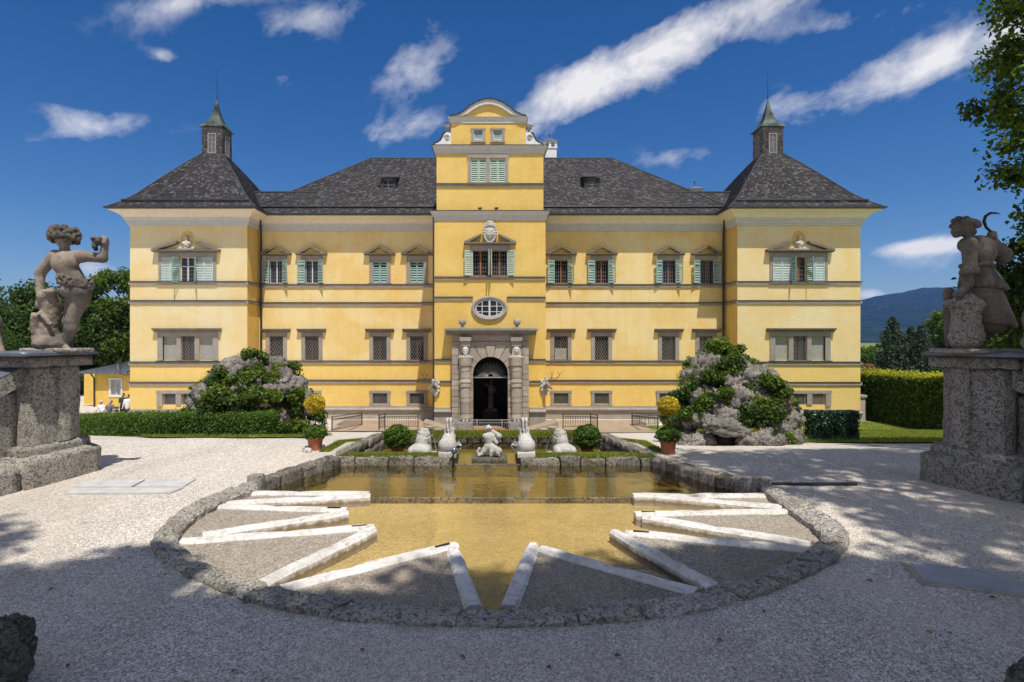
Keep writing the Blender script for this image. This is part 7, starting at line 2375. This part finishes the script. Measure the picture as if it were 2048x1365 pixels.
# ---------------------------------------------------------------- trees
def tree(name, lab, x, y, z0, h, rx, rz_, tr, nclump, per, clump_r, size, mat, seed, group=None, crown_low=.3, cat='tree', limbs=9, ry=None, shell=.3, droop=0.):
    g = np.random.default_rng(seed); rg = random.Random(seed); ry = ry or rx
    t = thing(name, lab, cat, (x, y, z0), 0, group)
    cz = z0 + h - rz_
    cs = []
    while len(cs) < nclump:
        u = np.array([rg.gauss(0, 1) for _ in range(3)]); u /= np.linalg.norm(u); q = rg.uniform(.25, 1) ** .5
        p = np.array([x, y, cz]) + u * q * np.array([rx, ry, rz_]) * np.array([.88, .88, .9])
        if p[2] > z0 + h * crown_low: cs.append(p)
    P, O = clump_points(cs, [clump_r * rg.uniform(.7, 1.3) for _ in cs], per, g, shell)
    V, Fq = leaf_quads(P, size, out=O, bias=.6, up=.4, rng=g, droop=droop)
    link('crown', np_mesh('crown', V, Fq, M[mat]), t)
    mb = MB(); top = z0 + h * .72
    mb.tube([(x, y, z0 - .3), (x + .1 * tr, y, z0 + h * .2), (x - .2 * tr, y, z0 + h * .45), (x, y, top)], [tr * 1.25, tr, tr * .75, tr * .3], 10)
    for c in rg.sample(cs, min(limbs, len(cs))):
        f = rg.uniform(.28, .62); b = Vector((x, y, z0 + h * f)); e = Vector(c); mid = b.lerp(e, .5) + Vector((0, 0, .12 * h * rg.uniform(0, .6)))
        mb.tube([b, mid, e], [tr * .45, tr * .25, tr * .07], 6)
    mb.build('trunk', M['bark'], t, smooth=True)
    return t


gl = 'trees behind the left hedge'
tree('broadleaf_tree', 'tall dark broadleaf tree against the palace\'s left corner', fx(240, 58), 58, 0, fz(522, 58), 4.2, 6.8, .35, 120, 330, 1.25, .34, 'lf_mid', 1, gl, .08)
tree('broadleaf_tree', 'rounded broadleaf tree behind the left statue\'s legs', fx(165, 56), 56, 0, fz(572, 56), 4.2, 5.6, .35, 100, 320, 1.15, .32, 'lf_dark', 2, gl, .08)
tree('broadleaf_tree', 'broad dark tree left of the left statue', fx(55, 54), 54, 0, fz(560, 54), 4.6, 5.6, .4, 90, 320, 1.25, .32, 'lf_dark', 3, gl, .06)
tree('broadleaf_tree', 'mid green tree at the far left edge', fx(-25, 62), 62, 0, fz(600, 62), 4.8, 5.4, .4, 80, 300, 1.3, .34, 'lf_mid', 4, gl, .06)
tree('broadleaf_tree', 'low dark tree filling the gap above the outbuilding roof', fx(110, 70), 70, 0, fz(615, 70), 7, 5.0, .4, 110, 300, 1.5, .4, 'lf_dark', 5, gl, .02)
tree('broadleaf_tree', 'dark undergrowth tree behind the outbuilding', fx(220, 66), 66, 0, fz(640, 66), 6, 4.4, .4, 100, 300, 1.4, .38, 'lf_dark', 6, gl, .02)
tree('garden_shrub', 'small leafy shrub beside the left pier wall', fx(18, 13.5), 13.5, zt(-11, 13.5), fz(715, 13.5) - zt(-11, 13.5), .8, .9, .04, 26, 120, .28, .09, 'lf_light', 7, None, .1, 'shrub', 5)


def conifer(lab, x, y, z0, h, rad, seed, mat='lf_con', group=None, droop=.35, size=.3, layers=30, per=34):
    g = np.random.default_rng(seed); rg = random.Random(seed)
    t = thing('conifer', lab, 'tree', (x, y, z0), 0, group)
    P = []; O = []; mb = MB().tube([(x, y, z0 - .2), (x, y, z0 + h)], [h * .022, .03], 8)
    for k in range(layers):
        f = (k + rg.uniform(0, .8)) / layers; z = z0 + h * (.06 + .93 * f); r = rad * (1 - f) ** .8 * rg.uniform(.75, 1.12) + .15
        nb = max(5, int(11 * (1 - f * .5))); a0 = rg.uniform(0, 6.28)
        for b in range(nb):
            a = a0 + 2 * math.pi * b / nb + rg.uniform(-.2, .2); L = r * rg.uniform(.7, 1.12); d = np.array([math.cos(a), math.sin(a), 0])
            s = g.uniform(.15, 1, per) ** .7
            p = np.array([x, y, z]) + d * (s * L)[:, None]; p[:, 2] += (.10 * s - droop * s ** 2) * L
            p += g.normal(0, 1, (per, 3)) * np.array([.16, .16, .09]) * (L * .55 + .2)
            P.append(p); O.append(np.tile(d, (per, 1)))
        if k % 3 == 0: mb.tube([(x, y, z), (x + r * .7 * math.cos(a0), y + r * .7 * math.sin(a0), z - .1 * r)], [.06, .02], 4)
    P = np.concatenate(P); O = np.concatenate(O)
    V, Fq = leaf_quads(P, size, out=O * .2, bias=.4, up=.7, aspect=.32, rng=g)
    link('crown', np_mesh('crown', V, Fq, M[mat]), t); mb.build('trunk', M['bark'], t)
    return t


conifer('feathery conifer at the far left edge behind the pier', fx(-25, 40), 40, 0, fz(515, 40), 2.9, 21, 'lf_dark', None, .25, .24, 26, 40)
gr = 'trees beyond the right hedge'
conifer('tallest spruce beyond the right hedge', fx(1785, 96), 96, 0, fz(633, 96), 4.0, 22, 'lf_con', gr, .3, .55, 30, 30)
conifer('slim grey spruce right of the tallest one', fx(1822, 98), 98, 0, fz(652, 98), 2.9, 23, 'lf_con', gr, .4, .5, 30, 26)
conifer('slim spruce beside the pier beyond the right hedge', fx(1842, 94), 94, 0, fz(649, 94), 2.7, 24, 'lf_con', gr, .4, .5, 30, 26)
conifer('small dark spruce hidden against the pier', fx(1862, 90), 90, 0, fz(690, 90), 2.3, 25, 'lf_con', gr, .4, .45, 26, 24)
tree('broadleaf_tree', 'round light green tree behind the reaper statue\'s stump', fx(1908, 112), 112, 0, fz(610, 112), 4.6, 5.6, .4, 80, 240, 1.5, .5, 'lf_light', 8, gr, .05)
tree('broadleaf_tree', 'low light green tree right of the reaper statue', fx(2020, 90), 90, 0, fz(618, 90), 6.0, 4.8, .4, 90, 240, 1.5, .5, 'lf_light', 9, gr, .05)
tree('broadleaf_tree', 'low rounded tree next to the palace\'s right corner', fx(1736, 110), 110, 0, fz(694, 110), 2.8, 2.6, .3, 46, 220, 1.0, .42, 'lf_mid', 10, gr, .05)
tree('broadleaf_tree', 'dark low tree between the spruces and the palace', fx(1800, 105), 105, 0, fz(706, 105), 4.2, 2.2, .3, 70, 220, 1.0, .42, 'lf_dark', 11, gr, .02)
tree('broadleaf_tree', 'low tree behind the right pier', fx(1940, 112), 112, 0, fz(660, 112), 5.0, 4.0, .3, 70, 220, 1.3, .5, 'lf_mid', 12, gr, .03)
tree('garden_shrub', 'reddish shrub at the meadow edge beyond the gate', fx(1733, 75), 75, 0, fz(728, 75), 1.0, 1.0, .05, 20, 120, .5, .25, 'dryleaf', 13, None, .1, 'shrub', 4)
# meadow beyond
draped('meadow', [(24, 47), (60, 45), (400, 150), (3000, 1600), (20, 1600)], .03, M['lawn'], 30)

# big lime tree whose boughs hang into the picture at the upper right
tree('lime_tree', 'large lime tree with boughs hanging into the upper right corner', 14.7, 10.4, GZ, 14.2, 5.4, 6.6, .34, 640, 170, .46, .14, 'lf_mid', 14, None, .12, 'tree', 90, 4.8, .1)
tree('lime_tree', 'younger lime tree showing dark behind the reaper statue', 14.0, 13.6, zt(14, 13.6), fz(425, 13.6) - zt(14, 13.6), 2.3, 2.4, .12, 90, 190, .5, .13, 'lf_dark', 18, None, .25, 'tree', 14, None, .1)
# the dense trees at the viewer's back that shade the near gravel
gs = 'shade trees behind the viewer'
first = tree('shade_tree', 'dense tree behind the viewer, shading the lower left gravel', -5.8, -4.5, GZ, 20.0, 4.7, 4.2, .45, 200, 290, 1.0, .36, 'lf_dark', 15, gs, .55, 'tree', 12)
for x, y, rz, lb in ((-1.2, -5.8, 1.1, 'dense tree behind the viewer, shading the gravel before the pond'), (4.0, -5.5, 2.3, 'dense tree behind the viewer, shading the lower right gravel'), (8.8, -5.6, 4.0, 'dense tree behind the viewer, shading the steel hatch')):
    c = copy_tree(first); c.location = (x, y, GZ); c.rotation_euler[2] = rz; c['label'] = lb
tree('shade_tree', 'spreading tree beside the right wall, dappling the gravel right of the pond', 9.3, 2.0, GZ, 19.5, 4.8, 3.4, .4, 105, 130, .85, .24, 'lf_dark', 16, gs, .62, 'tree', 12, 4.4)

# ---------------------------------------------------------------- far wooded hill
def hill():
    prof = [(-2200, 250), (500, 300), (1000, 330), (1300, 375), (1722, 599), (1780, 586), (1850, 575), (1900, 573), (2048, 560), (2300, 540), (2700, 600), (3400, 690)]
    nx, ny = 150, 34
    pxs = np.linspace(1350, 3400, nx)
    D0 = 3000.0
    top = np.interp(pxs, [1350, 1500, 1722, 1780, 1850, 1900, 2048, 2300, 2700, 3400], [640, 622, 599, 586, 575, 573, 562, 545, 600, 680])
    V = []
    for i, px in enumerate(pxs):
        for j in range(ny):
            f = j / (ny - 1); d = 1500 + (D0 - 1500) * f
            X = (px - CX) / F * D0 * (.55 + .45 * f)
            zt_ = CZ + (CY - top[i]) / F * D0
            s = f ** 1.15
            z = zt_ * s + 26 * noise.noise(Vector((X * .004, d * .003, 1))) * s * (1 - f * .6) * 2 + 5 * noise.noise(Vector((X * .02, d * .02, 2))) * s + 3.0 * noise.noise(Vector((X * .06, d * .05, 5))) * s
            V.append((X, d, z - 2))
    Fq = [(i * ny + j, (i + 1) * ny + j, (i + 1) * ny + j + 1, i * ny + j + 1) for i in range(nx - 1) for j in range(ny - 1)]
    m = Mt('distant_forest')
    col = m.ramp(m.noise(.012, 9, .72, .4), [(.35, (.006, .016, .012)), (.52, (.016, .032, .018)), (.7, (.040, .062, .026))])
    mm = m.fin(col, .95, m.bump(m.voro(.055), 1.0, 14), spec=.05)
    o = link('hill', np_mesh('hill', V, Fq, mm, True)); tag(o, kind='structure')


hill()


# ---------------------------------------------------------------- air: thin blue haze round the whole scene
hm_ = bpy.data.materials.new('haze'); hm_.use_nodes = True
ht = hm_.node_tree; ht.nodes.clear()
ho = ht.nodes.new('ShaderNodeOutputMaterial'); hv = ht.nodes.new('ShaderNodeVolumePrincipled')
hv.inputs['Color'].default_value = (.16, .36, 1.0, 1); hv.inputs['Density'].default_value = .00011; hv.inputs['Anisotropy'].default_value = .2
ht.links.new(hv.outputs[0], ho.inputs['Volume'])
hz = MB().box(-9500, 9500, -400, 9500, -3, 360).build('haze', hm_)
tag(hz, 'thin blue summer haze over the distant hill', 'haze', kind='stuff')
